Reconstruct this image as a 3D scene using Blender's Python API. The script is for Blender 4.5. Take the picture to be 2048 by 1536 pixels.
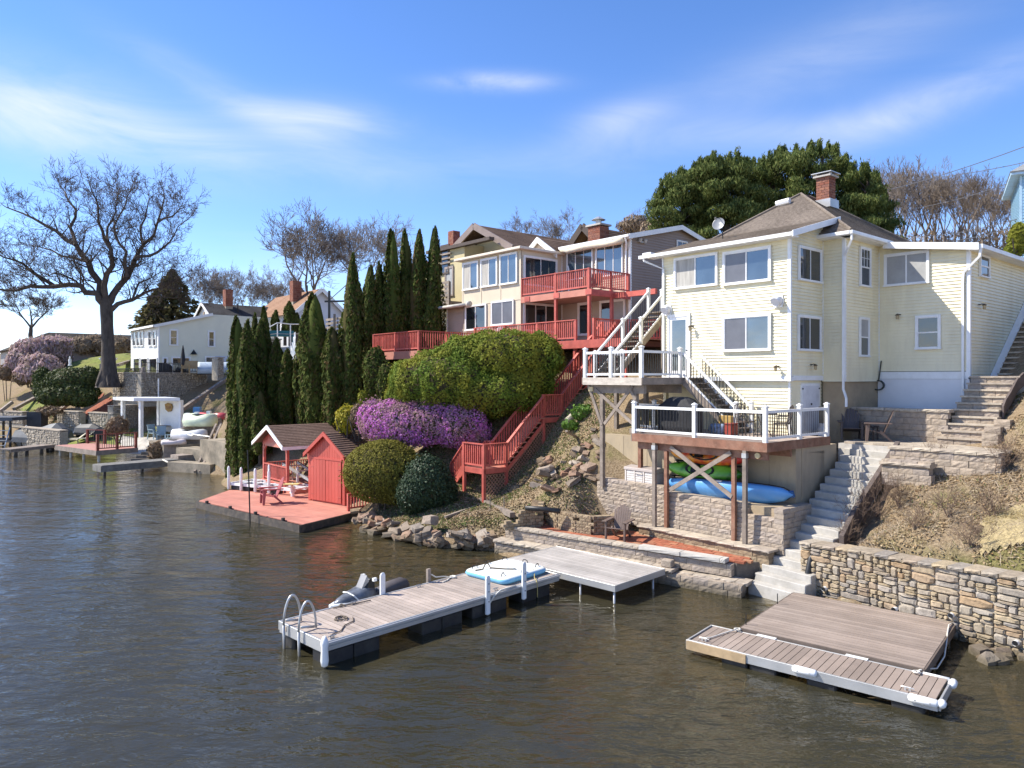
import bpy, bmesh, math, random
import numpy as np
from mathutils import Matrix, Vector, noise
for _o in list(bpy.data.objects): bpy.data.objects.remove(_o)
R = random.Random(7); NR = np.random.RandomState(11)
SC = bpy.context.scene; COL = SC.collection
# ---------------------------------------------------------------- camera, sky, sun, exposure
F, CX, HY, HC = 1470.0, 1024.0, 755.0, 6.0      # focal length / horizon in photograph pixels, eye height in metres
cam = bpy.data.cameras.new('camera'); co = bpy.data.objects.new('camera', cam); COL.objects.link(co)
co.location = (0, 0, HC); co.rotation_euler = (math.pi/2, 0, 0)
cam.sensor_width = 36; cam.lens = 36*F/2048; cam.shift_y = -13/2048; cam.clip_end = 2500; cam.clip_start = .1
SC.camera = co
SUN = Vector((-.976, .126, 1.0)).normalized()   # towards the sun: left, a touch behind
SC.view_settings.view_transform = 'Standard'; SC.view_settings.look = 'None'
SC.view_settings.gamma = 1; SC.view_settings.use_curve_mapping = False
SC.view_settings.exposure = 0.75
sl = bpy.data.lights.new('sun', 'SUN'); sl.energy = 5.0; sl.angle = math.radians(.5); sl.color = (1, .94, .83)
so = bpy.data.objects.new('sun', sl); COL.objects.link(so); so.rotation_euler = (-SUN).to_track_quat('-Z', 'Y').to_euler(); so.location = (-40, 0, 60)
W = bpy.data.worlds.new('World'); SC.world = W; W.use_nodes = True
nt = W.node_tree; nt.nodes.clear()
def N(nt, t, **k):
    n = nt.nodes.new(t)
    for a, b in k.items():
        if a.startswith('i_'):
            key = a[2:]; key = int(key) if key.isdigit() else key.replace('_', ' ')
            n.inputs[key].default_value = b
        else: setattr(n, a, b)
    return n
def LK(nt, a, b): nt.links.new(a, b)
def ramp(nt, fac, stops):
    r = N(nt, 'ShaderNodeValToRGB'); LK(nt, fac, r.inputs[0]); e = r.color_ramp.elements
    while len(e) < len(stops): e.new(.5)
    for x, (p, c) in zip(e, stops): x.position = p; x.color = (*c, 1) if len(c) == 3 else c
    return r.outputs[0]
sky = N(nt, 'ShaderNodeTexSky', sky_type='NISHITA', sun_disc=False, sun_elevation=math.asin(SUN.z), sun_rotation=math.atan2(SUN.x, SUN.y),
        altitude=1800, air_density=1.0, dust_density=.1, ozone_density=1.8)
hs0 = N(nt, 'ShaderNodeHueSaturation', i_Saturation=1.2, i_Value=1.0); LK(nt, sky.outputs[0], hs0.inputs['Color'])
hs = N(nt, 'ShaderNodeMixRGB', blend_type='MULTIPLY', i_0=1.0); LK(nt, hs0.outputs[0], hs.inputs[1]); hs.inputs[2].default_value = (1.04, .96, 1.09, 1)
# thin cirrus: stretched noise on the view direction flattened onto a high plane
tc = N(nt, 'ShaderNodeTexCoord'); sx = N(nt, 'ShaderNodeSeparateXYZ'); LK(nt, tc.outputs['Generated'], sx.inputs[0])
zz = N(nt, 'ShaderNodeMath', operation='MAXIMUM', i_1=.02); LK(nt, sx.outputs[2], zz.inputs[0])
za = N(nt, 'ShaderNodeMath', operation='ADD', i_1=.12); LK(nt, zz.outputs[0], za.inputs[0])
dx = N(nt, 'ShaderNodeMath', operation='DIVIDE'); LK(nt, sx.outputs[0], dx.inputs[0]); LK(nt, za.outputs[0], dx.inputs[1])
dy = N(nt, 'ShaderNodeMath', operation='DIVIDE'); LK(nt, sx.outputs[1], dy.inputs[0]); LK(nt, za.outputs[0], dy.inputs[1])
cb = N(nt, 'ShaderNodeCombineXYZ'); LK(nt, dx.outputs[0], cb.inputs[0]); LK(nt, dy.outputs[0], cb.inputs[1])
mp = N(nt, 'ShaderNodeMapping'); LK(nt, cb.outputs[0], mp.inputs[0])
mp.inputs['Rotation'].default_value = (0, 0, .25); mp.inputs['Scale'].default_value = (.55, .9, 1); mp.inputs['Location'].default_value = (3.1, 1.7, 0)
n1 = N(nt, 'ShaderNodeTexNoise', i_Scale=1.0, i_Detail=5.0, i_Roughness=.45, i_Distortion=1.2); LK(nt, mp.outputs[0], n1.inputs['Vector'])
n2 = N(nt, 'ShaderNodeTexNoise', i_Scale=.45, i_Detail=2.0); LK(nt, mp.outputs[0], n2.inputs['Vector'])
cm = N(nt, 'ShaderNodeMath', operation='MULTIPLY'); LK(nt, n1.outputs[0], cm.inputs[0]); LK(nt, n2.outputs[0], cm.inputs[1])
# long cirrus streaks: soft bands round fixed bearings, broken up by the same noise
def M_(op, a, b=None, c=None):
    n = N(nt, 'ShaderNodeMath', operation=op)
    for i, v in enumerate((a, b, c)):
        if v is None: continue
        if isinstance(v, (int, float)): n.inputs[i].default_value = v
        else: LK(nt, v, n.inputs[i])
    return n.outputs[0]
yy_ = M_('MAXIMUM', sx.outputs[1], .05); uu_ = M_('DIVIDE', sx.outputs[0], yy_); vv_ = M_('DIVIDE', sx.outputs[2], yy_)
acc = None
for px_, py_, sl_, ss_, an_, st_ in ((80,225,240,75,-10,.75),(330,285,260,38,-7,.5),(640,238,120,30,-6,.9),(450,190,190,26,-28,.4),(985,164,85,15,0,.95),(1240,240,80,30,14,.55),(1560,262,190,26,4,.4),(1830,215,240,34,22,.6),(1650,110,320,60,22,.28),(900,330,420,40,3,.2)):
    c_, s_ = math.cos(math.radians(an_)), math.sin(math.radians(an_)); du_ = M_('SUBTRACT', uu_, (px_-CX)/F); dv_ = M_('SUBTRACT', vv_, (HY-py_)/F)
    a_ = M_('ADD', M_('MULTIPLY', du_, c_*F/sl_), M_('MULTIPLY', dv_, s_*F/sl_)); b_ = M_('ADD', M_('MULTIPLY', du_, -s_*F/ss_), M_('MULTIPLY', dv_, c_*F/ss_))
    e_ = M_('MULTIPLY', M_('POWER', 2.718, M_('MULTIPLY', M_('ADD', M_('MULTIPLY', a_, a_), M_('MULTIPLY', b_, b_)), -.7)), st_); acc = e_ if acc is None else M_('ADD', acc, e_)
base_ = ramp(nt, cm.outputs[0], [(.24, (0, 0, 0)), (.52, (.6, .6, .6))])
n3_ = N(nt, 'ShaderNodeTexNoise', i_Scale=1.6, i_Detail=6.0, i_Roughness=.6, i_Distortion=.8); mp3 = N(nt, 'ShaderNodeMapping'); LK(nt, tc.outputs['Generated'], mp3.inputs[0]); mp3.inputs['Scale'].default_value = (2.2, 2.2, 8.0); LK(nt, mp3.outputs[0], n3_.inputs['Vector'])
wis_ = M_('MULTIPLY', M_('MULTIPLY', acc, .78), M_('MULTIPLY_ADD', n3_.outputs[0], 2.4, -.55)); cf = M_('MINIMUM', M_('ADD', M_('MAXIMUM', wis_, 0.0), M_('MULTIPLY', base_, .6)), .9)
mx = N(nt, 'ShaderNodeMixRGB'); LK(nt, cf, mx.inputs[0]); LK(nt, hs.outputs[0], mx.inputs[1]); mx.inputs[2].default_value = (4.3, 4.5, 4.8, 1)
bg = N(nt, 'ShaderNodeBackground', i_Strength=.142); LK(nt, mx.outputs[0], bg.inputs[0])
wo = N(nt, 'ShaderNodeOutputWorld'); LK(nt, bg.outputs[0], wo.inputs[0])
# ---------------------------------------------------------------- survey: a pixel of the photograph and a known height or depth give a point
def G(px, py, z):
    y = (HC-z)*F/(py-HY); return Vector(((px-CX)/F*y, y, z))
def P(px, py, y): return Vector(((px-CX)/F*y, y, HC-(py-HY)/F*y))
def frame(x, y, z=0, deg=0): return Matrix.Translation((x, y, z)) @ Matrix.Rotation(math.radians(deg), 4, 'Z')
I4 = Matrix.Identity(4)
# ---------------------------------------------------------------- objects
WM = {}; SHARED = {}
def _link(o, parent, mw, loc=None):
    COL.objects.link(o); WM[o] = mw
    if parent is not None:
        o.parent = parent; o.matrix_local = WM[parent].inverted() @ mw
    else: o.matrix_basis = mw
    return o
def tag(o, label, cat, group=None, kind=None):
    if label: o['label'] = label
    if cat: o['category'] = cat
    if group: o['group'] = group
    if kind: o['kind'] = kind
    return o
def thing(name, label, cat, m=I4, group=None):
    o = bpy.data.objects.new(name, None); o.empty_display_size = .2
    o['kind'] = 'thing'; return tag(_link(o, None, m), label, cat, group)
class MB:
    """collects boxes, bars, tubes and faces (through a frame) into one mesh"""
    def __init__(s, m=I4): s.m = m; s.v = []; s.f = []
    def add(s, vs, fs, m=None):
        b = len(s.v); mm = s.m @ m if m is not None else s.m
        s.v += [mm @ Vector(p) for p in vs]; s.f += [tuple(i+b for i in f) for f in fs]; return s
    def box(s, x0, x1, y0, y1, z0, z1, m=None):
        return s.add([(x0,y0,z0),(x1,y0,z0),(x1,y1,z0),(x0,y1,z0),(x0,y0,z1),(x1,y0,z1),(x1,y1,z1),(x0,y1,z1)],
                     [(0,3,2,1),(4,5,6,7),(0,1,5,4),(1,2,6,5),(2,3,7,6),(3,0,4,7)], m)
    def bar(s, p, q, w, h=None, up=(0,0,1)):
        h = h or w; p = Vector(p); q = Vector(q); d = (q-p); L = d.length; d.normalize(); up = Vector(up)
        x = d.cross(up)
        if x.length < 1e-3: x = d.cross(Vector((0,1,0)))
        x.normalize(); u = x.cross(d)
        vs = [e + x*a*w/2 + u*b*h/2 for e in (p, q) for a, b in ((-1,-1),(1,-1),(1,1),(-1,1))]
        return s.add(vs, [(3,2,1,0),(4,5,6,7),(0,1,5,4),(1,2,6,5),(2,3,7,6),(3,0,4,7)])
    def tube(s, pts, r, n=8, cap=True):
        pts = [Vector(p) for p in pts]; rs = r if isinstance(r, (list, tuple)) else [r]*len(pts)
        vs = []; fs = []; ref = None
        for i, p in enumerate(pts):
            d = (pts[min(i+1, len(pts)-1)] - pts[max(i-1, 0)]).normalized()
            if ref is None: ref = d.orthogonal().normalized()
            ref = (ref - d*ref.dot(d)); ref = ref.normalized() if ref.length > 1e-4 else d.orthogonal().normalized()
            b = d.cross(ref)
            vs += [p + (ref*math.cos(2*math.pi*k/n) + b*math.sin(2*math.pi*k/n))*rs[i] for k in range(n)]
            if i: fs += [((i-1)*n+k, (i-1)*n+(k+1) % n, i*n+(k+1) % n, i*n+k) for k in range(n)]
        if cap: fs += [tuple(range(n-1, -1, -1)), tuple(range(len(vs)-n, len(vs)))]
        return s.add(vs, fs)
    def prism(s, poly, z0, z1):
        n = len(poly); zt = z1 if isinstance(z1, (list, tuple)) else [z1]*n
        return s.add([(p[0], p[1], z0) for p in poly] + [(p[0], p[1], t) for p, t in zip(poly, zt)],
                     [tuple(range(n-1, -1, -1)), tuple(range(n, 2*n))] + [(i, (i+1) % n, (i+1) % n+n, i+n) for i in range(n)])
    def extr(s, poly, a, b, axis=1):
        """polygon in the plane across `axis` (x,z for axis 1; y,z for axis 0) swept from a to b"""
        n = len(poly)
        f = (lambda p, t: (p[0], t, p[1])) if axis == 1 else (lambda p, t: (t, p[0], p[1]))
        return s.add([f(p, a) for p in poly] + [f(p, b) for p in poly],
                     [tuple(range(n)), tuple(range(2*n-1, n-1, -1))] + [(i, i+n, (i+1) % n+n, (i+1) % n) for i in range(n)])
    def loft(s, rings, cap=True):
        n = len(rings[0]); vs = [p for r in rings for p in r]; fs = []
        for i in range(1, len(rings)): fs += [((i-1)*n+k, (i-1)*n+(k+1) % n, i*n+(k+1) % n, i*n+k) for k in range(n)]
        if cap: fs += [tuple(range(n-1, -1, -1)), tuple(range(len(vs)-n, len(vs)))]
        return s.add(vs, fs)
    def quad(s, *p): return s.add(p, [tuple(range(len(p)))])
    def lathe(s, prof, c=(0,0,0), n=12):
        c = Vector(c); return s.loft([[c+Vector((r*math.cos(2*math.pi*k/n), r*math.sin(2*math.pi*k/n), z)) for k in range(n)] for r, z in prof])
    def build(s, name, mat, parent=None, smooth=False, bevel=0, kind=None, fixn=True):
        me = bpy.data.meshes.new(name); org = WM[parent] if parent is not None else None
        if org is None:
            c = sum(s.v, Vector()) / max(1, len(s.v)); c.z = min(p.z for p in s.v); org = Matrix.Translation(c)
        inv = org.inverted(); me.from_pydata([inv @ p for p in s.v], [], s.f)
        if fixn or bevel:
            bm = bmesh.new(); bm.from_mesh(me)
            if fixn: bmesh.ops.recalc_face_normals(bm, faces=bm.faces)
            if bevel: bmesh.ops.bevel(bm, geom=[e for e in bm.edges if len(e.link_faces) == 2 and e.calc_face_angle(0) > .5], offset=bevel, segments=1, affect='EDGES', clamp_overlap=True)
            bm.to_mesh(me); bm.free()
        me.materials.append(mat)
        if smooth: me.polygons.foreach_set('use_smooth', [True]*len(me.polygons))
        o = bpy.data.objects.new(name, me); _link(o, parent, org)
        if kind: o['kind'] = kind
        return o
def npmesh(name, verts, faces_n, mat, parent=None, kind=None, smooth=False, m=None):
    """verts (N,3); faces of `faces_n` consecutive vertices each, or an index array"""
    org = WM[parent] if parent is not None else (m or I4)
    inv = np.array(org.inverted()); v = verts @ inv[:3, :3].T + inv[:3, 3]
    me = bpy.data.meshes.new(name)
    idx = np.arange(len(v)).reshape(-1, faces_n) if isinstance(faces_n, int) else np.asarray(faces_n)
    k = idx.shape[1]
    me.vertices.add(len(v)); me.vertices.foreach_set('co', v.astype(np.float32).ravel())
    me.loops.add(idx.size); me.loops.foreach_set('vertex_index', idx.astype(np.int32).ravel())
    me.polygons.add(len(idx)); me.polygons.foreach_set('loop_start', np.arange(0, idx.size, k, dtype=np.int32))
    me.polygons.foreach_set('loop_total', np.full(len(idx), k, np.int32))
    if smooth: me.polygons.foreach_set('use_smooth', np.ones(len(idx), bool))
    me.update(calc_edges=True); me.materials.append(mat)
    o = bpy.data.objects.new(name, me); _link(o, parent, org)
    if kind: o['kind'] = kind
    return o
def cube(mat):
    k = ('cube', mat.name)
    if k not in SHARED:
        b = .5; me = bpy.data.meshes.new('block')
        me.from_pydata([(x, y, z) for z in (-b, b) for x, y in ((-b,-b),(b,-b),(b,b),(-b,b))], [], [(0,3,2,1),(4,5,6,7),(0,1,5,4),(1,2,6,5),(2,3,7,6),(3,0,4,7)])
        me.materials.append(mat); SHARED[k] = me
    return SHARED[k]
def shared_obj(name, me, parent, mw, label=None):
    o = bpy.data.objects.new(name, me); _link(o, parent, mw)
    if label: o['label'] = label
    return o
def pc(name, mat, parent, m, c, s, rz=0.0, rx=0.0):
    """one separate piece: a block with its own edges"""
    mw = m @ Matrix.Translation(c) @ Matrix.Rotation(rz, 4, 'Z') @ Matrix.Rotation(rx, 4, 'X') @ Matrix.Diagonal((*s, 1))
    return shared_obj(name, cube(mat), parent, mw)
def pbar(name, mat, parent, m, p, q, w, h=None, roll=None):
    h = h or w; p = Vector(p); q = Vector(q); d = q-p; L = d.length; d.normalize()
    x = d.cross(Vector((0,0,1)))
    x = Vector((1,0,0)) if x.length < 1e-3 else x.normalized()
    u = x.cross(d); c = (p+q)/2
    mw = Matrix(((x.x*w, d.x*L, u.x*h, c.x), (x.y*w, d.y*L, u.y*h, c.y), (x.z*w, d.z*L, u.z*h, c.z), (0,0,0,1)))
    return shared_obj(name, cube(mat), parent, m @ mw)
def copy_thing(root, m, label=None, group=None):
    """a thing, its parts and their sub-parts, sharing mesh data"""
    r = root.copy(); _link(r, None, m)
    if label: r['label'] = label
    if group: r['group'] = group
    for ch in [o for o in WM if o.parent == root]:
        c = ch.copy(); COL.objects.link(c); c.parent = r; WM[c] = m @ WM[root].inverted() @ WM[ch]; c.matrix_local = ch.matrix_local
        for g in [o for o in WM if o.parent == ch]:
            d = g.copy(); COL.objects.link(d); d.parent = c; WM[d] = m @ WM[root].inverted() @ WM[g]; d.matrix_local = g.matrix_local
    return r
# ---------------------------------------------------------------- materials
MATS = {}
def _base(name):
    m = bpy.data.materials.new(name); m.use_nodes = True; t = m.node_tree
    return m, t, t.nodes['Principled BSDF']
def mat(name, col, rough=.6, var=.12, scale=2.0, bump=.0, bscale=25.0, rand=0.0, metal=0.0, spec=.4, stretch=(1,1,1), dirt=None, dscale=1.2, damt=.5, coat=0):
    if name in MATS: return MATS[name]
    m, t, b = _base(name); MATS[name] = m
    g = N(t, 'ShaderNodeNewGeometry'); mp = N(t, 'ShaderNodeMapping'); LK(t, g.outputs['Position'], mp.inputs[0]); mp.inputs['Scale'].default_value = stretch
    n = N(t, 'ShaderNodeTexNoise', i_Scale=scale, i_Detail=6.0, i_Roughness=.65); LK(t, mp.outputs[0], n.inputs['Vector'])
    c = ramp(t, n.outputs[0], [(.28, [max(0, x*(1-var*1.6)) for x in col]), (.72, [min(1, x*(1+var*1.2)) for x in col])])
    if dirt:
        n3 = N(t, 'ShaderNodeTexNoise', i_Scale=dscale, i_Detail=8.0, i_Roughness=.7); LK(t, mp.outputs[0], n3.inputs['Vector'])
        f = ramp(t, n3.outputs[0], [(.45, (0,0,0)), (.7, (damt,)*3)])
        x = N(t, 'ShaderNodeMixRGB'); LK(t, f, x.inputs[0]); LK(t, c, x.inputs[1]); x.inputs[2].default_value = (*dirt, 1); c = x.outputs[0]
    if rand:
        oi = N(t, 'ShaderNodeObjectInfo'); mr = N(t, 'ShaderNodeMapRange', i_3=1-rand, i_4=1+rand); LK(t, oi.outputs['Random'], mr.inputs[0])
        h = N(t, 'ShaderNodeHueSaturation'); LK(t, mr.outputs[0], h.inputs['Value']); LK(t, c, h.inputs['Color']); c = h.outputs[0]
    LK(t, c, b.inputs['Base Color']); b.inputs['Roughness'].default_value = rough; b.inputs['Metallic'].default_value = metal
    b.inputs['Specular IOR Level'].default_value = spec
    if coat: b.inputs['Coat Weight'].default_value = coat; b.inputs['Coat Roughness'].default_value = .1
    if bump:
        n2 = N(t, 'ShaderNodeTexNoise', i_Scale=bscale, i_Detail=4.0); LK(t, mp.outputs[0], n2.inputs['Vector'])
        bp = N(t, 'ShaderNodeBump', i_Strength=bump, i_Distance=.02); LK(t, n2.outputs[0], bp.inputs['Height']); LK(t, bp.outputs[0], b.inputs['Normal'])
    return m
def multi(name, cols, rough=.85, scale=6.0, bump=.5, bscale=18.0, spec=.25):
    """stone-like: each object takes its own colour from the list, with grain on top"""
    if name in MATS: return MATS[name]
    m, t, b = _base(name); MATS[name] = m
    oi = N(t, 'ShaderNodeObjectInfo'); r = ramp(t, oi.outputs['Random'], [(i/len(cols), c) for i, c in enumerate(cols)])
    g = N(t, 'ShaderNodeNewGeometry'); n = N(t, 'ShaderNodeTexNoise', i_Scale=scale, i_Detail=8.0, i_Roughness=.7); LK(t, g.outputs['Position'], n.inputs['Vector'])
    v = ramp(t, n.outputs[0], [(.3, (.66,.65,.63)), (.7, (1.2,1.17,1.13))])
    x = N(t, 'ShaderNodeMixRGB', blend_type='MULTIPLY', i_0=1.0); LK(t, r, x.inputs[1]); LK(t, v, x.inputs[2])
    sz_ = N(t, 'ShaderNodeSeparateXYZ'); LK(t, g.outputs['Position'], sz_.inputs[0]); jz = N(t, 'ShaderNodeMath', operation='MULTIPLY_ADD', i_1=-.35); LK(t, n.outputs[0], jz.inputs[0]); LK(t, sz_.outputs[2], jz.inputs[2])   # algae and wet below the splash line
    wet = N(t, 'ShaderNodeMapRange', i_1=-.12, i_2=.12, i_3=.75, i_4=0.0); LK(t, jz.outputs[0], wet.inputs[0]); wx = N(t, 'ShaderNodeMixRGB'); LK(t, wet.outputs[0], wx.inputs[0]); LK(t, x.outputs[0], wx.inputs[1]); wx.inputs[2].default_value = (.075,.065,.04,1); LK(t, wx.outputs[0], b.inputs['Base Color'])
    n2 = N(t, 'ShaderNodeTexNoise', i_Scale=bscale, i_Detail=6.0); LK(t, g.outputs['Position'], n2.inputs['Vector'])
    bp = N(t, 'ShaderNodeBump', i_Strength=bump, i_Distance=.03); LK(t, n2.outputs[0], bp.inputs['Height']); LK(t, bp.outputs[0], b.inputs['Normal'])
    b.inputs['Roughness'].default_value = rough; b.inputs['Specular IOR Level'].default_value = spec
    return m
def leaf(name, cols, rough=.55, trans=.25, spec=.3, big=None):
    """every leaf card takes its own colour; light passes through it a little"""
    if name in MATS: return MATS[name]
    m, t, b = _base(name); MATS[name] = m
    g = N(t, 'ShaderNodeNewGeometry'); fac = g.outputs['Random Per Island']
    c = ramp(t, fac, [(i/max(1, len(cols)-1), x) for i, x in enumerate(cols)])
    if big:
        n = N(t, 'ShaderNodeTexNoise', i_Scale=big[1], i_Detail=3.0); LK(t, g.outputs['Position'], n.inputs['Vector'])
        f = ramp(t, n.outputs[0], [(.42, (0,0,0)), (.6, (.85,.85,.85))]); x = N(t, 'ShaderNodeMixRGB')
        LK(t, f, x.inputs[0]); LK(t, c, x.inputs[1]); x.inputs[2].default_value = (*big[0], 1); c = x.outputs[0]
    LK(t, c, b.inputs['Base Color']); b.inputs['Roughness'].default_value = rough; b.inputs['Specular IOR Level'].default_value = spec
    if trans:
        tr = N(t, 'ShaderNodeBsdfTranslucent'); LK(t, c, tr.inputs[0]); ms = N(t, 'ShaderNodeMixShader', i_0=trans)
        LK(t, b.outputs[0], ms.inputs[1]); LK(t, tr.outputs[0], ms.inputs[2]); LK(t, ms.outputs[0], t.nodes['Material Output'].inputs[0])
    return m
def shingle(name, c1, c2, sc=1.0):
    if name in MATS: return MATS[name]
    m, t, b = _base(name); MATS[name] = m
    g = N(t, 'ShaderNodeNewGeometry'); n = N(t, 'ShaderNodeTexNoise', i_Scale=9.0*sc, i_Detail=3.0); LK(t, g.outputs['Position'], n.inputs['Vector'])
    n2 = N(t, 'ShaderNodeTexNoise', i_Scale=.7, i_Detail=6.0); LK(t, g.outputs['Position'], n2.inputs['Vector'])
    a = N(t, 'ShaderNodeMath', operation='MULTIPLY_ADD', i_1=.6, i_2=-.05); LK(t, n.outputs[0], a.inputs[0])
    a2 = N(t, 'ShaderNodeMath', operation='MULTIPLY_ADD', i_1=.55); LK(t, n2.outputs[0], a2.inputs[0]); LK(t, a.outputs[0], a2.inputs[2])
    LK(t, ramp(t, a2.outputs[0], [(.35, c1), (.72, c2)]), b.inputs['Base Color']); b.inputs['Roughness'].default_value = .9; b.inputs['Specular IOR Level'].default_value = .2
    return m
def glassy(name, col, rough=.04, spec=.6, refl=2.1):
    if name in MATS: return MATS[name]
    m, t, b = _base(name); MATS[name] = m
    g = N(t, 'ShaderNodeNewGeometry'); n = N(t, 'ShaderNodeTexNoise', i_Scale=.9, i_Detail=2.0); LK(t, g.outputs['Position'], n.inputs['Vector'])
    LK(t, ramp(t, n.outputs[0], [(.35, [x*.6 for x in col]), (.7, [x*1.3 for x in col])]), b.inputs['Base Color'])
    b.inputs['Roughness'].default_value = rough; b.inputs['Specular IOR Level'].default_value = spec; b.inputs['IOR'].default_value = refl
    bp = N(t, 'ShaderNodeBump', i_Strength=.012, i_Distance=.3); n2 = N(t, 'ShaderNodeTexNoise', i_Scale=1.6); LK(t, g.outputs['Position'], n2.inputs['Vector'])
    LK(t, n2.outputs[0], bp.inputs['Height']); LK(t, bp.outputs[0], b.inputs['Normal'])
    return m
YEL = mat('yellow_siding', (.82,.75,.535), .5, .05, .8, dirt=(.5,.42,.27), dscale=1.5, damt=.34, stretch=(1,1,.3))
TAN = mat('tan_siding', (.46,.37,.29), .55, .06, .8); TANP = mat('cream_panel', (.62,.53,.40), .55, .05, .6)
WHT = mat('white_trim', (.80,.80,.79), .4, .04, 1.5, dirt=(.5,.48,.44), dscale=2.5, damt=.25)
VINYL = mat('white_vinyl', (.80,.80,.785), .35, .04, 1.5, dirt=(.52,.50,.44), dscale=3.5, damt=.3)
REDP = mat('red_deck_paint', (.52,.118,.09), .55, .16, 2.5, rand=.14, dirt=(.22,.05,.04), dscale=3, damt=.35)
REDF = mat('faded_red_deck', (.48,.20,.145), .7, .14, .9, rand=.10, dirt=(.36,.12,.09), dscale=1.4, damt=.5)
SHEDR = mat('shed_red', (.50,.085,.06), .6, .16, 1.6, rand=.10, dirt=(.34,.08,.06), dscale=1.6, damt=.5, stretch=(1,1,.4))
GREYW = mat('weathered_wood', (.27,.22,.18), .8, .25, 3, .3, 30, .15, stretch=(1,1,1), dirt=(.12,.10,.08), dscale=2, damt=.5)
BRWNW = mat('brown_stained_wood', (.22,.10,.06), .65, .25, 4, .2, 30, dirt=(.36,.22,.15), dscale=2.2, damt=.6)
ALU = mat('aluminium', (.52,.52,.51), .4, .15, 2, 0, metal=.5, dirt=(.3,.28,.25), dscale=4, damt=.4)
BLK = mat('black_metal', (.015,.015,.016), .4, .1); DKP = mat('black_plastic', (.02,.02,.022), .45, .2, 3, dirt=(.10,.09,.07), dscale=2, damt=.4)
COMP = mat('composite_board', (.39,.32,.27), .7, .16, 1.2, .15, 60, .15, dirt=(.24,.20,.17), dscale=1.3, damt=.45, stretch=(1,1,1))
COMPD = mat('dark_composite_board', (.27,.212,.172), .72, .12, 1.0, .15, 60, .12, dirt=(.40,.33,.28), dscale=.6, damt=.35)
COMPG = mat('grey_composite_board', (.42,.385,.35), .7, .14, 1.2, .15, 60, .13, dirt=(.28,.25,.22), dscale=1.1, damt=.4)
CONC = mat('concrete', (.48,.45,.41), .85, .15, 1.5, .3, 40, 0, dirt=(.22,.20,.18), dscale=1.8, damt=.55)
CONCT = mat('tan_concrete', (.40,.31,.20), .9, .15, .8, .3, 30, 0, dirt=(.16,.13,.10), dscale=.9, damt=.6)
CONCS = mat('pale_step_concrete', (.43,.405,.365), .85, .12, 2.2, .35, 35, .05, dirt=(.27,.25,.21), dscale=2.6, damt=.6)
BLOCK = multi('garden_block', [(.33,.275,.22),(.37,.31,.25),(.30,.25,.205),(.40,.33,.26),(.34,.29,.25)])
PLANB = multi('small_wall_block', [(.33,.26,.17),(.27,.21,.14),(.38,.30,.20),(.24,.18,.12)])
CAPST = multi('cap_stone', [(.42,.36,.29),(.36,.31,.26),(.47,.41,.33)], bump=.3)
PAVER = multi('red_paver', [(.33,.11,.06),(.40,.14,.08),(.29,.10,.06),(.42,.22,.13),(.36,.12,.07)], bump=.25)
FIELD = multi('field_stone', [(.34,.285,.21),(.29,.26,.225),(.37,.30,.20),(.32,.28,.235),(.39,.34,.27),(.26,.24,.22),(.36,.25,.145),(.33,.30,.265),(.40,.32,.22),(.31,.26,.20)], scale=7)
ROCK = multi('shore_rock', [(.21,.155,.11),(.27,.195,.12),(.17,.14,.115),(.30,.235,.175),(.25,.14,.09),(.33,.28,.23)], scale=5)
MORT = mat('mortar', (.36,.315,.25), .95, .2, 5, .6, 30)
BRICK = multi('chimney_brick', [(.27,.10,.065),(.22,.08,.055),(.32,.15,.10),(.24,.11,.085)], scale=9)
SHG = shingle('grey_brown_shingle', (.13,.105,.085), (.27,.225,.185)); SHB = shingle('brown_shingle', (.07,.045,.032), (.20,.13,.09))
SHK = shingle('charcoal_shingle', (.03,.03,.03), (.09,.085,.085)); SHO = shingle('orange_brown_shingle', (.22,.125,.075), (.36,.22,.145))
SHR = shingle('gazebo_shingle', (.09,.055,.042), (.21,.14,.11))
GLS = glassy('window_glass', (.045,.065,.085)); GLSD = glassy('dark_window_glass', (.018,.02,.024), .05, .5, 1.9)
SCRN = mat('window_screen', (.11,.11,.125), .35, .15, 1.5, spec=.9); BLIND = mat('window_blind', (.35,.35,.34), .6, .1, 2)
CURT = mat('curtain', (.42,.40,.36), .8, .2, 3, stretch=(3,3,.3))
ROPE = mat('rope', (.46,.38,.27), .9, .2, 20); BARK = mat('oak_bark', (.085,.068,.055), .9, .35, 5, .8, 14, stretch=(1,1,.3))
BARKG = mat('grey_twigs', (.21,.175,.15), .9, .25, 3); BARKB = mat('brown_twigs', (.17,.115,.08), .9, .3, 3)
# ---------------------------------------------------------------- building helpers
def rough_block(mat, k=0):
    key = ('rough', mat.name, k % 3)
    if key not in SHARED:
        r = random.Random(k % 3 + 50); nx, nz = 5, 4; vs = []; fs = []
        for j in range(nz):
            for i in range(nx):
                e = i in (0, nx-1) or j in (0, nz-1)
                vs.append((-.5+i/(nx-1), -.475 if e else -.5-r.uniform(-.02, .035), -.5+j/(nz-1)))
        fs = [(j*nx+i, j*nx+i+1, (j+1)*nx+i+1, (j+1)*nx+i) for j in range(nz-1) for i in range(nx-1)]
        b = len(vs); vs += [(-.5,.5,-.5),(.5,.5,-.5),(.5,.5,.5),(-.5,.5,.5)]
        top = [(nz-1)*nx+i for i in range(nx)]; bot = list(range(nx)); lf = [j*nx for j in range(nz)]; rt = [j*nx+nx-1 for j in range(nz)]
        fs += [tuple(top+[b+2, b+3]), tuple(bot[::-1]+[b, b+1]), tuple(lf+[b+3, b]), tuple(rt[::-1]+[b+1, b+2]), (b+1, b, b+3, b+2)]
        me = bpy.data.meshes.new('block'); me.from_pydata(vs, [], fs); me.materials.append(mat); SHARED[key] = me
    return SHARED[key]
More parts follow.
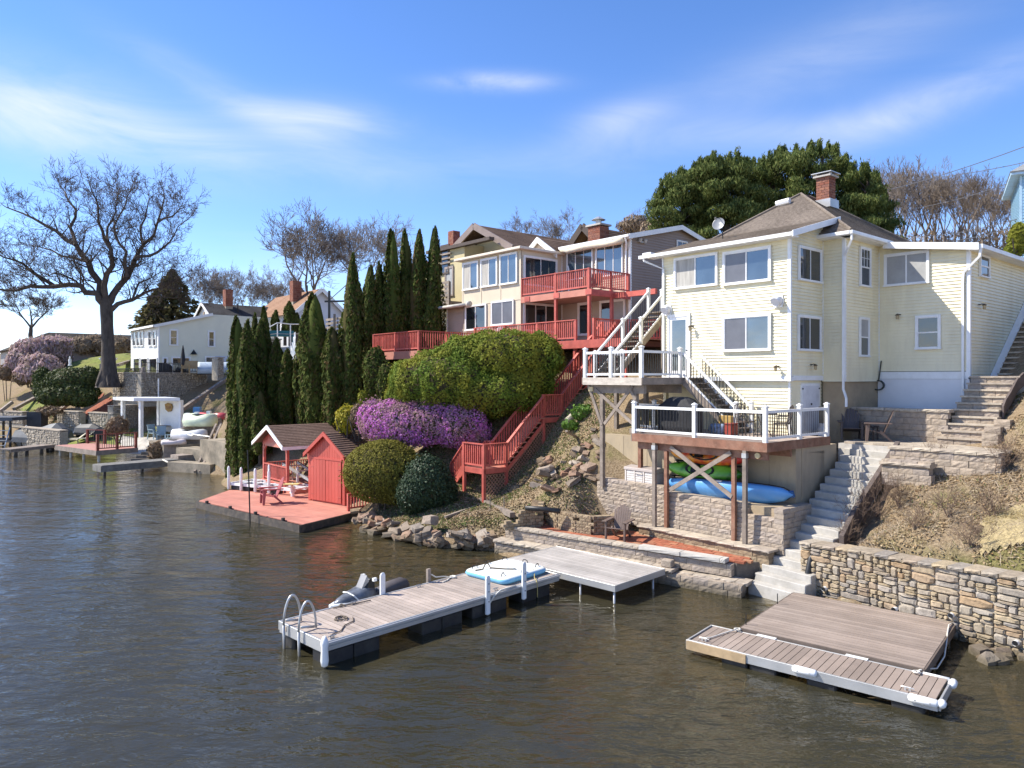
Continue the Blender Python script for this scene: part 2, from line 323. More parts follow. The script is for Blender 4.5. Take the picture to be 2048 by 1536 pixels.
def block_wall(root, m, L, H, D, bl, bh, mat, name='block', top=None, jit=.012, gap=.008, batter=0.0):
    """courses of separate blocks; m: x along, y into the bank, z up; top(x) trims each course"""
    z = 0; j = 0
    while z < H-.02:
        x = -bl*(.5 if j % 2 else 0)
        while x < L:
            w = bl*R.uniform(.9, 1.1); a = max(0, x); b = min(L, x+w)
            if b-a > .08 and (top is None or z+bh*.6 < top((a+b)/2)):
                mw = m @ Matrix.Translation(((a+b)/2, D/2+R.uniform(-jit, jit)+batter*j, z+bh/2)) @ Matrix.Diagonal((b-a-gap, D, bh-gap, 1))
                shared_obj(name, rough_block(mat, R.randrange(3)), root, mw)
            x += w
        z += bh; j += 1
def caps(root, m, L, D, t, cl, mat, name='cap_stone', over=.03):
    x = 0
    while x < L-.05:
        w = min(cl*R.uniform(.85, 1.15), L-x)
        mw = m @ Matrix.Translation((x+w/2, D/2-over, t/2+R.uniform(-.006, .006))) @ Matrix.Rotation(R.uniform(-.02, .02), 4, 'Z') @ Matrix.Diagonal((w-.012, D, t, 1))
        shared_obj(name, rough_block(mat, R.randrange(3)), root, mw); x += w
def split(x0, x1, z0, z1, mn, out, r):
    w, h = x1-x0, z1-z0
    lim = mn*r.choice([.3, .6, .8, 1, 1.3, 1.8, 3.2])
    if w*h < lim or (w < .16 and h < .12) or h < .075:
        out.append((x0, x1, z0, z1)); return
    t = r.uniform(.27, .73)
    if w > h*r.uniform(1.2, 3.0): split(x0, x0+w*t, z0, z1, mn, out, r); split(x0+w*t, x1, z0, z1, mn, out, r)
    else: split(x0, x1, z0, z0+h*t, mn, out, r); split(x0, x1, z0+h*t, z1, mn, out, r)
def stone_wall(root, m, L, H, depth, area, mats, seed=1, ztop=None, limit=300, body=None):
    """field stones: each its own bulging irregular piece in front of a recessed bed of mortar"""
    r = random.Random(seed); out = []; x = 0
    split(0, L, 0, H, area, out, r)
    zt = ztop or (lambda x: H)
    mb = MB(m); n = 12
    for i in range(n):
        a, b = L*i/n, L*(i+1)/n
        mb.add([(a,.07,-.4),(b,.07,-.4),(b,depth,-.4),(a,depth,-.4),(a,.07,zt(a)-.05),(b,.07,zt(b)-.05),(b,depth,zt(b)-.05),(a,depth,zt(a)-.05)],
               [(0,3,2,1),(4,5,6,7),(0,1,5,4),(1,2,6,5),(2,3,7,6),(3,0,4,7)])
    mb.build('mortar_bed', body or MORT, root)
    out.sort(key=lambda q: -(q[1]-q[0])*(q[3]-q[2])); rest = MB(m)
    for k, (x0, x1, z0, z1) in enumerate(out):
        s = zt((x0+x1)/2)/H; cx, cz, w, h = (x0+x1)/2, (z0+z1)/2*s, (x1-x0)/2-.004, (z1-z0)/2*s-.003
        p = []; q = []; c = []
        pr = r.uniform(-.015, .028); cut = [r.uniform(.42, .95) for _ in range(4)]
        for a, (sx_, sz_) in enumerate(((-1,-1),(1,-1),(1,1),(-1,1))):
            kx, kz = (1, cut[a]) if a % 2 == 0 else (cut[a], 1); kx2, kz2 = (cut[a], 1) if a % 2 == 0 else (1, cut[a])
            for u, v in ((kx, kz), (kx2, kz2)):
                j = r.uniform(.92, 1.0); p.append((cx+sx_*w*u*j, .12, cz+sz_*h*v*j)); q.append((cx+sx_*w*u*j*.985, .02-pr*.4, cz+sz_*h*v*j*.985))
                c.append((cx+sx_*w*u*.68, -.012-pr+r.uniform(-.012, .012), cz+sz_*h*v*.68))
        vs = p+q+c; fs = [(i, (i+1) % 8, (i+1) % 8+8, i+8) for i in range(8)]+[(i+8, (i+1) % 8+8, (i+1) % 8+16, i+16) for i in range(8)]+[tuple(range(16, 24))]
        if k < limit: MB(m).add(vs, fs).build('stone', mats, root, fixn=False)
        else: rest.add(vs, fs)
    if rest.v: rest.build('small_stones', mats, root, kind='stuff', fixn=False)
def boards(root, m, x0, x1, y0, y1, z, w, th, mat, gap=.008, name='board', along='x', over=0, kind='part'):
    """deck boards laid side by side, each its own piece"""
    lo, hi = (y0, y1) if along == 'x' else (x0, x1); n = max(1, round((hi-lo)/w)); w = (hi-lo)/n; mb = MB(m)
    for i in range(n):
        c = lo+(i+.5)*w; dz = R.uniform(-.002, .002)
        ctr, s = (((x0+x1)/2, c, z-th/2+dz), (x1-x0, w-gap, th)) if along == 'x' else ((c, (y0+y1)/2, z-th/2+dz), (w-gap, y1-y0, th))
        if kind == 'part': pc(name, mat, root, m, ctr, s)
        else: mb.box(ctr[0]-s[0]/2, ctr[0]+s[0]/2, ctr[1]-s[1]/2, ctr[1]+s[1]/2, ctr[2]-s[2]/2, ctr[2]+s[2]/2)
    if mb.v: mb.build(name+'s', mat, root, kind='stuff')
def rail(root, m, p, q, h, rm, bm=None, sp=.12, bw=.035, tw=.09, th=.04, lo=.1, post=None, pw=.09, ph=None, n_post=2, pm=None, flat=True, low=True, cap=0, tube=False):
    """posts, top and bottom rail and every baluster, from p to q (feet)"""
    p = Vector(p); q = Vector(q); bm = bm or rm; d = q-p; L = Vector((d.x, d.y, 0)).length
    U = Vector((0, 0, 1))
    pbar('top_rail', rm, root, m, p+U*(h-th/2), q+U*(h-th/2), tw if flat else th, th if flat else tw)
    if low: pbar('bottom_rail', rm, root, m, p+U*(lo+.03), q+U*(lo+.03), .05, .07)
    n = max(2, round(L/sp)); ang = math.atan2(d.y, d.x)
    for i in range(1, n):
        c = p+d*(i/n); pc('baluster', bm, root, m, (c.x, c.y, c.z+(h-th+lo)/2), (bw, bw, h-th-lo), ang)
    if post is not None:
        ph = ph or h
        for t in post:
            c = p+d*t; pc('post', pm or rm, root, m, (c.x, c.y, c.z+ph/2-.01), (pw, pw, ph+.02), ang)
            if cap:
                mw = m @ Matrix.Translation((c.x, c.y, c.z+ph)) @ Matrix.Rotation(ang, 4, 'Z')
                key = ('cap', rm.name, pw)
                if key not in SHARED:
                    b = pw/2; me = bpy.data.meshes.new('post_cap')
                    rings = [[(x*s, y*s, z) for x, y in ((-b,-b),(b,-b),(b,b),(-b,b))] for s, z in ((1.05, .0), (1.32, .015), (1.32, .04), (.95, .05), (.3, .085))]
                    mb = MB().loft(rings); me.from_pydata(mb.v, [], mb.f); me.materials.append(rm); SHARED[key] = me
                shared_obj('post_cap', SHARED[key], root, mw)
def siding(name, mat, root, m, x0, x1, z0, z1, e=.112, lap=.032, clip=None, kind='stuff', back=.10):
    """lapped courses on the plane y=0 facing -y; clip(z) narrows a course to (xa, xb)"""
    vs = []; z = z0; mb = MB(m)
    while z < z1-.005:
        t = min(z+e, z1); a, b = (x0, x1); c, d = (x0, x1)
        if clip: (a, b), (c, d) = clip(z), clip(t)
        if b-a > .02:
            c, d = min(c, d), max(c, d)
            mb.add([(a, -lap, z), (b, -lap, z), (d, -.002, t), (c, -.002, t), (a, back, z), (b, back, z), (d, back, t), (c, back, t)],
                   [(0,1,2,3), (0,4,5,1), (3,2,6,7), (0,3,7,4), (1,5,6,2), (4,7,6,5)])
        z = t
    o = mb.build(name, mat, root, fixn=False)
    if kind: o['kind'] = kind
    return o
def window(root, m, xc, zc, w, h, kind='slider', fr=.07, fm=None, gl=None, scr=None, name='window', dep=.05, bars=0, n=2):
    """frame standing proud of the wall at y=0 (facing -y); panes are sub-parts of the window"""
    fm = fm or WHT; gl = gl or GLS; x0, x1, z0, z1 = xc-w/2, xc+w/2, zc-h/2, zc+h/2; mb = MB(m)
    d0, d1 = -dep, .02
    mb.box(x0, x1, d0, d1, z1-fr, z1).box(x0-.015, x1+.015, d0-.03, d1, z0-.01, z0+fr*.7).box(x0, x0+fr, d0, d1, z0+fr*.7, z1-fr).box(x1-fr, x1, d0, d1, z0+fr*.7, z1-fr)
    a, b, c, d = x0+fr, x1-fr, z0+fr*.7, z1-fr; s = .022
    if kind == 'slider':
        k = [a+(b-a)*i/n for i in range(n+1)]; rects = [(k[i], k[i+1], c, d) for i in range(n)]
    elif kind == 'hung': rects = [(a, b, (c+d)/2, d), (a, b, c, (c+d)/2)]
    else: rects = [(a, b, c, d)]
    for i, (xa, xb, za, zb) in enumerate(rects):
        y = -dep*.45 if i % 2 == 0 else -dep*.3
        mb.box(xa, xa+s, y-.012, d1, za, zb).box(xb-s, xb, y-.012, d1, za, zb).box(xa+s, xb-s, y-.012, d1, za, za+s).box(xa+s, xb-s, y-.012, d1, zb-s, zb)
    wo_ = mb.build(name, fm, root)
    for i, (xa, xb, za, zb) in enumerate(rects):
        g = scr[i] if scr and scr[i] else gl
        y = -dep*.45 if i % 2 == 0 else -dep*.3
        pc('pane', g, wo_, m, ((xa+xb)/2, y+.012, (za+zb)/2), (xb-xa-2*s+.004, .012, zb-za-2*s+.004))
        if bars and i == 0:
            for t in range(1, 3): pc('glazing_bar', fm, wo_, m, (xa+(xb-xa)*t/3, y-.002, (za+zb)/2), (.014, .012, zb-za-2*s))
            pc('glazing_bar', fm, wo_, m, ((xa+xb)/2, y-.004, (za+zb)/2), (xb-xa-2*s, .012, .014))
    return wo_
def shingles(name, mat, root, pts, th=.05, e=.14, lift=.018):
    """roof plane from eave edge (p0,p1) to ridge edge (p3,p2): overlapping courses"""
    p0, p1, p2, p3 = [Vector(p) for p in pts]; n = max(2, int(((p3-p0).length+(p2-p1).length)/2/e)); nn = (p1-p0).cross(p3-p0)
    if nn.length < 1e-6: nn = (p1-p0).cross(p2-p0)
    nn.normalize()
    if nn.z < 0: nn = -nn
    vs = []; fs = []
    for i in range(n):
        a, b = p0.lerp(p3, i/n), p1.lerp(p2, i/n); c, d = p0.lerp(p3, (i+1)/n), p1.lerp(p2, (i+1)/n); k = len(vs)
        vs += [a+nn*lift, b+nn*lift, d+nn*.002, c+nn*.002, a-nn*th, b-nn*th, d-nn*th, c-nn*th]
        fs += [(k,k+1,k+2,k+3), (k+4,k+7,k+6,k+5), (k,k+4,k+5,k+1), (k+1,k+5,k+6,k+2), (k,k+3,k+7,k+4)]
        if i == n-1: fs.append((k+3,k+2,k+6,k+7))
    mb = MB(); mb.v = vs; mb.f = fs; o = mb.build(name, mat, root, fixn=False); o['kind'] = 'stuff'; return o
def chimney(root, m, w, d, h, mat=BRICK, rows=None, name='chimney', cap=True):
    """brick courses, each brick a sub-part"""
    mb = MB(m).box(-w/2+.02, w/2-.02, -d/2+.02, d/2-.02, -.6, h); c = mb.build(name, MORT, root); bh = h/(rows or 8); j = 0; z = 0
    while z < h-.01:
        for (L, yy, rot) in ((w, -d/2, 0), (w, d/2, math.pi), (d, w/2, math.pi/2), (d, w/2, -math.pi/2)):
            x = -L/2-(.11 if j % 2 else 0)
            while x < L/2-.02:
                a, b = max(x, -L/2), min(x+.22, L/2); x += .22
                if b-a > .03:
                    mm = m @ Matrix.Rotation(rot, 4, 'Z') @ Matrix.Translation(((a+b)/2, -(d if L == w else w)/2+.02, z+bh/2))
                    shared_obj('brick', cube(mat), c, mm @ Matrix.Diagonal((b-a-.012, .05, bh-.012, 1)))
        z += bh; j += 1
    return c
# ---------------------------------------------------------------- ground and water
TP = [ # x, y, z surveyed points of the bank
 (11.6,14.9,-.2),(11.9,15.3,1.55),(10.6,16.5,-.3),(9.3,18.1,-.3),(8.0,20.1,.0),(9.0,19.2,1.45),(10.2,18.0,1.5),(11.2,16.6,1.6),(12.6,15.0,1.9),(13.5,16.5,3.2),(12.2,18.2,2.6),(10.6,19.9,2.1),(11.2,21.4,2.9),
 (12.0,20.9,3.1),(13.2,19.8,3.4),(14.6,18.6,3.9),(15.6,19.4,5.2),(15.4,17.4,4.2),(13.9,20.2,3.5),(15.2,21.8,4.9),(16.6,22.6,6.0),(18.5,23.5,7.4),(18,19,6.8),(24,18,9),(15,14,3.5),(20,14,6),
 (7.2,20.2,.2),(4.5,21.3,-.2),(6.2,20.6,-.2),(2.2,23.1,-.2),(-.7,25.3,-.1),(5.5,22.2,.5),(3.2,23.9,.5),(1.0,25.6,.55),(7.4,21.6,.6),(5.7,23.9,2.0),(7.6,22.3,2.0),(2.2,26.4,1.8),(1.2,27.2,1.6),
 (9.0,22.5,2.2),(10.5,23.6,3.6),(9.0,24.6,3.5),(12.5,22.5,3.7),(14.0,23.6,3.9),(12,27,3.9),(16.2,25.6,5.6),(18,29,8.2),(7,27.5,3.6),(5,26.6,3.0),(5.2,29,4.9),(3.4,28.2,3.7),
 (-2.7,25.9,0),(-4.4,27.9,0),(-6.2,30.0,0),(-1.6,27.5,.7),(-3.2,29.4,.8),(-1.1,30,1.05),(-5.2,31.4,.6),(.4,28.8,1.6),(1.5,29.5,2.4),(2.6,30,3.65),(3.3,31,5.0),(4.9,32,5.8),(1.2,31.5,3.0),(-.5,33,3.7),(-4,33,2.6),(-7,35.5,1.4),(-2.5,35,4.6),(1.5,35,5.6),(5,35.5,6.7),(4,40,8),(8,38,9),
 (-8.2,34.5,.2),(-9.5,37.5,.35),(-12,39,.35),(-14.4,39.5,.2),(-15.5,41.5,.5),(-17.5,45,.1),(-11.5,41,1.8),(-10.5,43,3.0),(-8,41,3.6),(-13.5,45,3.8),(-12.5,47.5,5.6),(-14,52,8.0),(-5,42,6.5),(-17.8,47,3.2),(-19,51,5.2),
 (-7,28,-.7),(-15,33,-1.0),(-15,37,-.6),(-9,29,-.6),(-12,31,-.8),
 (-19,47.7,0),(-23,49,0),(-26,54,0),(-29,58.5,0),(-35,59,0),(-42,64.5,0),(-49,70,0),(-75,84,0),(-20,52,1.1),(-25,56,1.1),(-29,61,1.1),(-35,62.5,1.1),(-41,67,1.1),(-33,66,1.2),(-38,68.2,1.3),(-24,61,1.8),(-28.5,65,1.5),
 (-25.5,66,4.4),(-21.5,63,4.9),(-27,67,3.0),(-18.5,59,6.6),(-20,65,6.6),(-32,70.5,5.0),(-37,72.5,5.2),(-35,72,5.6),(-29,75,6.4),(-36,78,6.6),(-42,73,2.9),(-45,74,3.2),(-40.5,75,5.6),(-45,80,6.2),(-38,84,8.2),(-45,84,8.2),(-50,84,7.8),(-48,92,8.9),(-42,92,8.9),(-55,84,5.4),(-52,78,3.0),(-60,92,6.4),(-70,100,7.4),(-50,95,7.6),(-30,90,8),
 (14,33,8.5),(20,40,11),(25,50,13),(12,45,11),(5,48,9.6),(-4,50,9.4),(-12,60,9.2),(-8,75,9.6),(-25,80,8.2),(-30,110,9),(-60,130,8.5),(0,62,10),(10,62,11.5),(20,65,14),(32,62,14.5),(35,40,12.5),(30,28,11),(0,110,11),(40,110,15),(-90,110,7),(-120,150,7.5),
 (-4,20,-1.4),(2,18,-1.3),(6,15,-1.4),(9,11,-1.4),(-1,23.5,-.6),(-4,24.5,-.8),(4,19.4,-.7),(-10,24,-1.6),(-20,38,-1.8),(-26,46,-1.3),(-40,58,-1.3),(-60,68,-1.8),(-20,10,-3),(-60,20,-3.5),(-40,-20,-3.5),(0,-20,-3),(20,0,-2.2),(14,8,-1.6),(0,8,-2.2),(-120,60,-3.5),(40,-20,-3),(-200,100,-4)]
for _i in range(9):      # bed of the concrete steps
    for _s in (-.12, .5, 1.12):
        _t = _i/8; TP.insert(0, (6.62+4.04*_t+_s*(.83-.04*_t)+.3, 20.35+3.25*_t-_s*(1.2+.1*_t)+.25, .33+3.4*_t-.38-(.1 if _s == 1.12 else 0)))
for _i in range(9):      # level bed under the terrace, and the drop at the fieldstone wall
    for _b in (.55, 1.2, 1.9, 2.5): TP.append((-.55+.795*(_i*.95+.2)+.607*_b, 25.05-.607*(_i*.95+.2)+.795*_b, .35))
for _i in range(1, 7):
    _x, _y = 7.85+.578*(_i*1.1+.1), 20.05-.816*(_i*1.1+.1); TP.append((_x-.816*.35, _y-.578*.35, -.5)); TP.append((_x+.816*.75, _y+.578*.75, 1.42+.04*_i))
for _i in range(6): TP.append((5.0+.634*(_i*.75-1.5), 24.45-.773*(_i*.75-1.5), .9)); TP.append((5.0+.634*(_i*.75-1.5)+.5, 24.45-.773*(_i*.75-1.5)+.45, 1.95))
_keep = []
for _p in TP:
    if all((_p[0]-_q[0])**2+(_p[1]-_q[1])**2 > .12 for _q in _keep): _keep.append(_p)
_T = np.array(_keep, float)
def _phi(a, b): return np.sqrt(((a[:, None, :]-b[None, :, :])**2).sum(2)+.09)
_A = np.block([[_phi(_T[:, :2], _T[:, :2])+np.eye(len(_T))*-.02, np.c_[np.ones(len(_T)), _T[:, :2]]], [np.c_[np.ones(len(_T)), _T[:, :2]].T, np.zeros((3, 3))]])
_S = np.linalg.solve(_A, np.r_[_T[:, 2], 0, 0, 0])
def HT(xy):
    xy = np.atleast_2d(np.asarray(xy, float)); out = np.empty(len(xy))
    for i in range(0, len(xy), 4000):
        q = xy[i:i+4000]; out[i:i+4000] = _phi(q, _T[:, :2]) @ _S[:-3]+np.c_[np.ones(len(q)), q] @ _S[-3:]
    return out
def H1(x, y): return float(HT([(x, y)])[0])
def mat_ground():
    m, t, b = _base('bank_soil'); g = N(t, 'ShaderNodeNewGeometry')
    n = N(t, 'ShaderNodeTexNoise', i_Scale=.45, i_Detail=6.0, i_Roughness=.6); LK(t, g.outputs['Position'], n.inputs['Vector'])
    n2 = N(t, 'ShaderNodeTexNoise', i_Scale=14.0, i_Detail=8.0, i_Roughness=.75); LK(t, g.outputs['Position'], n2.inputs['Vector'])
    c1 = ramp(t, n2.outputs[0], [(.3, (.10,.072,.045)), (.5, (.25,.185,.115)), (.72, (.42,.33,.22))])
    c2 = ramp(t, n2.outputs[0], [(.3, (.06,.065,.02)), (.55, (.16,.155,.05)), (.75, (.30,.26,.12))])
    f = ramp(t, n.outputs[0], [(.52, (0,0,0)), (.66, (.8,.8,.8))]); x = N(t, 'ShaderNodeMixRGB'); LK(t, f, x.inputs[0]); LK(t, c1, x.inputs[1]); LK(t, c2, x.inputs[2])
    sp = N(t, 'ShaderNodeSeparateXYZ'); LK(t, g.outputs['Position'], sp.inputs[0])
    wf = N(t, 'ShaderNodeMapRange', i_1=-.05, i_2=.08, i_3=1.0, i_4=0.0); LK(t, sp.outputs[2], wf.inputs[0])
    bed = ramp(t, n2.outputs[0], [(.35, (.09,.065,.035)), (.65, (.24,.175,.09))])
    dp = N(t, 'ShaderNodeMapRange', i_1=-1.6, i_2=-.4, i_3=1.0, i_4=0.0); LK(t, sp.outputs[2], dp.inputs[0])
    y = N(t, 'ShaderNodeMixRGB'); LK(t, dp.outputs[0], y.inputs[0]); LK(t, bed, y.inputs[1]); y.inputs[2].default_value = (.035,.034,.02,1)
    z = N(t, 'ShaderNodeMixRGB'); LK(t, wf.outputs[0], z.inputs[0]); LK(t, x.outputs[0], z.inputs[1]); LK(t, y.outputs[0], z.inputs[2])
    LK(t, z.outputs[0], b.inputs['Base Color']); b.inputs['Roughness'].default_value = .95; b.inputs['Specular IOR Level'].default_value = .1
    bp = N(t, 'ShaderNodeBump', i_Strength=.8, i_Distance=.06); LK(t, n2.outputs[0], bp.inputs['Height']); LK(t, bp.outputs[0], b.inputs['Normal']); return m
gx = np.r_[np.linspace(-400, -80, 14)[:-1], np.arange(-80, -24, 1.2), np.arange(-24, 20, .35), np.linspace(20, 60, 25), np.linspace(70, 400, 10)]
gy = np.r_[np.linspace(-80, 8, 16)[:-1], np.arange(8, 13, 1.), np.arange(13, 52, .35), np.arange(52, 100, 1.2), np.linspace(101, 160, 24), np.linspace(180, 500, 8)]
XX, YY = np.meshgrid(gx, gy); zz_ = HT(np.c_[XX.ravel(), YY.ravel()]); near = (np.abs(XX.ravel()) < 60) & (YY.ravel() < 110)
zz_ = np.where(near, zz_, np.clip(zz_, -4, 16)); ny, nx_ = XX.shape
ii = np.arange(ny*nx_).reshape(ny, nx_); fc = np.stack([ii[:-1, :-1], ii[:-1, 1:], ii[1:, 1:], ii[1:, :-1]], -1).reshape(-1, 4)
npmesh('ground', np.c_[XX.ravel(), YY.ravel(), zz_], fc, mat_ground(), kind='structure', smooth=True)
def mat_water():
    m, t, b = _base('lake_water'); t.nodes.remove(b); g = N(t, 'ShaderNodeNewGeometry')
    def nz(scale, st, rot, det, dist=0):
        mp = N(t, 'ShaderNodeMapping'); mp.inputs['Scale'].default_value = st; mp.inputs['Rotation'].default_value = (0, 0, rot); LK(t, g.outputs['Position'], mp.inputs[0])
        n = N(t, 'ShaderNodeTexNoise', i_Scale=scale, i_Detail=det, i_Roughness=.55, i_Distortion=dist); LK(t, mp.outputs[0], n.inputs['Vector']); return n.outputs[0]
    a = nz(.55, (.75, 1.5, 1), .35, 2.0, .6); c = nz(2.4, (.7, 1.5, 1), .25, 3.0, .5); d = nz(8.0, (.7, 1.4, 1), .45, 2.0)
    s1 = N(t, 'ShaderNodeMath', operation='MULTIPLY_ADD', i_1=2.2); LK(t, a, s1.inputs[0])
    s2 = N(t, 'ShaderNodeMath', operation='MULTIPLY_ADD', i_1=.8); LK(t, c, s2.inputs[0])
    s3 = N(t, 'ShaderNodeMath', operation='MULTIPLY', i_1=.17); LK(t, d, s3.inputs[0]); LK(t, s3.outputs[0], s2.inputs[2]); LK(t, s2.outputs[0], s1.inputs[2])
    bp = N(t, 'ShaderNodeBump', i_Strength=.42, i_Distance=.14); LK(t, s1.outputs[0], bp.inputs['Height'])
    wp = N(t, 'ShaderNodeMapRange', i_1=.35, i_2=.65, i_3=.22, i_4=.62); LK(t, nz(.09, (1, 1.8, 1), .4, 3.0, 1.0), wp.inputs[0]); LK(t, wp.outputs[0], bp.inputs['Strength'])
    fr = N(t, 'ShaderNodeFresnel', i_IOR=1.36); LK(t, bp.outputs[0], fr.inputs['Normal'])
    gl = N(t, 'ShaderNodeBsdfGlossy', i_Roughness=.06); gl.inputs[0].default_value = (.98,.96,.92,1); LK(t, bp.outputs[0], gl.inputs['Normal'])
    df = N(t, 'ShaderNodeBsdfDiffuse'); df.inputs[0].default_value = (.080,.073,.043,1)
    tr = N(t, 'ShaderNodeBsdfTransparent'); tr.inputs[0].default_value = (.70,.63,.43,1)
    m1 = N(t, 'ShaderNodeMixShader', i_0=.62); LK(t, df.outputs[0], m1.inputs[1]); LK(t, tr.outputs[0], m1.inputs[2])
    m2 = N(t, 'ShaderNodeMixShader'); LK(t, fr.outputs[0], m2.inputs[0]); LK(t, m1.outputs[0], m2.inputs[1]); LK(t, gl.outputs[0], m2.inputs[2])
    LK(t, m2.outputs[0], t.nodes['Material Output'].inputs[0]); return m
wv = MB().quad((-900,-90,0),(60,-90,0),(60,900,0),(-900,900,0)).build('lake_water', mat_water()); wv['kind'] = 'structure'
# ---------------------------------------------------------------- docks
def frame2(o, ux, uy, z=0):   # frame whose x axis is (ux,uy)
    return Matrix.Translation((o[0], o[1], z)) @ Matrix.Rotation(math.atan2(uy, ux), 4, 'Z')
def wobble(p, q, n, s, sag=0, seed=1):
    r = random.Random(seed); p = Vector(p); q = Vector(q); o = []
    for i in range(n+1):
        t = i/n; v = p.lerp(q, t)+Vector((r.uniform(-s, s), r.uniform(-s, s), -sag*4*t*(1-t))); o.append(v if 0 < i < n else p.lerp(q, t))
    return o
FD = frame2((-3.87, 15.23), .697, .717); L, Wd, zt = 7.45, 1.96, .5       # x along the dock, y across (away)
fd = thing('floating_dock', 'long grey composite floating dock with black floats, running out from the square dock', 'dock', FD)
boards(fd, FD, .06, L-.06, .06, Wd-.06, zt, .15, .03, COMP, along='y', gap=.018)
mb = MB(FD); mb.box(0, L, -.0, .055, zt-.19, zt+.012).box(0, L, Wd-.055, Wd, zt-.19, zt+.012).box(-.002, .055, .055, Wd-.055, zt-.24, zt+.008).box(L-.055, L, .055, Wd-.055, zt-.19, zt+.008)
mb.box(.0, L, -.022, -.001, zt-.13, zt-.09).box(0, L, -.05, -.001, zt-.06, zt-.005)
for i in range(7): mb.box(.8+i, .85+i, .06, Wd-.06, zt-.17, zt-.035)
mb.build('metal_frame', ALU, fd, bevel=.006)
for x0, x1 in ((.05, .72), (.74, 1.4), (2.6, 3.2), (3.22, 3.85), (4.2, 4.75), (4.8, 5.4), (6.0, 6.55), (6.6, 7.1)):
    for y0, y1 in ((.03, .6), (1.35, 1.92)): MB(FD).box(x0, x1, y0, y1, -.25, zt-.2).build('float', DKP, fd, bevel=.03)
for x, y, z0, z1, f in ((4.62, -.06, .02, 1.02, 1), (5.95, -.06, .12, 1.12, 1), (2.86, Wd+.0, .35, 1.05, 0)):
    mb = MB(FD); prof = [(.06*math.cos(a), .06*math.sin(a)) for a in [math.pi*k/6 for k in range(13)]]
    zz2 = [z0, z0+.03, z1-.07, z1-.02, z1]; sc_ = [.4, 1, 1, .75, .3]
    mb.loft([[(x+.075*s*cx_, y+.03*s*cy_, z) for cx_, cy_ in ((-1,-1),(.5,-1.2),(1,-.6),(1,.6),(.5,1.2),(-1,1))] for z, s in zip(zz2, sc_)])
    bp_ = mb.build('bumper_post', VINYL, fd, bevel=.008)
    for zb in (.35, .6, .8):
        if f: MB(FD).box(x-.012, x+.012, y-.045, y-.034, zb, zb+.025).build('bolt', BLK, bp_)
MB(FD).box(4.32, 4.42, Wd-.02, Wd+.06, .33, .86).build('short_post', GREYW, fd)
for y in (.93, 1.57):
    for k in range(1):
        pts = []
        for i in range(15):
            a = math.pi*i/14; w = .19+.06*(1-math.sin(a)); pts.append((.13-w*math.cos(a)*.85, y, zt+.02+.62*math.sin(a)**.7))
        mb = MB(FD).tube(pts, .026, 8); mb.bar((-.03, y, zt+.11), (.30, y, zt+.05), .03, .05); mb.bar(pts[0], (-.06, y, -.15), .045)
        mb.build('ladder_rail', ALU, fd, smooth=True)
MB(FD).lathe([(.02, .02), (.07, .05), (.085, .15), (.07, .42), (.085, .5), (.07, .58), (.03, .66)], (-.04, -.04, 0), 10).build('corner_bumper', VINYL, fd, smooth=True)
MB(FD).box(-.012, -.003, .1+1.5, .24+1.5, zt-.15, zt-.05).build('maker_plate', mat('plate', (.5,.38,.28), .5), fd)
def cleat(root, m, x, y, z, s=1):
    MB(m).tube([(x-.1*s, y, z+.05), (x-.05*s, y, z+.06), (x+.05*s, y, z+.06), (x+.1*s, y, z+.05)], .012, 6).box(x-.05*s, x-.02*s, y-.015, y+.015, z, z+.06).box(x+.02*s, x+.05*s, y-.015, y+.015, z, z+.06).build('cleat', ALU, root)
for x, y in ((.25, .14), (3.9, Wd-.15), (1.9, Wd-.15), (5.1, .15)): cleat(fd, FD, x, y, zt)
def rope(name, label, pts, r=.014, m=I4, mt=ROPE, coil=None):
    mb = MB(m).tube(pts, r, 6)
    if coil:
        c, rad, n = coil; mb.tube([Vector(c)+Vector((math.cos(i*.7)*rad*(1+.25*math.sin(i*1.9)), math.sin(i*.7)*rad*(1+.3*math.cos(i*2.3)), .012+.0012*i)) for i in range(n)], r, 5)
    return tag(mb.build(name, mt, smooth=True), label, 'rope')
DROPE = mat('dark_rope', (.16,.13,.10), .9, .2, 20); WROPE = mat('pale_rope', (.66,.62,.54), .9, .1, 20)
rope('dock_rope', 'thin dark mooring line tied at the outer corner of the long floating dock', [(.2,.12,.55),(.35,.3,.52),(.6,.35,.52),(.85,.6,.52),(1.15,.7,.52),(1.3,.95,.52)], .013, FD, DROPE, ((1.05,.85+.2,.505), .13, 22))
rope('dock_rope', 'pale rope draped from the short wooden post along the far edge of the long dock', [(4.37,Wd+.03,.75),(4.6,Wd-.02,.6),(4.85,Wd-.06,.58),(5.05,Wd-.1,.53),(4.8,Wd-.25,.52),(4.6,Wd-.3,.52)], .018, FD, WROPE, ((5.1,Wd-.12,.505), .08, 20))
rope('dock_rope', 'white line lying from the first bumper post along the near rim of the long dock', [(4.7,-.05,.3),(4.85,-.05,.45),(5.1,-.03,.54),(5.4,.0,.535),(5.7,.0,.53)], .02, FD, WROPE)
rope('dock_rope', 'short brown line on the far rim of the long dock beside the jet ski bow', [(1.35,Wd-.1,.52),(1.7,Wd-.18,.53),(2.05,Wd-.25,.53),(2.3,Wd-.28,.53)], .016, FD, DROPE, ((1.6,Wd-.1,.505), .06, 16))
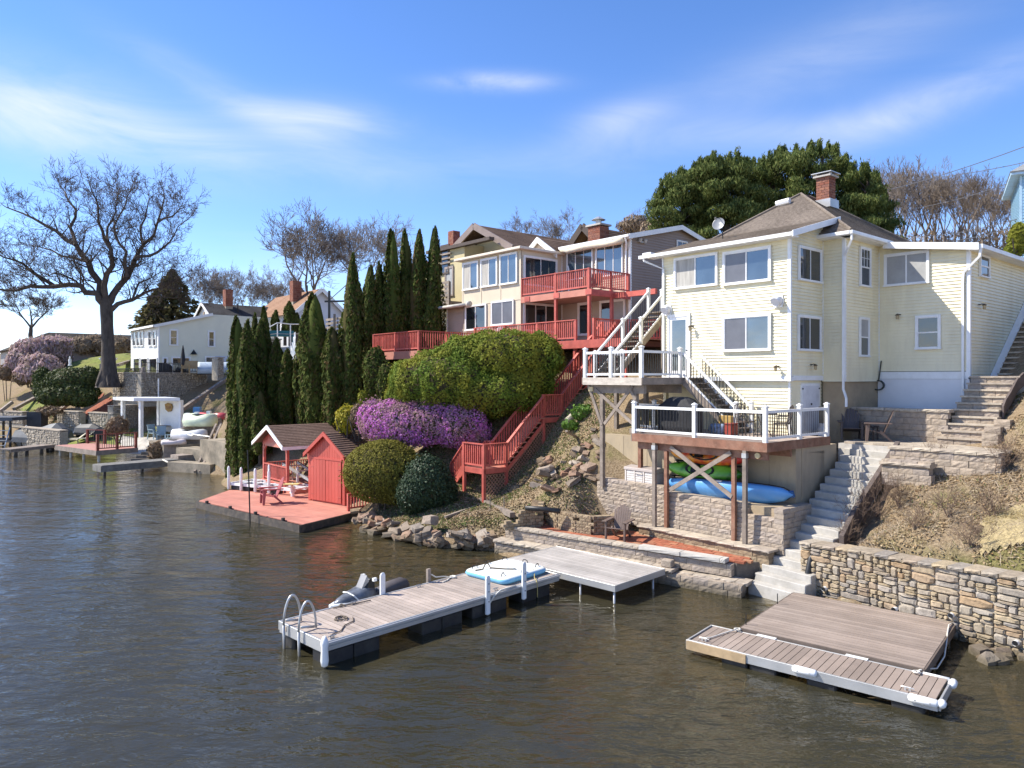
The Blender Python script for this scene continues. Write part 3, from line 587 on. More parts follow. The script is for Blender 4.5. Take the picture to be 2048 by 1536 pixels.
# inflatable mat
mt_, t_, b_ = _base('mat_print'); MATS['mat_print'] = mt_
gg = N(t_, 'ShaderNodeNewGeometry'); sp_ = N(t_, 'ShaderNodeSeparateXYZ'); LK(t_, gg.outputs['Normal'], sp_.inputs[0])
LK(t_, ramp(t_, sp_.outputs[2], [(.55, (.17,.45,.66)), (.86, (.74,.76,.73))]), b_.inputs['Base Color']); b_.inputs['Roughness'].default_value = .45
MT = FD @ Matrix.Translation((5.5, .22, zt)) @ Matrix.Rotation(.03, 4, 'Z')
im = thing('inflatable_mat', 'white and pale blue inflatable floating mat lying on the inner end of the long dock', 'inflatable mat', MT)
def rr(w, d, r, n=5):
    o = []
    for cx_, cy_, a0 in ((w-r, r, -90), (w-r, d-r, 0), (r, d-r, 90), (r, r, 180)):
        o += [(cx_+r*math.cos(math.radians(a0+90*i/n)), cy_+r*math.sin(math.radians(a0+90*i/n))) for i in range(n+1)]
    return o
mw_, md_ = 1.85, 1.62; rings = []
for z, s in ((.0, .07), (.03, .03), (.09, 0), (.15, .03), (.178, .08), (.185, .14)):
    rings.append([(s+x*(mw_-2*s)/mw_, s+y*(md_-2*s)/md_, z) for x, y in rr(mw_, md_, .22)])
MB(MT).loft(rings).build('mat_body', mt_, im, smooth=True)
for x, y, a in ((.25, .3, .4), (.9, .14, 0), (1.6, .25, .3), (1.72, .8, 1.5), (1.55, 1.45, 0), (.9, 1.5, 0), (.3, 1.42, 0)):
    d = Vector((math.cos(a), math.sin(a), 0))*.1; c = Vector((x, y, .185))
    MB(MT).tube([c-d, c-d*.8+Vector((0,0,.06)), c+Vector((0,0,.08)), c+d*.8+Vector((0,0,.06)), c+d], .013, 6).build('handle', BLK, im)
PRB = mat('print_blue', (.56,.65,.72), .5)
def text(s, name, mt2, parent, mw, size, ext=.003, align='CENTER'):
    cu = bpy.data.curves.new(name, 'FONT'); cu.body = s; cu.size = size; cu.extrude = ext; cu.align_x = align; cu.align_y = 'CENTER'
    o = bpy.data.objects.new(name, cu); COL.objects.link(o); dg = bpy.context.evaluated_depsgraph_get()
    me = bpy.data.meshes.new_from_object(o.evaluated_get(dg)); bpy.data.objects.remove(o)
    me.materials.clear(); me.materials.append(mt2); return shared_obj(name, me, parent, mw)
text('ALOOTR', 'lettering', PRB, im, MT @ Matrix.Translation((.98, .8, .188)) @ Matrix.Rotation(math.pi*.5+math.pi, 4, 'Z'), .3)
rope('tether_rope', 'dark yellow-marked tether strap thrown over the inflatable mat', [(.1,1.2,.2),(.3,1.1,.21),(.45,1.15,.32),(.6,1.2,.3),(.55,1.05,.21),(.75,.7,.2),(.95,.45,.2)], .018, MT, mat('strap', (.10,.075,.04), .8))
rope('tether_rope', 'yellowish rope hanging from the near rim of the long dock below the inflatable mat', [(1.3,.15,.2),(1.2,.0,.1),(1.02,-.16,.05),(.95,-.3,.02),(.94,-.33,-.2),(.94,-.33,-.42)], .013, MT, mat('yellow_rope', (.45,.36,.14), .9))
# square fixed dock on pipes
QD = frame2((2.72, 19.39), -.717, .697); ql, qw, qz = 4.12, 2.42, .5     # x along the boards; y = towards the lake is negative, bank positive
QD = Matrix.Translation((2.72+.697*qw, 19.39+.717*qw, 0)) @ Matrix.Rotation(math.atan2(.697, -.717), 4, 'Z')
qd = thing('square_dock', 'square pale grey dock on thin metal legs, set against the brick terrace', 'dock', QD)
boards(qd, QD, .04, ql-.04, .04, qw-.04, qz, .15, .03, COMPG, along='x', gap=.018)
mb = MB(QD).box(0, ql, -.0, .038, qz-.17, qz+.008).box(0, ql, qw-.038, qw, qz-.17, qz+.008).box(0, .038, .04, qw-.04, qz-.17, qz+.004).box(ql-.038, ql, .04, qw-.04, qz-.17, qz+.004)
for i in range(4): mb.box(.7+i*.8, .76+i*.8, .04, qw-.04, qz-.15, qz-.035)
mb.build('metal_frame', ALU, qd, bevel=.004)
for x, y in ((.1, qw-.1), (1.25, qw-.1), (2.9, qw-.1), (.12, .45), (ql-.1, qw-.1), (ql-.1, .3)): MB(QD).tube([(x, y, -1.2), (x, y, qz-.03)], .03, 10).build('leg', ALU, qd, smooth=True)
# right-hand platform and its floating strip
RD = frame2((3.81, 15.95), .771, -.637)
rp = thing('lake_platform', 'large dark brown composite platform lying beside the fieldstone wall', 'dock', RD)
boards(rp, RD, .64, 4.3, 1.34, 4.85, .36, .15, .03, COMPD, along='x', gap=.014)
MB(RD).box(.62, 4.32, 1.30, 1.338, .16, .356).box(.62, 4.32, 4.852, 4.89, .16, .356).box(.6, .638, 1.34, 4.85, .16, .352).box(4.302, 4.34, 1.34, 4.85, .16, .352).build('rim_frame', mat('dark_rim', (.13,.10,.08), .7, .2), rp)
for x, y in ((.7, 1.45), (4.2, 1.45), (.7, 3.0), (4.2, 4.7), (4.2, 3.0), (.7, 4.7)): MB(RD).tube([(x, y, -1.0), (x, y, .33)], .03, 8).build('leg', ALU, rp)
for x, y in ((.66, 1.6), (.66, 3.6)): MB(RD).tube([(x, y, .33), (x, y, .62)], .012, 6).build('peg', BLK, rp)
rs = thing('float_strip', 'narrow floating dock strip of crosswise brown boards with white bumpers along the platform', 'dock', RD)
boards(rs, RD, .05, 4.72, .06, 1.22, .3, .145, .03, COMPD, along='y', gap=.014)
MB(RD).box(0, 4.76, .0, .05, .12, .31).box(0, 4.76, 1.225, 1.27, .12, .305).box(-.04, .0, .0, 1.27, .12, .302).box(4.762, 4.80, .05, 1.22, .12, .302).build('metal_frame', ALU, rs, bevel=.004)
MB(RD).box(-.02, 1.3, -.028, -.002, .11, .29).build('timber_fender', mat('wet_plank', (.42,.30,.17), .8, .25, 2), rs)
for x in (.75, 1.35, 2.5, 4.0):
    for y in ((.04, .5), (.75, 1.2)): MB(RD).box(x, x+.55, y[0], y[1], -.3, .12).build('float', DKP, rs, bevel=.03)
for x0, x1, y in ((2.25, 2.72, -.03), (4.3, 4.78, -.03)):
    bb = MB(RD).tube([(x0, y, .27), (x0+.03, y, .27), (x1-.03, y, .27), (x1, y, .27)], [.03, .075, .075, .03], 10).build('dock_bumper', VINYL, rs, smooth=True)
    for x in (x0+.12, x1-.12): MB(RD).tube([(x, y-.085, .27), (x, y-.07, .27)], .016, 8).build('bolt', ALU, bb)
for y0, y1 in ((-.06, .12), (1.0, 1.26)):
    MB(RD).tube([(4.80, y0, .27), (4.82, y0+.05, .27), (4.82, y1-.05, .27), (4.80, y1, .27)], [.03, .075, .075, .03], 10).build('dock_bumper', VINYL, rs, smooth=True)
MB(RD).tube([(4.3, 1.26, .28), (4.75, 1.26, .28)], .045, 8).build('dock_bumper', VINYL, rs, smooth=True)
for x in (1.05, 2.9): MB(RD).box(x, x+.42, 1.2, 1.3, .308, .325).build('hinge_plate', VINYL, rs)
for x in (.3, 4.25): cleat(rs, RD, x, .18, .3, 1.1)
rope('mooring_rope', 'pale rope between the brown platform corner and the floating strip', [(4.28,4.7,.38),(4.25,4.4,.4),(4.3,3.9,.37),(4.36,3.4,.3),(4.4,2.9,.16),(4.38,2.2,.12),(4.3,1.5,.3),(4.25,1.2,.36)], .015, RD, WROPE, ((4.22, 1.12, .32), .06, 18))
rope('mooring_rope', 'white line lying across the boards at the lakeward end of the strip', [(.62,1.2,.36),(.5,1.0,.33),(.42,.7,.325),(.35,.4,.325),(.3,.2,.36)], .014, RD, WROPE, ((.62, 1.22, .33), .06, 16))
# ---------------------------------------------------------------- fieldstone wall on the right, with its drain pipes
SW = frame2((7.85, 20.05), 3.65, -5.15); SWL = 10.4
sw = thing('stone_wall', 'tall fieldstone retaining wall behind the brown platform', 'wall', SW)
stone_wall(sw, SW, SWL, 1.75, .55, .056, FIELD, 5, ztop=lambda x: 1.50+.033*x)
for i in range(30):
    a, b = i*SWL/30, (i+1)*SWL/30
    mw = SW @ Matrix.Translation(((a+b)/2, .26+R.uniform(-.02, .02), 1.49+.033*a+R.uniform(-.01, .03))) @ Matrix.Rotation(R.uniform(-.05, .05), 4, 'Z') @ Matrix.Diagonal((b-a-.015, .62, .08, 1))
    shared_obj('cap_stone', rough_block(FIELD, R.randrange(3)), sw, mw)
for x, z in ((.75, .42), (2.6, .35), (3.9, .55), (5.2, .3), (6.2, .45)): MB(SW).tube([(x, -.10, z), (x, .1, z)], .06, 12, cap=False).build('drain_pipe', VINYL, sw); MB(SW).tube([(x, -.09, z), (x, .1, z)], .047, 12).build('dark_plug', BLK, sw)  # black plug put in each pipe to stand for its unlit inside
# ---------------------------------------------------------------- concrete steps up the bank
st = thing('concrete_steps', 'long flight of pale concrete steps climbing from the water to the upper patio', 'steps', frame(6.9, 20.3))
NSt = 18; A0, A1, B0, B1 = Vector((6.62,20.35,0)), Vector((10.66,23.6,0)), Vector((7.45,19.15,0)), Vector((11.45,22.3,0))
stepm = []
for i in range(NSt):
    t = i/(NSt-1); z = .33+.2*i; fl = .18*max(0, 1-i/5)
    a, b = A0.lerp(A1, t), B0.lerp(B1, t); e = (b-a).normalized(); f = (A1-A0).normalized(); a = a-e*fl*.6; b = b+e*fl*.3; a2, b2 = a+f*.62, b+f*.62
    mb = MB(); j = [R.uniform(-.015, .015) for _ in range(4)]
    mb.add([(*(a+f*j[0]).xy, z-.55), (*(b+f*j[1]).xy, z-.55), (*b2.xy, z-.55), (*a2.xy, z-.55), (*(a+f*j[0]).xy, z), (*(b+f*j[1]).xy, z+R.uniform(-.01, .01)), (*b2.xy, z+.005), (*a2.xy, z+.005)],
           [(0,3,2,1),(4,5,6,7),(0,1,5,4),(1,2,6,5),(2,3,7,6),(3,0,4,7)])
    mb.build('step', CONCS, st, bevel=.018)
RIM = mat('dark_timber', (.11,.085,.075), .7, .2, 4)
pts = []
for i in range(4, NSt+1):
    t = i/(NSt-1); p = B0.lerp(B1, t)+(B1-B0).normalized()*.1; e = Vector((.77, -.63, 0)); z = .33+.2*i+.12
    pts.append((p+e*(.06+ .10*max(0, 1-abs(i-6)/3)), z))
mb = MB()
for (p, z), (q, w) in zip(pts[2:], pts[3:]):
    d = Vector((.045, -.045, 0)); mb.add([(*(p-d).xy, z-.5), (*(p+d).xy, z-.5), (*(q+d).xy, w-.5), (*(q-d).xy, w-.5), (*(p-d).xy, z), (*(p+d).xy, z), (*(q+d).xy, w), (*(q-d).xy, w)], [(0,3,2,1),(4,5,6,7),(0,1,5,4),(1,2,6,5),(2,3,7,6),(3,0,4,7)])
mb.build('side_board', RIM, st)
tag(MB().tube([G(1610,1172,.42)+Vector((.05,0,0)), G(1612,1145,.75)+Vector((.05,0,0)), G(1617,1118,1.1)+Vector((.06,0,0)), G(1626,1098,1.35)+Vector((.05,0,0))], .075, 10).build('drain_hose', DKP, smooth=True), 'black corrugated drain pipe curving down beside the foot of the concrete steps', 'pipe')
# ---------------------------------------------------------------- brick terrace
TE = frame2((-.55, 25.05), .795, -.607); TL = 8.75; PZ = .82     # x along the water, y inland
te = thing('brick_terrace', 'red paver terrace edged with grey garden blocks at the waterline', 'terrace', TE)
MB(TE).prism([(.15,.75),(8.1,.75),(8.55,1.3),(7.6,2.9),(4.0,2.75),(.4,2.3)], -.4, PZ-.062).build('terrace_base', mat('dark_base', (.17,.14,.11), .9, .3, 3, .5, 20), te)  # base in one darker brown, left showing near the steps
MB(TE).box(-.1, 8.4, .3, .8, -.5, .36).build('bench_base', CONCT, te)
block_wall(te, TE @ Matrix.Translation((-.1, .05, -.25)), 8.6, .62, .32, .42, .2, BLOCK)
caps(te, TE @ Matrix.Translation((-.12, .0, .38)), 6.6, .5, .09, .45, CAPST)
caps(te, TE @ Matrix.Translation((6.6, .25, .30)), 2.0, .5, .09, .4, CAPST)
block_wall(te, TE @ Matrix.Translation((.05, .46, .42)), 8.0, .36, .25, .4, .17, BLOCK)
caps(te, TE @ Matrix.Translation((.0, .44, PZ-.03)), 5.2, .3, .1, .38, CAPST, name='edge_stone')
caps(te, TE @ Matrix.Translation((5.2, .40, PZ-.02)), 2.7, .32, .12, 1.35, mat('pale_curb', (.47,.44,.39), .8, .1, 4), name='curb_stone')
for i in range(30):
    for j in range(10):
        w, d = .27, .21; x = .2+i*w+(.13 if j % 2 else 0); y = .75+j*d
        lim = 2.0+.12*x if x < 6.6 else 2.75-(x-6.6)*.95
        if y > lim or x > 8.2+.3*(y-.75): continue
        pc('paver', PAVER, te, TE, (x+w/2, y+d/2, PZ-.03+R.uniform(-.006, .006)), (w-.012, d-.012, .06), R.uniform(-.02, .02))
tag(MB(TE).box(5.8,6.15,1.95,2.15,PZ+.002,PZ+.16).build('loose_block', BLOCK, bevel=.02), 'single tan block lying loose on the red pavers near the steps', 'block')
tag(MB(TE).box(6.05,6.38,.14,.4,.475,.68).build('loose_block', BLOCK, bevel=.02), 'single tan block sitting on the lower waterside bench of the terrace', 'block')
# low foot wall, tall block retaining wall
RW = frame2((4.67, 24.0), .634, -.773)      # x along, y inland; deck posts stand on its cap
rw = thing('block_wall', 'tall grey garden-block retaining wall below the lower deck', 'wall', RW)
block_wall(rw, RW @ Matrix.Translation((-.55, -.16, .5)), 4.75, .55, .3, .42, .19, PLANB, name='footing_block')
caps(rw, RW @ Matrix.Translation((-.6, -.2, 1.06)), 4.85, .55, .06, .6, CAPST)
block_wall(rw, RW @ Matrix.Translation((-3.0, .32, .95)), 7.35, 1.45, .35, .40, .145, BLOCK, batter=.008, top=lambda x: 1.38+.05*math.sin(x) if x < 6.2 else 1.1)
block_wall(rw, RW @ Matrix.Translation((4.36, .34, .95)) @ Matrix.Rotation(math.pi/2, 4, 'Z'), 1.6, 1.2, .3, .40, .145, BLOCK)
MB(RW).box(-2.9, 4.2, .55, 1.9, .4, 2.2).build('backfill', CONCT, rw)
# curved planter of small blocks
def arc_wall(label, pts, H, seed, hfun):
    w = thing('planter_wall', label, 'wall', Matrix.Translation(pts[0]))
    bh = .105; nrow = int(H/bh)
    for j in range(nrow):
        for i in range(len(pts)-1):
            a, b = Vector(pts[i]), Vector(pts[i+1]); n = max(1, round((b-a).length/.24)); d = (b-a)/n
            for k in range(-1 if j % 2 else 0, n):
                c = a+d*(k+.5+(.5 if j % 2 else 0)); tt = (i+(k+.5)/n)/(len(pts)-1)
                if (j+.5)*bh > hfun(tt) or R.random() < .04: continue
                mw = Matrix.Translation((c.x, c.y, pts[0][2]+(j+.5)*bh)) @ Matrix.Rotation(math.atan2(d.y, d.x)+R.uniform(-.05, .05), 4, 'Z') @ Matrix.Diagonal((d.length-.015, .2, bh-.01, 1))
                shared_obj('block', rough_block(PLANB, R.randrange(3)), w, mw)
    return w
g0 = lambda px, py: tuple(G(px, py, PZ-.02))
arc_wall('small tan block planter wall stepping up at the left end of the red terrace', [g0(1010,1060), g0(1045,1057), g0(1080,1054), tuple(G(1082,1040,PZ-.02))], .72, 3, lambda t: .25+.75*min(1, t*1.6))
arc_wall('curved tan block planter wall with open joints behind the brown patio chair', [tuple(G(1096,1048,PZ-.02)), g0(1115,1057), g0(1150,1065), g0(1185,1070), g0(1225,1068), tuple(G(1240,1056,PZ-.02))], .66, 4, lambda t: .62 if .05 < t < .97 else .4)
# ---------------------------------------------------------------- yellow house (x along its front, y inland)
HX, HYY = 9.08, 24.0; H = Matrix.Translation((HX, HYY, 0)) @ Matrix.Rotation(math.atan2(-.76, .65), 4, 'Z')
def ha(px, b): k = (px-CX)/F; return (k*(HYY+.65*b)-HX-.76*b)/(.65+.76*k)
def hz(px, py, b): a = ha(px, b); return HC-(py-HY)/F*(HYY-.76*a+.65*b)
def sb(px, a): k = (px-CX)/F; return (HX+.65*a-k*(HYY-.76*a))/(.65*k-.76)
def sz(px, py, a): b = sb(px, a); return HC-(py-HY)/F*(HYY-.76*a+.65*b)
RZ = lambda d: Matrix.Rotation(math.radians(d), 4, 'Z'); T = lambda x, y, z=0: Matrix.Translation((x, y, z))
SXL, BB, SCX, EB, EX, RB = -5.17, 2.18, .78, 4.78, 3.70, 11.0
yh = thing('yellow_house', 'pale yellow clapboard house with a hipped brown shingle roof and white windows', 'house', H @ T(0, 0, 4))
SIDE = H @ RZ(90)                                     # planes facing +x : local x = inland, y = -x
W0 = MB(H); W0.box(SXL+.1, -.12, .3, 5, 3.9, 10.55).box(-5.5, SCX-.1, BB+.1, 8.4, 3.5, 10.8).box(SCX-.5, EX-.1, EB+.1, RB, 4.4, 10.2); W0.build('wall_core', mat('wall_core', (.3,.27,.18), .9), yh)
siding('clapboards', YEL, yh, H, SXL+.06, -.06, 6.02, 10.62)
siding('clapboards', YEL, yh, H @ T(0, .13), SXL+.2, -.1, 4.1, 5.86)
SD0 = SIDE @ T(0, 0); SD1 = SIDE @ T(0, -SCX); SD2 = SIDE @ T(0, -EX)
siding('clapboards', YEL, yh, SD0, .06, BB, 6.05, 11.25, clip=lambda z: (.06 if z < 10.72 else .06+(z-10.72)/.27, BB))
siding('clapboards', YEL, yh, SIDE @ T(0, .06), .12, BB, 4.1, 5.9)
siding('clapboards', YEL, yh, H @ T(0, BB), .0, SCX-.04, 5.86, 10.8)
siding('clapboards', YEL, yh, SD1, BB+.04, EB, 5.86, 10.8)
siding('clapboards', YEL, yh, H @ T(0, EB), SCX, EX-.06, 6.22, 10.75, clip=lambda z: (SCX, EX-.06 if z < 10.25 else EX-.06-(z-10.25)*5.8))
siding('clapboards', YEL, yh, SD2, EB+.06, RB, 6.0, 10.3)
siding('clapboards', YEL, yh, H @ T(SXL, 0) @ RZ(-90), -5, -.06, 4.1, 10.6)
mb = MB(H)
mb.box(SXL-.0, 0.042, -.045, .14, 5.88, 6.03).box(-.04, .045, .14, BB, 5.9, 6.06)                     # band
mb.box(-.07, .036, -.036, .06, 6.03, 10.7).box(SXL, SXL+.07, -.036, .06, 6.0, 10.6).box(-.12, -.05, .10, .2, 4.1, 5.88)
mb.box(SCX-.08, SCX+.02, BB-.036, BB+.08, 5.86, 10.8).box(EX-.08, EX+.036, EB-.036, EB+.08, 6.0, 10.3).box(SCX, SCX+.05, EB-.03, EB, 6.2, 10.5).box(-.0, .05, BB-.03, BB, 6.1, 10.9)
mb.build('corner_trim', WHT, yh)
MB(H).box(SCX+.02, EX-.02, EB-.03, EB+.2, 5.95, 6.2).build('skirt_board', WHT, yh)
MB(H).box(SCX-.02, EX+.01, EB-.012, EB+.2, 4.4, 5.945).build('white_skirting', mat('painted_skirting', (.72,.72,.73), .6, .04, 1.2), yh)
MB(H).box(.0, SCX+.02-.06, BB+.04, 6, 3.6, 5.85).box(-.0, .02, BB-.3, BB+.05, 3.6, 5.0).build('foundation', CONCT, yh)
# windows
def wf(b, x0, x1, y0, y1, pl=None, **k):
    a0, a1 = ha(x0, b), ha(x1, b); z1, z0 = hz(x0, y0, b), hz(x0, y1, b); return window(yh, H @ T(0, b-.042), (a0+a1)/2, (z0+z1)/2, a1-a0, z1-z0, **k)
def ws(a, x0, x1, y0, y1, **k):
    b0, b1 = sb(x0, a), sb(x1, a); z1, z0 = sz(x0, y0, a), sz(x0, y1, a); return window(yh, SIDE @ T(0, -a-.042), (b0+b1)/2, (z0+z1)/2, b1-b0, z1-z0, **k)
wf(0, 1350, 1437, 517, 580, scr=[CURT, None], fr=.08); wf(0, 1447.5, 1544, 505, 572, scr=[SCRN, None], fr=.09); wf(0, 1447, 1544, 633, 704, scr=[SCRN, None], fr=.09)
ws(0, 1594, 1640, 490, 560, gl=GLSD); ws(0, 1593, 1639, 629, 701, gl=GLSD)
ws(SCX, 1717, 1738, 493, 572, kind='hung', fr=.06, bars=1); ws(SCX, 1716, 1735, 634, 713, kind='hung', fr=.06, scr=[BLIND, None])
wf(EB, 1769.5, 1860, 510, 574, scr=[BLIND, BLIND], fr=.08); wf(EB, 1832, 1883, 632, 699, kind='hung', fr=.08, gl=GLSD)
ws(EX, 1956, 1975, 508, 553, kind='hung', fr=.05, gl=GLSD)
# doors
xa, xb = ha(1337, 0), ha(1382, 0); dz1 = hz(1337, 630, 0)
mb = MB(H).box(xa, xa+.09, -.075, .03, 6.0, dz1).box(xb-.09, xb, -.075, .03, 6.0, dz1).box(xa+.09, xb-.09, -.075, .03, dz1-.1, dz1).box(xa+.09, xb-.09, -.05, .03, 6.0, 6.25).box(xa+.09, xa+.2, -.05, .03, 6.25, dz1-.1).box(xb-.2, xb-.09, -.05, .03, 6.25, dz1-.1).box(xa+.2, xb-.2, -.05, .03, dz1-.22, dz1-.1)
dr = mb.build('door', WHT, yh); MB(H).box(xa+.19, xb-.19, -.045, .02, 6.25, dz1-.22).build('pane', GLS, dr); MB(H).tube([(xb-.15,-.07,7.0),(xb-.15,-.02,7.0)], .03, 8).build('handle', BLK, dr)
yb0, yb1 = sb(1600, -.05), sb(1637, -.05); tz = sz(1600, 767, -.05)
ud = MB(H).box(-.05, .0, yb0, yb1, 4.12, tz).build('utility_door', WHT, yh); MB(H).box(.0, .012, yb0+.07, yb1-.07, 4.2, tz-.08).build('door_panel', mat('grey_white', (.66,.66,.68), .5), ud)
for z in (4.95, 5.1): MB(H).tube([(.01, (yb0+yb1)/2, z), (.04, (yb0+yb1)/2, z)], .035 if z > 5 else .02, 10).build('handle', BLK, ud)
for y in (yb0+.07, yb1-.07): MB(H).box(.012, .022, y-.04, y+.04, tz-.2, tz-.15).build('hinge', BLK, ud)
# roof
ez, apx = 10.86, 13.2; x0, x1, y0, y1 = -5.65, SCX+.38, BB-.36, 8.6; r0, r1 = (-2.25, 4.95, apx), (-2.25, 5.6, apx)
hp = lambda *p: [H @ Vector(q) for q in p]
shingles('roof', SHG, yh, hp((x0,y0,ez),(x1,y0,ez),r0,r0)); shingles('roof', SHG, yh, hp((x1,y0,ez),(x1,y1,ez),r1,r0)); shingles('roof', SHG, yh, hp((x1,y1,ez),(x0,y1,ez),r1,r1)); shingles('roof', SHG, yh, hp((x0,y1,ez),(x0,y0,ez),r0,r1))
sl_ = (apx-ez)/(r0[1]-y0); yb_ = 2.75; zt_ = ez+sl_*(yb_-y0)+.02
shingles('sunroom_roof', SHG, yh, hp((-5.6,-.36,10.66),(.33,-.36,10.66),(.33,yb_,zt_),(-5.6,yb_,zt_)))
mb = MB(H).tube([(x1,y0,ez+.04),(r0[0],r0[1],apx+.04)], .05, 6).tube([(x1,y1,ez+.04),(r1[0],r1[1],apx+.04)], .05, 6).tube([(x0,y0,ez+.04),(r0[0],r0[1],apx+.04)], .05, 6).tube([r0,r1], .06, 6); mb.build('ridge_cap', SHG, yh)
mb = MB(H).box(x0+.02, x1, y0-.11, y0-.0, ez-.13, ez+.0).box(x1, x1+.11, y0-.11, EB+.1, ez-.13, ez).box(x0, x1, y0, BB, ez-.15, ez-.09).box(SCX, x1, y0, EB, ez-.15, ez-.09)
mb.build('main_gutter', WHT, yh, bevel=.02)
mb = MB(H).box(-5.95, .33, -.48, -.36, 10.54, 10.66).box(-5.6, .3, -.36, .0, 10.53, 10.575)
mb.add([(.33,-.48,10.50),(.37,-.48,10.50),(.37,yb_,zt_-.18),(.33,yb_,zt_-.18),(.33,-.48,10.70),(.37,-.48,10.70),(.37,yb_,zt_+.02),(.33,yb_,zt_+.02)], [(0,3,2,1),(4,5,6,7),(0,1,5,4),(1,2,6,5),(2,3,7,6),(3,0,4,7)])
mb.build('sunroom_gutter', WHT, yh)
MB(H).box(-5.9, -5.5, -.3, .5, 10.66, 10.78).build('eave_return', WHT, yh)
zr = lambda x: 10.82-(x-SCX)*.145
shingles('wing_roof', SHG, yh, hp((EX+.36,RB+.2,zr(EX+.36)),(EX+.36,EB-.33,zr(EX+.36)),(SCX-.5,EB-.33,zr(SCX-.5)),(SCX-.5,RB+.2,zr(SCX-.5))), e=.3)
mb = MB(H); a, b = SCX+.3, EX+.38
mb.add([(x, y, zr(x)+z) for x in (a, b) for y, z in ((EB-.36,-.2),(EB-.32,-.2),(EB-.32,.03),(EB-.36,.03))], [(3,2,1,0),(4,5,6,7),(0,1,5,4),(1,2,6,5),(2,3,7,6),(3,0,4,7)])
mb.box(EX+.36, EX+.48, EB-.3, RB, zr(EX+.36)-.15, zr(EX+.36)-.02).box(EX, EX+.36, EB-.3, RB, zr(EX+.36)-.16, zr(EX+.36)-.1)
mb.build('wing_fascia', WHT, yh)
def spout(pts, r=.045): MB(H).tube(pts, r, 4).build('downspout', WHT, yh)
spout([(x1+.03,y0-.03,ez-.1),(x1+.03,y0-.03,ez-.3),(SCX+.02,BB-.06,ez-.75),(SCX-.02,BB-.07,ez-1.1),(SCX-.02,BB-.07,5.6),(SCX+.05,BB-.1,5.45),(SCX+.15,BB-.22,5.3),(SCX+.15,BB-.22,5.02)])
spout([(EX+.42,EB-.25,zr(EX+.4)-.12),(EX+.38,EB-.25,zr(EX+.4)-.4),(EX-.14,EB-.07,zr(EX+.4)-.85),(EX-.17,EB-.07,9.2),(EX-.17,EB-.07,5.0)], .05)
spout([(-5.75,-.42,10.55),(-5.72,-.42,10.45),(SXL+.1,-.06,10.1),(SXL+.1,-.06,6.1)])
chimney(yh, H @ T(-1.55, 5.55, 12.6), .52, .5, 1.2, rows=12)
MB(H).box(-1.9,-1.2,5.2,5.9,13.8,13.87).build('chimney_cap', CONC, yh); MB(H).box(-1.95,-1.15,5.15,5.95,13.94,13.97).box(-1.85,-1.78,5.3,5.4,13.87,13.94).box(-1.3,-1.23,5.3,5.4,13.87,13.94).build('chimney_lid', ALU, yh)
MB(H).box(-1.9,-1.2,5.2,5.9,12.6,12.92).build('chimney_flashing', ALU, yh)
MB(H).tube([(-2.95,4.35,12.86),(-2.4,4.35,12.9)], .12, 8).build('roof_vent', WHT, yh)
# wall fittings
def lamp(m, label):
    t = thing('wall_lantern', label, 'wall lamp', m, 'wall lanterns on the yellow house')
    MB(m).lathe([(.05,0),(.055,.02),(.03,.03)], (0,0,0), 8).build('back_plate', mat('bronze', (.07,.05,.035), .4), t)
    mb = MB(m).tube([(0,-.02,0),(0,-.1,.03),(0,-.16,.02)], .015, 6).lathe([(.02,.03),(.075,-.01),(.065,-.03)], (0,-.17,0), 8); mb.build('arm', MATS['bronze'], t)
    MB(m).lathe([(.055,-.03),(.05,-.15),(.03,-.165)], (0,-.17,0), 8).build('lamp_glass', mat('amber_glass', (.34,.27,.16), .15), t)
lamp(H @ T(ha(1557,0), -.02, hz(1557,733,0)), 'bronze wall lantern low on the sunlit front of the yellow house near its corner')
lamp(H @ T(ha(1386,0), -.02, hz(1386,653,0)), 'bronze wall lantern beside the glazed front door of the yellow house')
lamp(SIDE @ T(sb(1620,0), -.02, sz(1620,730,0)), 'bronze wall lantern above the small white utility door of the yellow house')
lamp(H @ T(ha(1799,EB), EB-.02, hz(1799,630,EB)), 'bronze wall lantern in the shaded wall left of the small double-hung window')
lamp(SIDE @ T(sb(1956,EX), -EX-.02, sz(1956,610,EX)), 'bronze wall lantern on the far right wall above the upper stairs')
def vent(px, py, label):
    m = H @ T(ha(px,0), -.01, hz(px,py,0)); t = thing('vent_hood', label, 'vent', m)
    MB(m).extr([(-.15,-.2),(.15,-.2),(.2,0),(.15,.2),(-.15,.2),(-.2,0)], -.0, -.05).build('back_plate', WHT, t); MB(m).tube([(0,-.05,.02),(0,-.22,.0),(0,-.26,-.03)], [.17,.17,.15], 12).build('hood', mat('grey_white', (.66,.66,.68), .5), t)
vent(1558, 603, 'round white vent hood between the storeys near the corner of the yellow house'); vent(1337, 621, 'round white vent hood above the front door at the left corner of the yellow house')
DM = H @ T(ha(1446,1.5), 1.5, 11.15) @ Matrix.Scale(.8, 4); dish = thing('satellite_dish', 'round grey satellite dish on the left eave of the yellow house roof', 'satellite dish', DM)
MB(DM).tube([(0,0,0),(0,-.05,.35),(-.1,-.1,.55)], .025, 6).build('mast', BLK, dish)
dm2 = DM @ T(-.12,-.12,.75) @ Matrix.Rotation(math.radians(75), 4, 'X') @ Matrix.Rotation(.2, 4, 'Y')
MB(dm2).lathe([(.0,.04),(.15,.05),(.28,.09),(.30,.11),(.28,.10),(.15,.07),(.0,.055)], (0,0,0), 20).build('dish', mat('dish_grey', (.22,.23,.25), .4), dish, smooth=True)
MB(dm2).tube([(0,.28,.1),(0,.1,.5)], .015, 6).box(-.04,.04,.05,.14,.46,.55).build('feed_arm', BLK, dish)
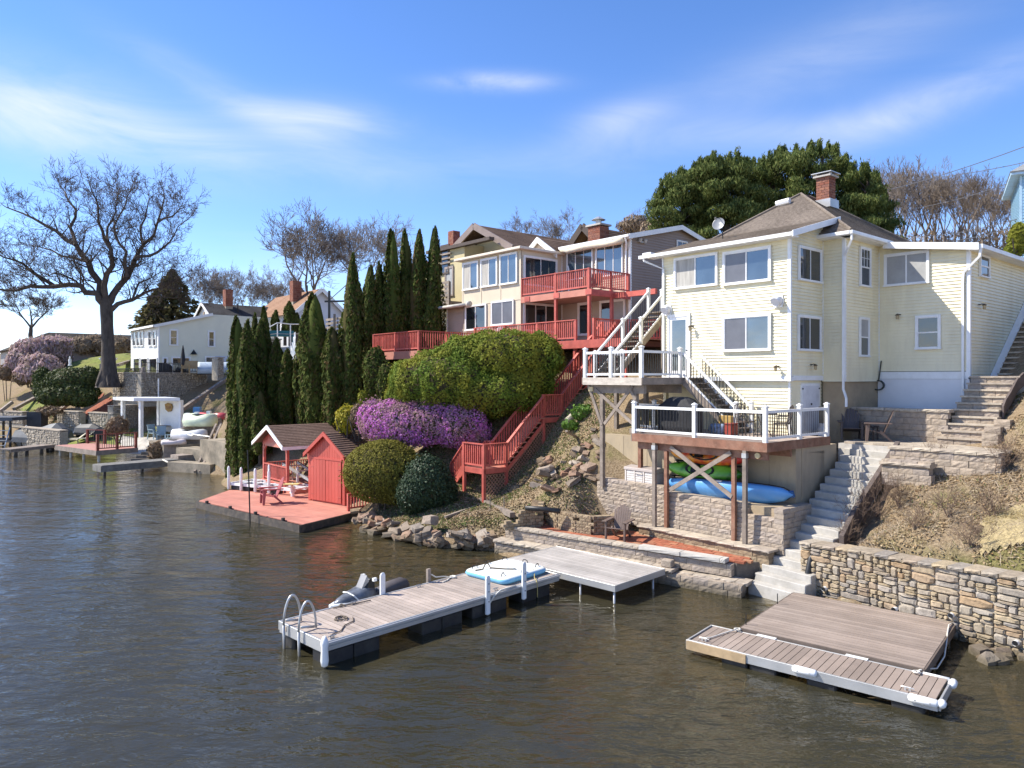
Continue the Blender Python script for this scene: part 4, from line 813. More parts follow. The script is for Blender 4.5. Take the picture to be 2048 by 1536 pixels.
tag(MB(H).tube([(SCX+.12,EB-.05,6.6),(SCX+.08,EB-.08,6.2),(SCX+.05,EB-.1,5.9)]+[(SCX+.05+.2*math.sin(i*.5), EB-.1-.003*i, 5.72+.17*math.cos(i*.5)) for i in range(38)], .022, 6).build('garden_hose', mat('dark_hose', (.03,.04,.035), .5), smooth=True), 'coiled dark green garden hose hanging at the inner corner of the yellow house', 'hose')
# ---------------------------------------------------------------- upper patio, planter, right-hand stairs
up = thing('upper_patio', 'small stone-edged upper patio at the head of the concrete steps', 'patio', H @ T(3.3, 1.6, 3.9))
MB(H).prism([(1.12,1.0),(2.9,.8),(5.6,.8),(5.6,2.9),(1.12,2.9)], 3.0, 3.88).build('slab', CONC, up)
for i in range(15):
    for j in range(7):
        x, y = 1.15+i*.31+(.15 if j % 2 else 0), .7+j*.31
        if y < 1.02-(x-1.1)*.14 or x > 5.6: continue
        pc('paver', CAPST, up, H, (x+.15, y+.15, 3.915), (.30, .30, .06))
block_wall(up, H @ T(2.95, .42, 3.1), 2.9, .75, .35, .42, .19, BLOCK); caps(up, H @ T(2.9, .40, 3.86), 2.9, .4, .09, .6, CAPST)
block_wall(up, H @ T(2.95, -.15, 2.85), 1.35, .62, .3, .42, .19, BLOCK); caps(up, H @ T(2.9, -.18, 3.45), 1.4, .55, .09, .7, CAPST)
pl = thing('planter_wall', 'grey block planter wall in front of the white skirting of the yellow house', 'wall', H @ T(2.1, 2.75, 3.9))
block_wall(pl, H @ T(.5, 2.75, 3.9), 3.25, .98, .3, .43, .2, BLOCK); caps(pl, H @ T(.45, 2.72, 4.9), 3.35, .45, .09, .5, CAPST)
MB(H).box(.5, 3.75, 3.0, EB-.03, 3.7, 4.88).build('planter_soil', mat('dark_soil', (.07,.055,.04), .95, .3, 6, .8, 20), pl)
ls = thing('block_steps', 'grey block steps with pale stone treads rising past the right side of the yellow house', 'steps', H @ T(4.2, 3.2, 3.95))
sp = [(1873,873,1964),(1880,859,1969),(1889,845,1988),(1898,831,1994),(1906,817,1998),(1912,804,2003),(1921,791,2012),(1927,778,2019),(1934,765,2026),(1940,752,2040)]
for i, (xa_, ya_, xb_) in enumerate(sp):
    b = 2.35+.24*i; a0, a1 = ha(xa_, b), ha(xb_, b); z = hz(xa_, ya_, b)
    pc('tread', CAPST, ls, H, ((a0+a1)/2, b+.17, z-.03), (a1-a0+.02, .40, .055))
    block_wall(ls, H @ T(a0+.01, b+.02, z-.25), a1-a0-.02, .19, .32, .42, .19, BLOCK)
for i, (xa_, ya_, xb_) in enumerate(sp[:3]):
    b = 2.2+.3*i; a1 = ha(xb_, b)
    for k in range(4): shared_obj('block', rough_block(BLOCK, k), ls, H @ T(a1+.22, b+.1, hz(xb_, ya_, b)-.1-.19*k+.1) @ Matrix.Diagonal((.42, .35, .18, 1)))
mb = MB(H)
for i in range(4, 10):
    b = 2.5+.24*i; a1 = ha(sp[i][2], b)+.1; z = hz(sp[i][0], sp[i][1], b)+.12
    if i > 4: mb.add([(pa-.03,pb,pz-.4),(pa+.03,pb,pz-.4),(a1+.03,b,z-.4),(a1-.03,b,z-.4),(pa-.03,pb,pz),(pa+.03,pb,pz),(a1+.03,b,z),(a1-.03,b,z)], [(0,3,2,1),(4,5,6,7),(0,1,5,4),(1,2,6,5),(2,3,7,6),(3,0,4,7)])
    pa, pb, pz = a1, b, z
mb.build('side_board', RIM, ls)
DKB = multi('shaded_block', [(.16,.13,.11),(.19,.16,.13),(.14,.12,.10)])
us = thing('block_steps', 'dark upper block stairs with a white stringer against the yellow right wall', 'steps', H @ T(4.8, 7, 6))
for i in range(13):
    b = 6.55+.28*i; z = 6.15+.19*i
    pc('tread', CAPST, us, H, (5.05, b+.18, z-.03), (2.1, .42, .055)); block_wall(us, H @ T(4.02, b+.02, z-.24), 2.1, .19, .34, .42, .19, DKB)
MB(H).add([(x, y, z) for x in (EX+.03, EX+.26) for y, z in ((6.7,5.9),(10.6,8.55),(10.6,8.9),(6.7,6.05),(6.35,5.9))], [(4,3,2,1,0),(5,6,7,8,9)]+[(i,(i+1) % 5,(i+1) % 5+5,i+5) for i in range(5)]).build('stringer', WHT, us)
MB(H).prism([(3.75,4.8),(6.0,4.8),(6.0,6.6),(3.75,6.6)], 5.2, 6.0).build('landing', CONC, us)
# ---------------------------------------------------------------- foundation, lower deck, upper deck, stairs
fw = thing('foundation_wall', 'poured concrete foundation wall under the decks, tan where sunlit and stained', 'wall', H @ T(-2.5, -1.5, 2))
MB(H).box(-6.6, 1.08, -1.63, -1.3, 1.6, 3.86).build('wall_panel', mat('formed_concrete', (.40,.32,.215), .9, .12, .7, .25, 25, dirt=(.20,.17,.13), dscale=.8, damt=.55, stretch=(1,1,.35)), fw)
MB(H).box(.8, 1.1, -1.29, .9, 1.8, 3.86).build('side_panel', MATS['formed_concrete'], fw)
for a in (-5.7, -4.6, -3.4, -2.2, -1, .2): MB(H).box(a, a+.012, -1.636, -1.62, 1.7, 3.84).build('form_seam', mat('seam', (.25,.2,.14), .9), fw)
MB(H).box(-6.6, 1.1, -1.3, .1, 2.0, 3.7).build('fill', MATS['formed_concrete'], fw)
ld = thing('lower_deck', 'lower timber deck with white railing, carried on tall brown and grey posts', 'deck', H @ T(-1.4, -1.6, 3.9))
LZ = 4.13; DA0, DA1, DB0 = -3.84, 1.1, -3.33
boards(ld, H, DA0+.02, DA1-.02, DB0+.04, .08, LZ, .14, .035, mat('deck_plank', (.40,.32,.27), .7, .15, 1.5, rand=.08), along='x'); boards(ld, H, DA0-1.6, DA0, -1.5, .08, LZ, .14, .035, MATS['deck_plank'], along='x')
MB(H).box(DA0, DA1, DB0-.03, DB0+.01, LZ-.27, LZ-.002).build('front_fascia', BRWNW, ld); MB(H).box(DA1, DA1+.04, DB0-.03, .42, LZ-.27, LZ-.002).build('side_fascia', BRWNW, ld)
MB(H).box(DA0-.04, DA0-.002, DB0-.03, -1.5, LZ-.27, LZ-.002).box(DA0-1.65, DA0-.04, -1.54, -1.5, LZ-.2, LZ-.002).build('left_fascia', GREYW, ld)
for i in range(11): pc('joist', BRWNW, ld, H, (DA0+.2+i*.46, -1.5, LZ-.14), (.045, 3.2, .2))
MB(H).box(DA0+.1, DA1-.05, DB0+.16, DB0+.25, LZ-.52, LZ-.27).build('beam', BRWNW, ld); MB(H).box(DA0+.1, DA1-.05, -1.9, -1.8, LZ-.5, LZ-.25).build('beam', BRWNW, ld)
MB(H).tube([(DA1-.35, DB0+.1, LZ-.4), (DA1-.35, DB0+.32, LZ-.4)], .09, 6).build('beam_end', mat('fresh_cut', (.62,.5,.28), .8), ld)
for px, mt2, top in ((1309, GREYW, LZ-.27), (1333, BRWNW, LZ-.5), (1468, BRWNW, LZ-.5), (1490, GREYW, LZ-.27)):
    b = DB0+(.02 if mt2 == GREYW else .2); a = ha(px, b); p_ = MB(H).box(a-.06, a+.06, b-.055, b+.055, 1.1, top).build('post', mt2, ld)
    if mt2 == GREYW: MB(H).box(a-.075, a+.075, b-.07, b+.07, top-.22, top-.08).build('post_bracket', ALU, p_)
pc('post', BRWNW, ld, H, (ha(1281,-2.6), -2.6, 2.95), (.13, .13, 1.9))
for (p0, p1) in (((1341,894),(1462,994)), ((1462,905),(1338,980))):
    b = DB0+.1; pbar('cross_brace', GREYW, ld, H, (ha(p0[0],b), b, hz(*p0,b)), (ha(p1[0],b), b+.05, hz(*p1,b)), .045, .13)
kw = dict(rm=VINYL, bm=BLK, sp=.125, bw=.02, tw=.07, th=.085, lo=.08, pw=.115, cap=1)
rail(ld, H, (DA0+.05, DB0+.04, LZ), (DA1-.05, DB0+.04, LZ), .92, post=(0, .5, 1), ph=1.0, **kw)
rail(ld, H, (DA1-.05, DB0+.04, LZ), (DA1-.05, .36, LZ), .92, post=(.53, 1), ph=1.0, **kw)
rail(ld, H, (DA0+.05, DB0+.04, LZ), (DA0+.05, -1.5, LZ), .92, post=(1,), ph=1.0, **kw)
rail(ld, H, (DA0-1.5, -1.45, LZ), (DA0+.05, -1.45, LZ), .92, post=(0, .6), ph=1.0, **kw)
ud_ = thing('upper_deck', 'upper grey timber deck with white railing at the front door of the yellow house', 'deck', H @ T(-4.8, -1.6, 5.8))
UZ = 6.0; UA0, UA1, UB = -6.2, -3.5, -3.26
boards(ud_, H, UA0, UA1, UB+.04, -1.2, UZ, .14, .035, MATS['deck_plank'], along='x'); boards(ud_, H, -7.8, UA1, -1.2, -.05, UZ, .14, .035, MATS['deck_plank'], along='x')
MB(H).box(UA0, UA1, UB-.02, UB+.02, UZ-.26, UZ-.002).build('front_fascia', mat('pale_timber', (.52,.46,.39), .8, .2, 3, stretch=(1,1,3)), ud_); MB(H).box(UA1, UA1+.04, UB-.02, -.06, UZ-.24, UZ-.002).build('side_fascia', GREYW, ud_); MB(H).box(UA0-.04, UA0-.002, UB-.02, -1.2, UZ-.24, UZ-.002).build('left_fascia', GREYW, ud_)
for i in range(6): pc('joist', GREYW, ud_, H, (UA0+.2+i*.46, -1.7, UZ-.14), (.045, 3.0, .2))
for b in (UB+.3, -1.0): MB(H).box(UA0+.15, UA1-.1, b-.07, b+.07, UZ-.55, UZ-.26).build('beam', GREYW, ud_)
MB(H).box(UA0+.1, UA0+.3, UB+.18, UB+.3, UZ-.5, UZ-.34).build('beam_end', MATS['fresh_cut'], ud_)
for px, b, z0 in ((1205, UB+.3, 2.1), (1233, -1.0, 3.7), (1272, UB+.3, 3.9), (1292, -1.0, 4.1)):
    a = ha(px, b); MB(H).box(a-.07, a+.07, b-.07, b+.07, z0, UZ-.55).build('post', GREYW, ud_)
for (p0, p1) in (((1177,770),(1203,850)), ((1190,778),(1268,850)), ((1266,772),(1208,848)), ((1257,770),(1270,800))):
    b = UB+.22; pbar('brace', GREYW, ud_, H, (ha(p0[0],b), b, hz(*p0,b)), (ha(p1[0],b), b+.02, hz(*p1,b)), .05, .11)
rail(ud_, H, (UA0+.06, UB+.05, UZ), (UA1-.05, UB+.05, UZ), .92, post=(0, .48, 1), ph=1.0, **kw)
rail(ud_, H, (UA1-.05, UB+.05, UZ), (UA1-.05, -1.1, UZ), .92, post=(1,), ph=1.0, **kw)
rail(ud_, H, (UA0+.06, UB+.05, UZ), (UA0+.06, -1.2, UZ), .92, post=(1,), ph=1.0, **kw)
def stairs(root, m, p, q, w, n, tm, sm, rkw=None, side=(1, 1), h=.9, stringer=True, riser=False, post=(1,)):
    """straight flight from p (low) to q (high); w along the left normal"""
    p = Vector(p); q = Vector(q); d = q-p; f = Vector((d.x, d.y, 0)).normalized(); nrm = Vector((-f.y, f.x, 0)); ang = math.atan2(f.y, f.x); run = Vector((d.x, d.y, 0)).length/n
    for i in range(n):
        c = p+d*((i+.5)/n)+nrm*w/2; pc('tread', tm, root, m, (c.x, c.y, p.z+d.z*(i+1)/n-.02), (run+.03, w+(.16 if riser else -.04), .04), ang)
        if riser: pc('riser', tm, root, m, (c.x-f.x*run/2, c.y-f.y*run/2, p.z+d.z*(i+.5)/n-.02), (.02, w-.05, d.z/n-.04), ang)
    for s in (0, 1):
        o = nrm*(w*s)
        if stringer: pbar('stringer', sm, root, m, p+o+Vector((0,0,-.02-.17*riser)), q+o+Vector((0,0,-.12-.17*riser)), .05, .26-.08*riser)
        if rkw and side[s]: rail(root, m, p+o, q+o, h, post=post, **rkw)
ds = thing('deck_stairs', 'short timber stairs with white handrails joining the upper and lower decks', 'stairs', H @ T(-2.3, -.6, 4.13))
sk = dict(kw); sk.update(ph=1.0, sp=.14)
stairs(ds, H, (-1.35, -.08, LZ), (-3.45, -.08, UZ), .95, 10, GREYW, GREYW, sk, (1, 1), .9, post=(0,))
s2 = thing('side_stairs', 'timber stairs with white handrails climbing along the left side of the yellow house', 'stairs', H @ T(-7.2, 0, 6))
stairs(s2, H, (-6.75, -1.0, UZ), (-6.75, 2.3, 8.75), .95, 13, GREYW, GREYW, sk, (1, 1), .95, post=(0, .5, 1))
boards(s2, H, -7.75, -6.2, 2.3, 3.3, 8.75, .14, .04, GREYW); rail(s2, H, (-7.7, 3.2, 8.75), (-6.3, 3.2, 8.75), .95, post=(0, 1), ph=1.02, **kw)
for a in (-7.65, -6.3): pc('post', GREYW, s2, H, (a, 3.2, 7.2), (.1, .1, 3.0))
# ---------------------------------------------------------------- things on and under the yellow house decks
def adirondack(m, label, mt, group='adirondack chairs', s=1.0):
    """slatted chair facing -y, feet on z = 0"""
    m = m @ Matrix.Scale(s, 4); t = thing('adirondack_chair', label, 'chair', m, group)
    for sx in (-1, 1):
        MB(m).extr([(-.42,0),(-.34,0),(-.30,.36),(-.28,.55),(-.40,.55)], sx*.30-.03, sx*.30+.03, 0).build('leg', mt, t, bevel=.008)
        MB(m).extr([(.38,0),(.30,.0),(-.02,.28),(.02,.36)], sx*.25-.025, sx*.25+.025, 0).build('leg', mt, t)
        MB(m).extr([(-.45,.55),(.32,.55),(.34,.585),(-.45,.59)], sx*.33-.075, sx*.33+.075, 0).build('arm', mt, t, bevel=.008)
    for i in range(5): pc('seat_slat', mt, t, m, (0, -.36+i*.105, .365-.026*i), (.54, .092, .025), 0, -.25)
    n = 7
    for i in range(n):
        u = (i-(n-1)/2)/((n-1)/2); top = .98-.16*u*u; w = .066
        b0 = Vector((u*.19, .10+.015*abs(u), .24)); b1 = Vector((u*.245, .10+.42*(top-.24), top))
        MB(m).bar(b0, b1, w, .02, up=(0,-1,.4)).build('back_slat', mt, t)
    MB(m).box(-.26,.26,.22,.25,.48,.54).build('back_brace', mt, t)
    return t
BRCH = mat('brown_resin', (.15,.105,.085), .55, .12, 3); DKCH = mat('dark_brown_resin', (.085,.065,.058), .55, .12, 3); REDC = mat('maroon_resin', (.34,.085,.085), .5, .12, 3)
c = G(1241, 1080, PZ); adirondack(Matrix.Translation((c.x, c.y+.25, PZ)) @ RZ(-28), 'brown adirondack chair alone on the red paver terrace', BRCH, s=1.04)
adirondack(H @ T(1.05, 2.05, 3.95) @ RZ(28), 'dark brown adirondack chair in the shade by the propane tank on the upper patio', DKCH, s=1.02)
adirondack(H @ T(2.0, 1.95, 3.95) @ RZ(-62), 'dark brown adirondack chair turned sideways at the middle of the upper patio', BRCH, s=1.02)
tb = thing('side_table', 'small dark low table between the two chairs on the upper patio', 'table', H @ T(1.55, 2.3, 3.95))
MB(H).box(1.33, 1.77, 2.1, 2.5, 4.36, 4.4).build('table_top', DKCH, tb)
for x, y in ((1.37,2.14),(1.73,2.14),(1.37,2.46),(1.73,2.46)): pc('leg', DKCH, tb, H, (x, y, 4.155), (.04, .04, .41))
# propane tank
pm = H @ T(.42, 1.35, 3.95); pt = thing('propane_tank', 'white propane gas cylinder standing at the corner of the foundation', 'gas tank', pm)
MB(pm).lathe([(.11,.0),(.12,.03),(.15,.06),(.155,.12),(.155,.32),(.13,.40),(.05,.44)], n=16).build('tank', mat('tank_white', (.66,.66,.66), .4, .08, 4), pt, smooth=True)
MB(pm).lathe([(.1,.42),(.1,.52),(.095,.52),(.095,.42)], n=12).build('collar', MATS['tank_white'], pt); MB(pm).lathe([(.03,.43),(.035,.5),(.02,.54)], n=8).build('valve', BLK, pt)
# covered grill
gm = H @ T(-2.75, -2.15, LZ); gr = thing('covered_grill', 'large barbecue grill under a black fabric cover on the lower deck', 'grill', gm)
CLO = mat('black_cover', (.022,.022,.025), .75, .3, 4, .5, 12); rings = []
for z, w, d in ((.02,.80,.34),(.25,.80,.34),(.7,.78,.33),(.86,.80,.34),(.93,.77,.33),(1.0,.62,.30),(1.12,.5,.25),(1.2,.34,.16),(1.22,.25,.1)):
    rings.append([(w*math.copysign(abs(math.cos(t))**.45, math.cos(t))+.02*math.sin(7*t+z*3), d*math.copysign(abs(math.sin(t))**.5, math.sin(t))+.018*math.sin(9*t+z*5), z) for t in [2*math.pi*k/36 for k in range(36)]])
MB(gm).loft(rings).build('cover', CLO, gr, smooth=True)
MB(gm).box(-.12,.02,-.262,-.25,1.05,1.09).build('cover_label', mat('label_grey', (.3,.3,.31), .6), gr)
for x in (-.6,.6): MB(gm).tube([(x,-.2,.05),(x,-.16,.05)], .05, 8).build('caster', BLK, gr)
# bistro set
IRON = mat('brown_iron', (.10,.075,.06), .5, .2, 5)
def bistro(m, label):
    t = thing('patio_chair', label, 'chair', m, 'metal chairs on the lower deck')
    for x in (-.22,.22):
        MB(m).tube([(x,-.22,0),(x,-.2,.42),(x,-.18,.66),(x,.2,.66)], .014, 6).build('leg', IRON, t); MB(m).tube([(x,.26,0),(x,.18,.42),(x,.28,.95)], .014, 6).build('leg', IRON, t)
    MB(m).box(-.23,.23,-.22,.2,.41,.45).build('seat', IRON, t); MB(m).tube([(-.22,.28,.95),(0,.3,1.0),(.22,.28,.95)], .014, 6).build('backrest', IRON, t)
    for k in range(5): pbar('back_slat', IRON, t, m, (-.16+k*.08,.19,.45), (-.16+k*.08,.285,.97), .02, .012)
    return t
bistro(H @ T(-.95,-1.1,LZ) @ RZ(75), 'brown metal patio chair on the lower deck at the foot of the deck stairs')
bistro(H @ T(.35,-1.1,LZ) @ RZ(-75), 'brown metal patio chair on the lower deck in front of the utility door')
tm_ = H @ T(-.3,-1.15,LZ); tt = thing('bistro_table', 'tall brown metal table between the two chairs on the lower deck', 'table', tm_)
MB(tm_).lathe([(.42,.70),(.43,.72),(.42,.74),(.1,.74)], n=20).build('table_top', IRON, tt)
for k in range(3): a = k*2.1; MB(tm_).tube([(.32*math.cos(a),.32*math.sin(a),0),(.06*math.cos(a),.06*math.sin(a),.4),(.2*math.cos(a),.2*math.sin(a),.71)], .015, 6).build('leg', IRON, tt)
bg_ = H @ T(-1.55,-1.5,LZ); t = thing('storage_tote', 'red box under the deck stairs on the lower deck', 'box', bg_ @ T(.35,0)); MB(bg_).box(.2,.46,-.2,.2,0,.34).build('box_body', mat('red_plastic', (.28,.045,.03), .5), t, bevel=.02); MB(bg_).box(.18,.48,-.22,.22,.345,.385).build('lid', MATS['red_plastic'], t, bevel=.01)
t = thing('beach_bag', 'blue and white patterned bag beside the red box on the lower deck', 'bag', bg_ @ T(-.15,0))
MB(bg_).loft([[(-.15+x*s, y*s, z) for x, y in ((-.28,-.15),(.25,-.17),(.27,.14),(-.25,.16))] for z, s in ((0,.9),(.12,1.05),(.28,.95),(.34,.75))]).build('bag_body', mat('patterned_cloth', (.22,.27,.36), .8, .9, 18), t, smooth=True); MB(bg_).tube([(-.3,-.1,.33),(-.2,-.12,.5),(-.05,-.1,.34)], .015, 6).build('strap', BLK, t)
tag(MB(bg_).box(-.4,.15,.35,.42,.0,.6).build('folded_mat', mat('ochre_foam', (.42,.27,.08), .7, .15, 4), bevel=.02), 'ochre foam board leaning under the deck stairs', 'board')
# deck box on the retaining wall
bm_ = H @ T(-4.72, -2.72, 2.17) @ RZ(-3); bx = thing('deck_box', 'pale grey plastic storage box with louvred panels on top of the block retaining wall', 'storage box', bm_)
PLG = mat('pale_plastic', (.55,.50,.46), .5, .06, 2); PLT = mat('taupe_plastic', (.36,.31,.285), .5, .06, 2)
MB(bm_).box(.03,1.32,.03,.6,.06,.60).build('box_body', PLG, bx); MB(bm_).box(-.02,1.37,-.02,.64,.0,.06).build('base', PLT, bx)
MB(bm_).extr([(-.02,.605),(.64,.605),(.66,.70),(.35,.76),(.0,.70)], -.03, 1.38, 0).build('lid', PLT, bx, bevel=.015)
for x in (.03,.44,.87,1.27): MB(bm_).box(x,x+.06,-.005,.03,.06,.6).build('stile', PLG, bx)
for x0 in (.1,.51,.94):
    for k in range(6): pc('louvre', PLG, bx, bm_, (x0+.17, .022, .13+k*.08), (.31,.03,.062), 0, -.2)
MB(bm_).tube([(.52,-.02,.58),(.52,-.05,.55),(.84,-.05,.55),(.84,-.02,.58)], .014, 6).build('handle', PLG, bx); MB(bm_).box(1.325,1.345,.06,.57,.08,.58).build('end_panel', PLT, bx)
# boats under the deck
def hull(m, L, w, h, sheer, name, mt, root, nose=.5, open_top=False, n=17, k=14):
    rings = []
    for i in range(n):
        t = -1+2*i/(n-1); e = max(.02, (1-abs(t)**2.2)**nose); zc = sheer*abs(t)**2.5
        ring = []
        for j in range(k):
            a = 2*math.pi*j/k; x, z = math.cos(a), math.sin(a)
            if open_top and z > .0: z *= .12
            ring.append((t*L/2, w/2*e*math.copysign(abs(x)**.7, x), zc+h/2*(z*(1 if z > 0 else 1))*(.35+.65*e)))
        rings.append(ring)
    return MB(m).loft(rings).build(name, mt, root, smooth=True)
def gradmat(name, c0, c1, c2):
    m, t, b = _base(name); tcx = N(t, 'ShaderNodeTexCoord'); n = N(t, 'ShaderNodeTexNoise', i_Scale=1.3, i_Detail=2.0, i_Distortion=.6); LK(t, tcx.outputs['Object'], n.inputs['Vector'])
    LK(t, ramp(t, n.outputs[0], [(.42, c0), (.52, c1), (.62, c2)]), b.inputs['Base Color']); b.inputs['Roughness'].default_value = .35; return m
CANB = mat('canoe_blue', (.11,.32,.64), .35, .08, 1.5, spec=.5)
a0, a1 = -3.3, 1.32; CM = H @ T((a0+a1)/2, -2.33, 2.42) @ Matrix.Rotation(-.035, 4, 'Y') @ Matrix.Rotation(math.radians(-62), 4, 'X')
cn = thing('canoe', 'long blue canoe lying on its side along the block retaining wall', 'canoe', CM)
hull(CM, a1-a0, .78, .44, .16, 'hull', CANB, cn, .42, True)
for s in (-1, 1): MB(CM).tube([(t*2.3, s*.39*max(.02,(1-abs(t)**2.2)**.42), .035+.16*abs(t)**2.5) for t in [-1+i/10 for i in range(21)]], .016, 6).build('gunwale', BLK, cn)
for s in (-1, 1): MB(CM).extr([(s*2.31,.12),(s*2.0,.1),(s*2.0,.13),(s*2.31,.2)], -.1, .1, 1).build('end_cap', mat('canoe_dark', (.03,.10,.26), .4), cn)
MB(CM).box(-.25,.12,-.41,-.385,-.08,-.02).build('hull_mark', VINYL, cn)
for (xa_, xb_, z, lab, gm_, cols) in ((1345, 1500, 3.45, 'orange and red kayak hanging highest on the foundation wall under the lower deck', 'kayak_orange', ((.75,.30,.02),(.62,.10,.02),(.50,.02,.015))), (1338, 1490, 2.92, 'green kayak on brackets below the orange kayak under the lower deck', 'kayak_green', ((.20,.50,.05),(.11,.36,.02),(.04,.16,.015)))):
    a0, a1 = ha(xa_, -2), ha(xb_, -2); KM = H @ T((a0+a1)/2, -2.02, z) @ Matrix.Rotation(math.radians(68), 4, 'X'); t = thing('kayak', lab, 'kayak', KM)
    hull(KM, a1-a0, .62, .34, .10, 'hull', gradmat(gm_, *cols), t, .55)
    MB(KM).loft([[(x*.52*s-.1, y*.2*s, z_) for x, y in [(math.cos(q), math.sin(q)) for q in [2*math.pi*i/14 for i in range(14)]]] for z_, s in ((.13,1.08),(.20,1.08),(.205,.95),(.15,.9))]).build('cockpit', DKP, t, smooth=True)
    MB(KM).box(-.35,-.1,-.14,.14,.17,.3).build('seat', BLK, t); MB(KM).tube([((a1-a0)/2-.1,0,.09),((a1-a0)/2,0,.13)], .02, 6).build('carry_handle', BLK, t)
    for a in (a0+.35, a1-.5):
        MB(H).bar((a,-1.63,z-.3),(a,-2.3,z-.22),.04,.05).bar((a,-1.64,z-.62),(a,-2.2,z-.26),.04,.04).build('wall_bracket', BLK, t)
t = tag(MB(H).loft([[(-4.9+x, -2.1+y, 2.1+z) for x, y in ((0,0),(.5,.02),(.5,.04),(0,.03))] for z in (0, .05)]).build('loose_plank', GREYW), 'short grey plank on the wall top left of the storage box', 'plank')
for i in range(6):
    a = -3.2+i*.8; tag(MB(H).box(a, a+R.uniform(.3,.6), -2.75, -2.45, 2.155, 2.19).build('flat_stone', ROCK), ['first','second','third','fourth','fifth','last'][i]+' thin flat stone from the left under the blue canoe', 'stone', 'flat stones under the canoe')
# ---------------------------------------------------------------- beige two-storey house with red decks
class FR:
    """a frame turned like the houses, answering where a pixel meets one of its upright planes"""
    def __init__(s, x, y): s.x, s.y = x, y; s.m = Matrix.Translation((x, y, 0)) @ Matrix.Rotation(math.atan2(-.76, .65), 4, 'Z')
    def a(s, px, b): k = (px-CX)/F; return (k*(s.y+.65*b)-s.x-.76*b)/(.65+.76*k)
    def z(s, px, py, b): return HC-(py-HY)/F*(s.y-.76*s.a(px, b)+.65*b)
    def b(s, px, a): k = (px-CX)/F; return (s.x+.65*a-k*(s.y-.76*a))/(.65*k-.76)
    def bz(s, px, py, a): return HC-(py-HY)/F*(s.y-.76*a+.65*s.b(px, a))
Bf = FR(3.67, 35.0); BM = Bf.m; BS = BM @ RZ(90); DZ, DU = 7.74, 10.24
bh = thing('beige_house', 'beige two-storey house with a cream glazed sunroom and red wooden decks', 'house', BM @ T(-5, 4, 7))
SHX, TOPZ = -4.9, 12.85; SL = Bf.a(924, 0)
MB(BM).box(SL+.05, SHX-.05, .06, 3.5, 5.5, TOPZ-.1).box(-11.9, SHX, .3, 6, 5.5, 10.1).box(SHX-.2, -.0, 3.06, 10.8, 5.5, 13.1).build('wall_core', mat('beige_core', (.3,.25,.2), .9), bh)
for a, b in ((SL, SHX),):
    MB(BM).box(a, b, 0, .05, 10.12, TOPZ-.12).box(-9.7, b, 0, .05, DZ-.1, 10.1).build('sunroom_panels', TANP, bh)
MB(BS).box(0.0, 3.0, -SHX-.0, -SHX+.05, DZ-.1, TOPZ-.12).build('sunroom_panels', TANP, bh)
for a in (SL+.02, SL+1.75, SL+3.45, SHX-.1): MB(BM).box(a, a+.09, -.02, -.001, 10.1, TOPZ-.1).build('corner_post', TANP, bh)
for a in (-9.65, -7.6, SHX-.1): MB(BM).box(a, a+.09, -.02, -.001, DZ-.05, 10.05).build('corner_post', TANP, bh)
MB(BM).box(SL, SHX, -.015, -.001, 10.1, 10.12).build('panel_seam', GREYW, bh)
def bw(px0, px1, py0, py1, b=0, **k):
    a0, a1 = Bf.a(px0, b), Bf.a(px1, b); z1, z0 = Bf.z(px0, py0, b), Bf.z(px0, py1, b); return window(bh, BM @ T(0, b-.042), (a0+a1)/2, (z0+z1)/2, a1-a0, z1-z0, **k)
def bws(px0, px1, py0, py1, a, **k):
    b0, b1 = Bf.b(px0, a), Bf.b(px1, a); z1, z0 = Bf.bz(px0, py0, a), Bf.bz(px0, py1, a); return window(bh, BS @ T(0, -a-.042), (b0+b1)/2, (z0+z1)/2, b1-b0, z1-z0, **k)
bw(927, 958, 527, 582, fr=.09, scr=[CURT, None]); bw(963, 996, 519, 576, fr=.09, scr=[CURT, None]); bw(1001, 1036, 510, 571, fr=.09)
bw(932, 974, 612, 662, fr=.09, gl=GLSD); bw(984, 1029, 604, 652, fr=.08, scr=[SCRN, SCRN])
bws(1046, 1113, 510, 570, SHX, fr=.1, gl=GLSD); bws(1046, 1113, 604, 662, SHX, fr=.1, gl=GLSD, n=3)
siding('clapboards', TAN, bh, BM @ T(0, 3.0), SHX+.06, -.02, DZ-.1, 13.1, e=.13)
bw(1135, 1187, 505, 562, 3.0, fr=.06, n=3); bw(1193, 1247, 495, 556, 3.0, fr=.06, n=3)
bw(1157, 1184, 606, 672, 3.0, kind='fixed', fr=.13, gl=GLSD, name='door'); bw(1201, 1252, 602, 676, 3.0, fr=.11, gl=GLSD, name='sliding_door', scr=[None, BLIND])
rz_ = lambda b: 13.12+(b-2.7)*.235 if b < 6.9 else 14.1-(b-6.9)*.235
siding('clapboards', mat('shaded_tan_siding', (.30,.235,.195), .6, .06, .8), bh, BS, 3.05, 10.8, 5.8, 14.0, e=.14, clip=lambda z: (3.05, 10.8) if z < 13.1 else (3.05+(z-13.1)/.235, 10.8-(z-13.1)/.235))  # side wall's shade put into colour: darker copy of the tan siding
siding('clapboards', TAN, bh, BM @ T(0, .26), -11.9, -9.65, 6.0, 10.1, e=.13)
MB(BM).box(-.10, .025, 2.97, 3.08, DZ-.1, 13.05).box(SHX+.01, SHX+.06, 2.94, 2.998, DZ, 12.8).box(-11.95, -11.85, .22, .4, 6, 10.1).build('corner_trim', WHT, bh)
mb = MB(BM).box(SL-.35, SHX+.3, -.35, 3.2, TOPZ-.12, TOPZ+.02); mb.build('sunroom_roof', mat('cream_fascia', (.68,.60,.48), .5, .05, 2), bh, bevel=.02)
MB(BM).box(-12.2, -9.3, -.45, 3, 10.1, 10.2).build('side_roof', ALU, bh)
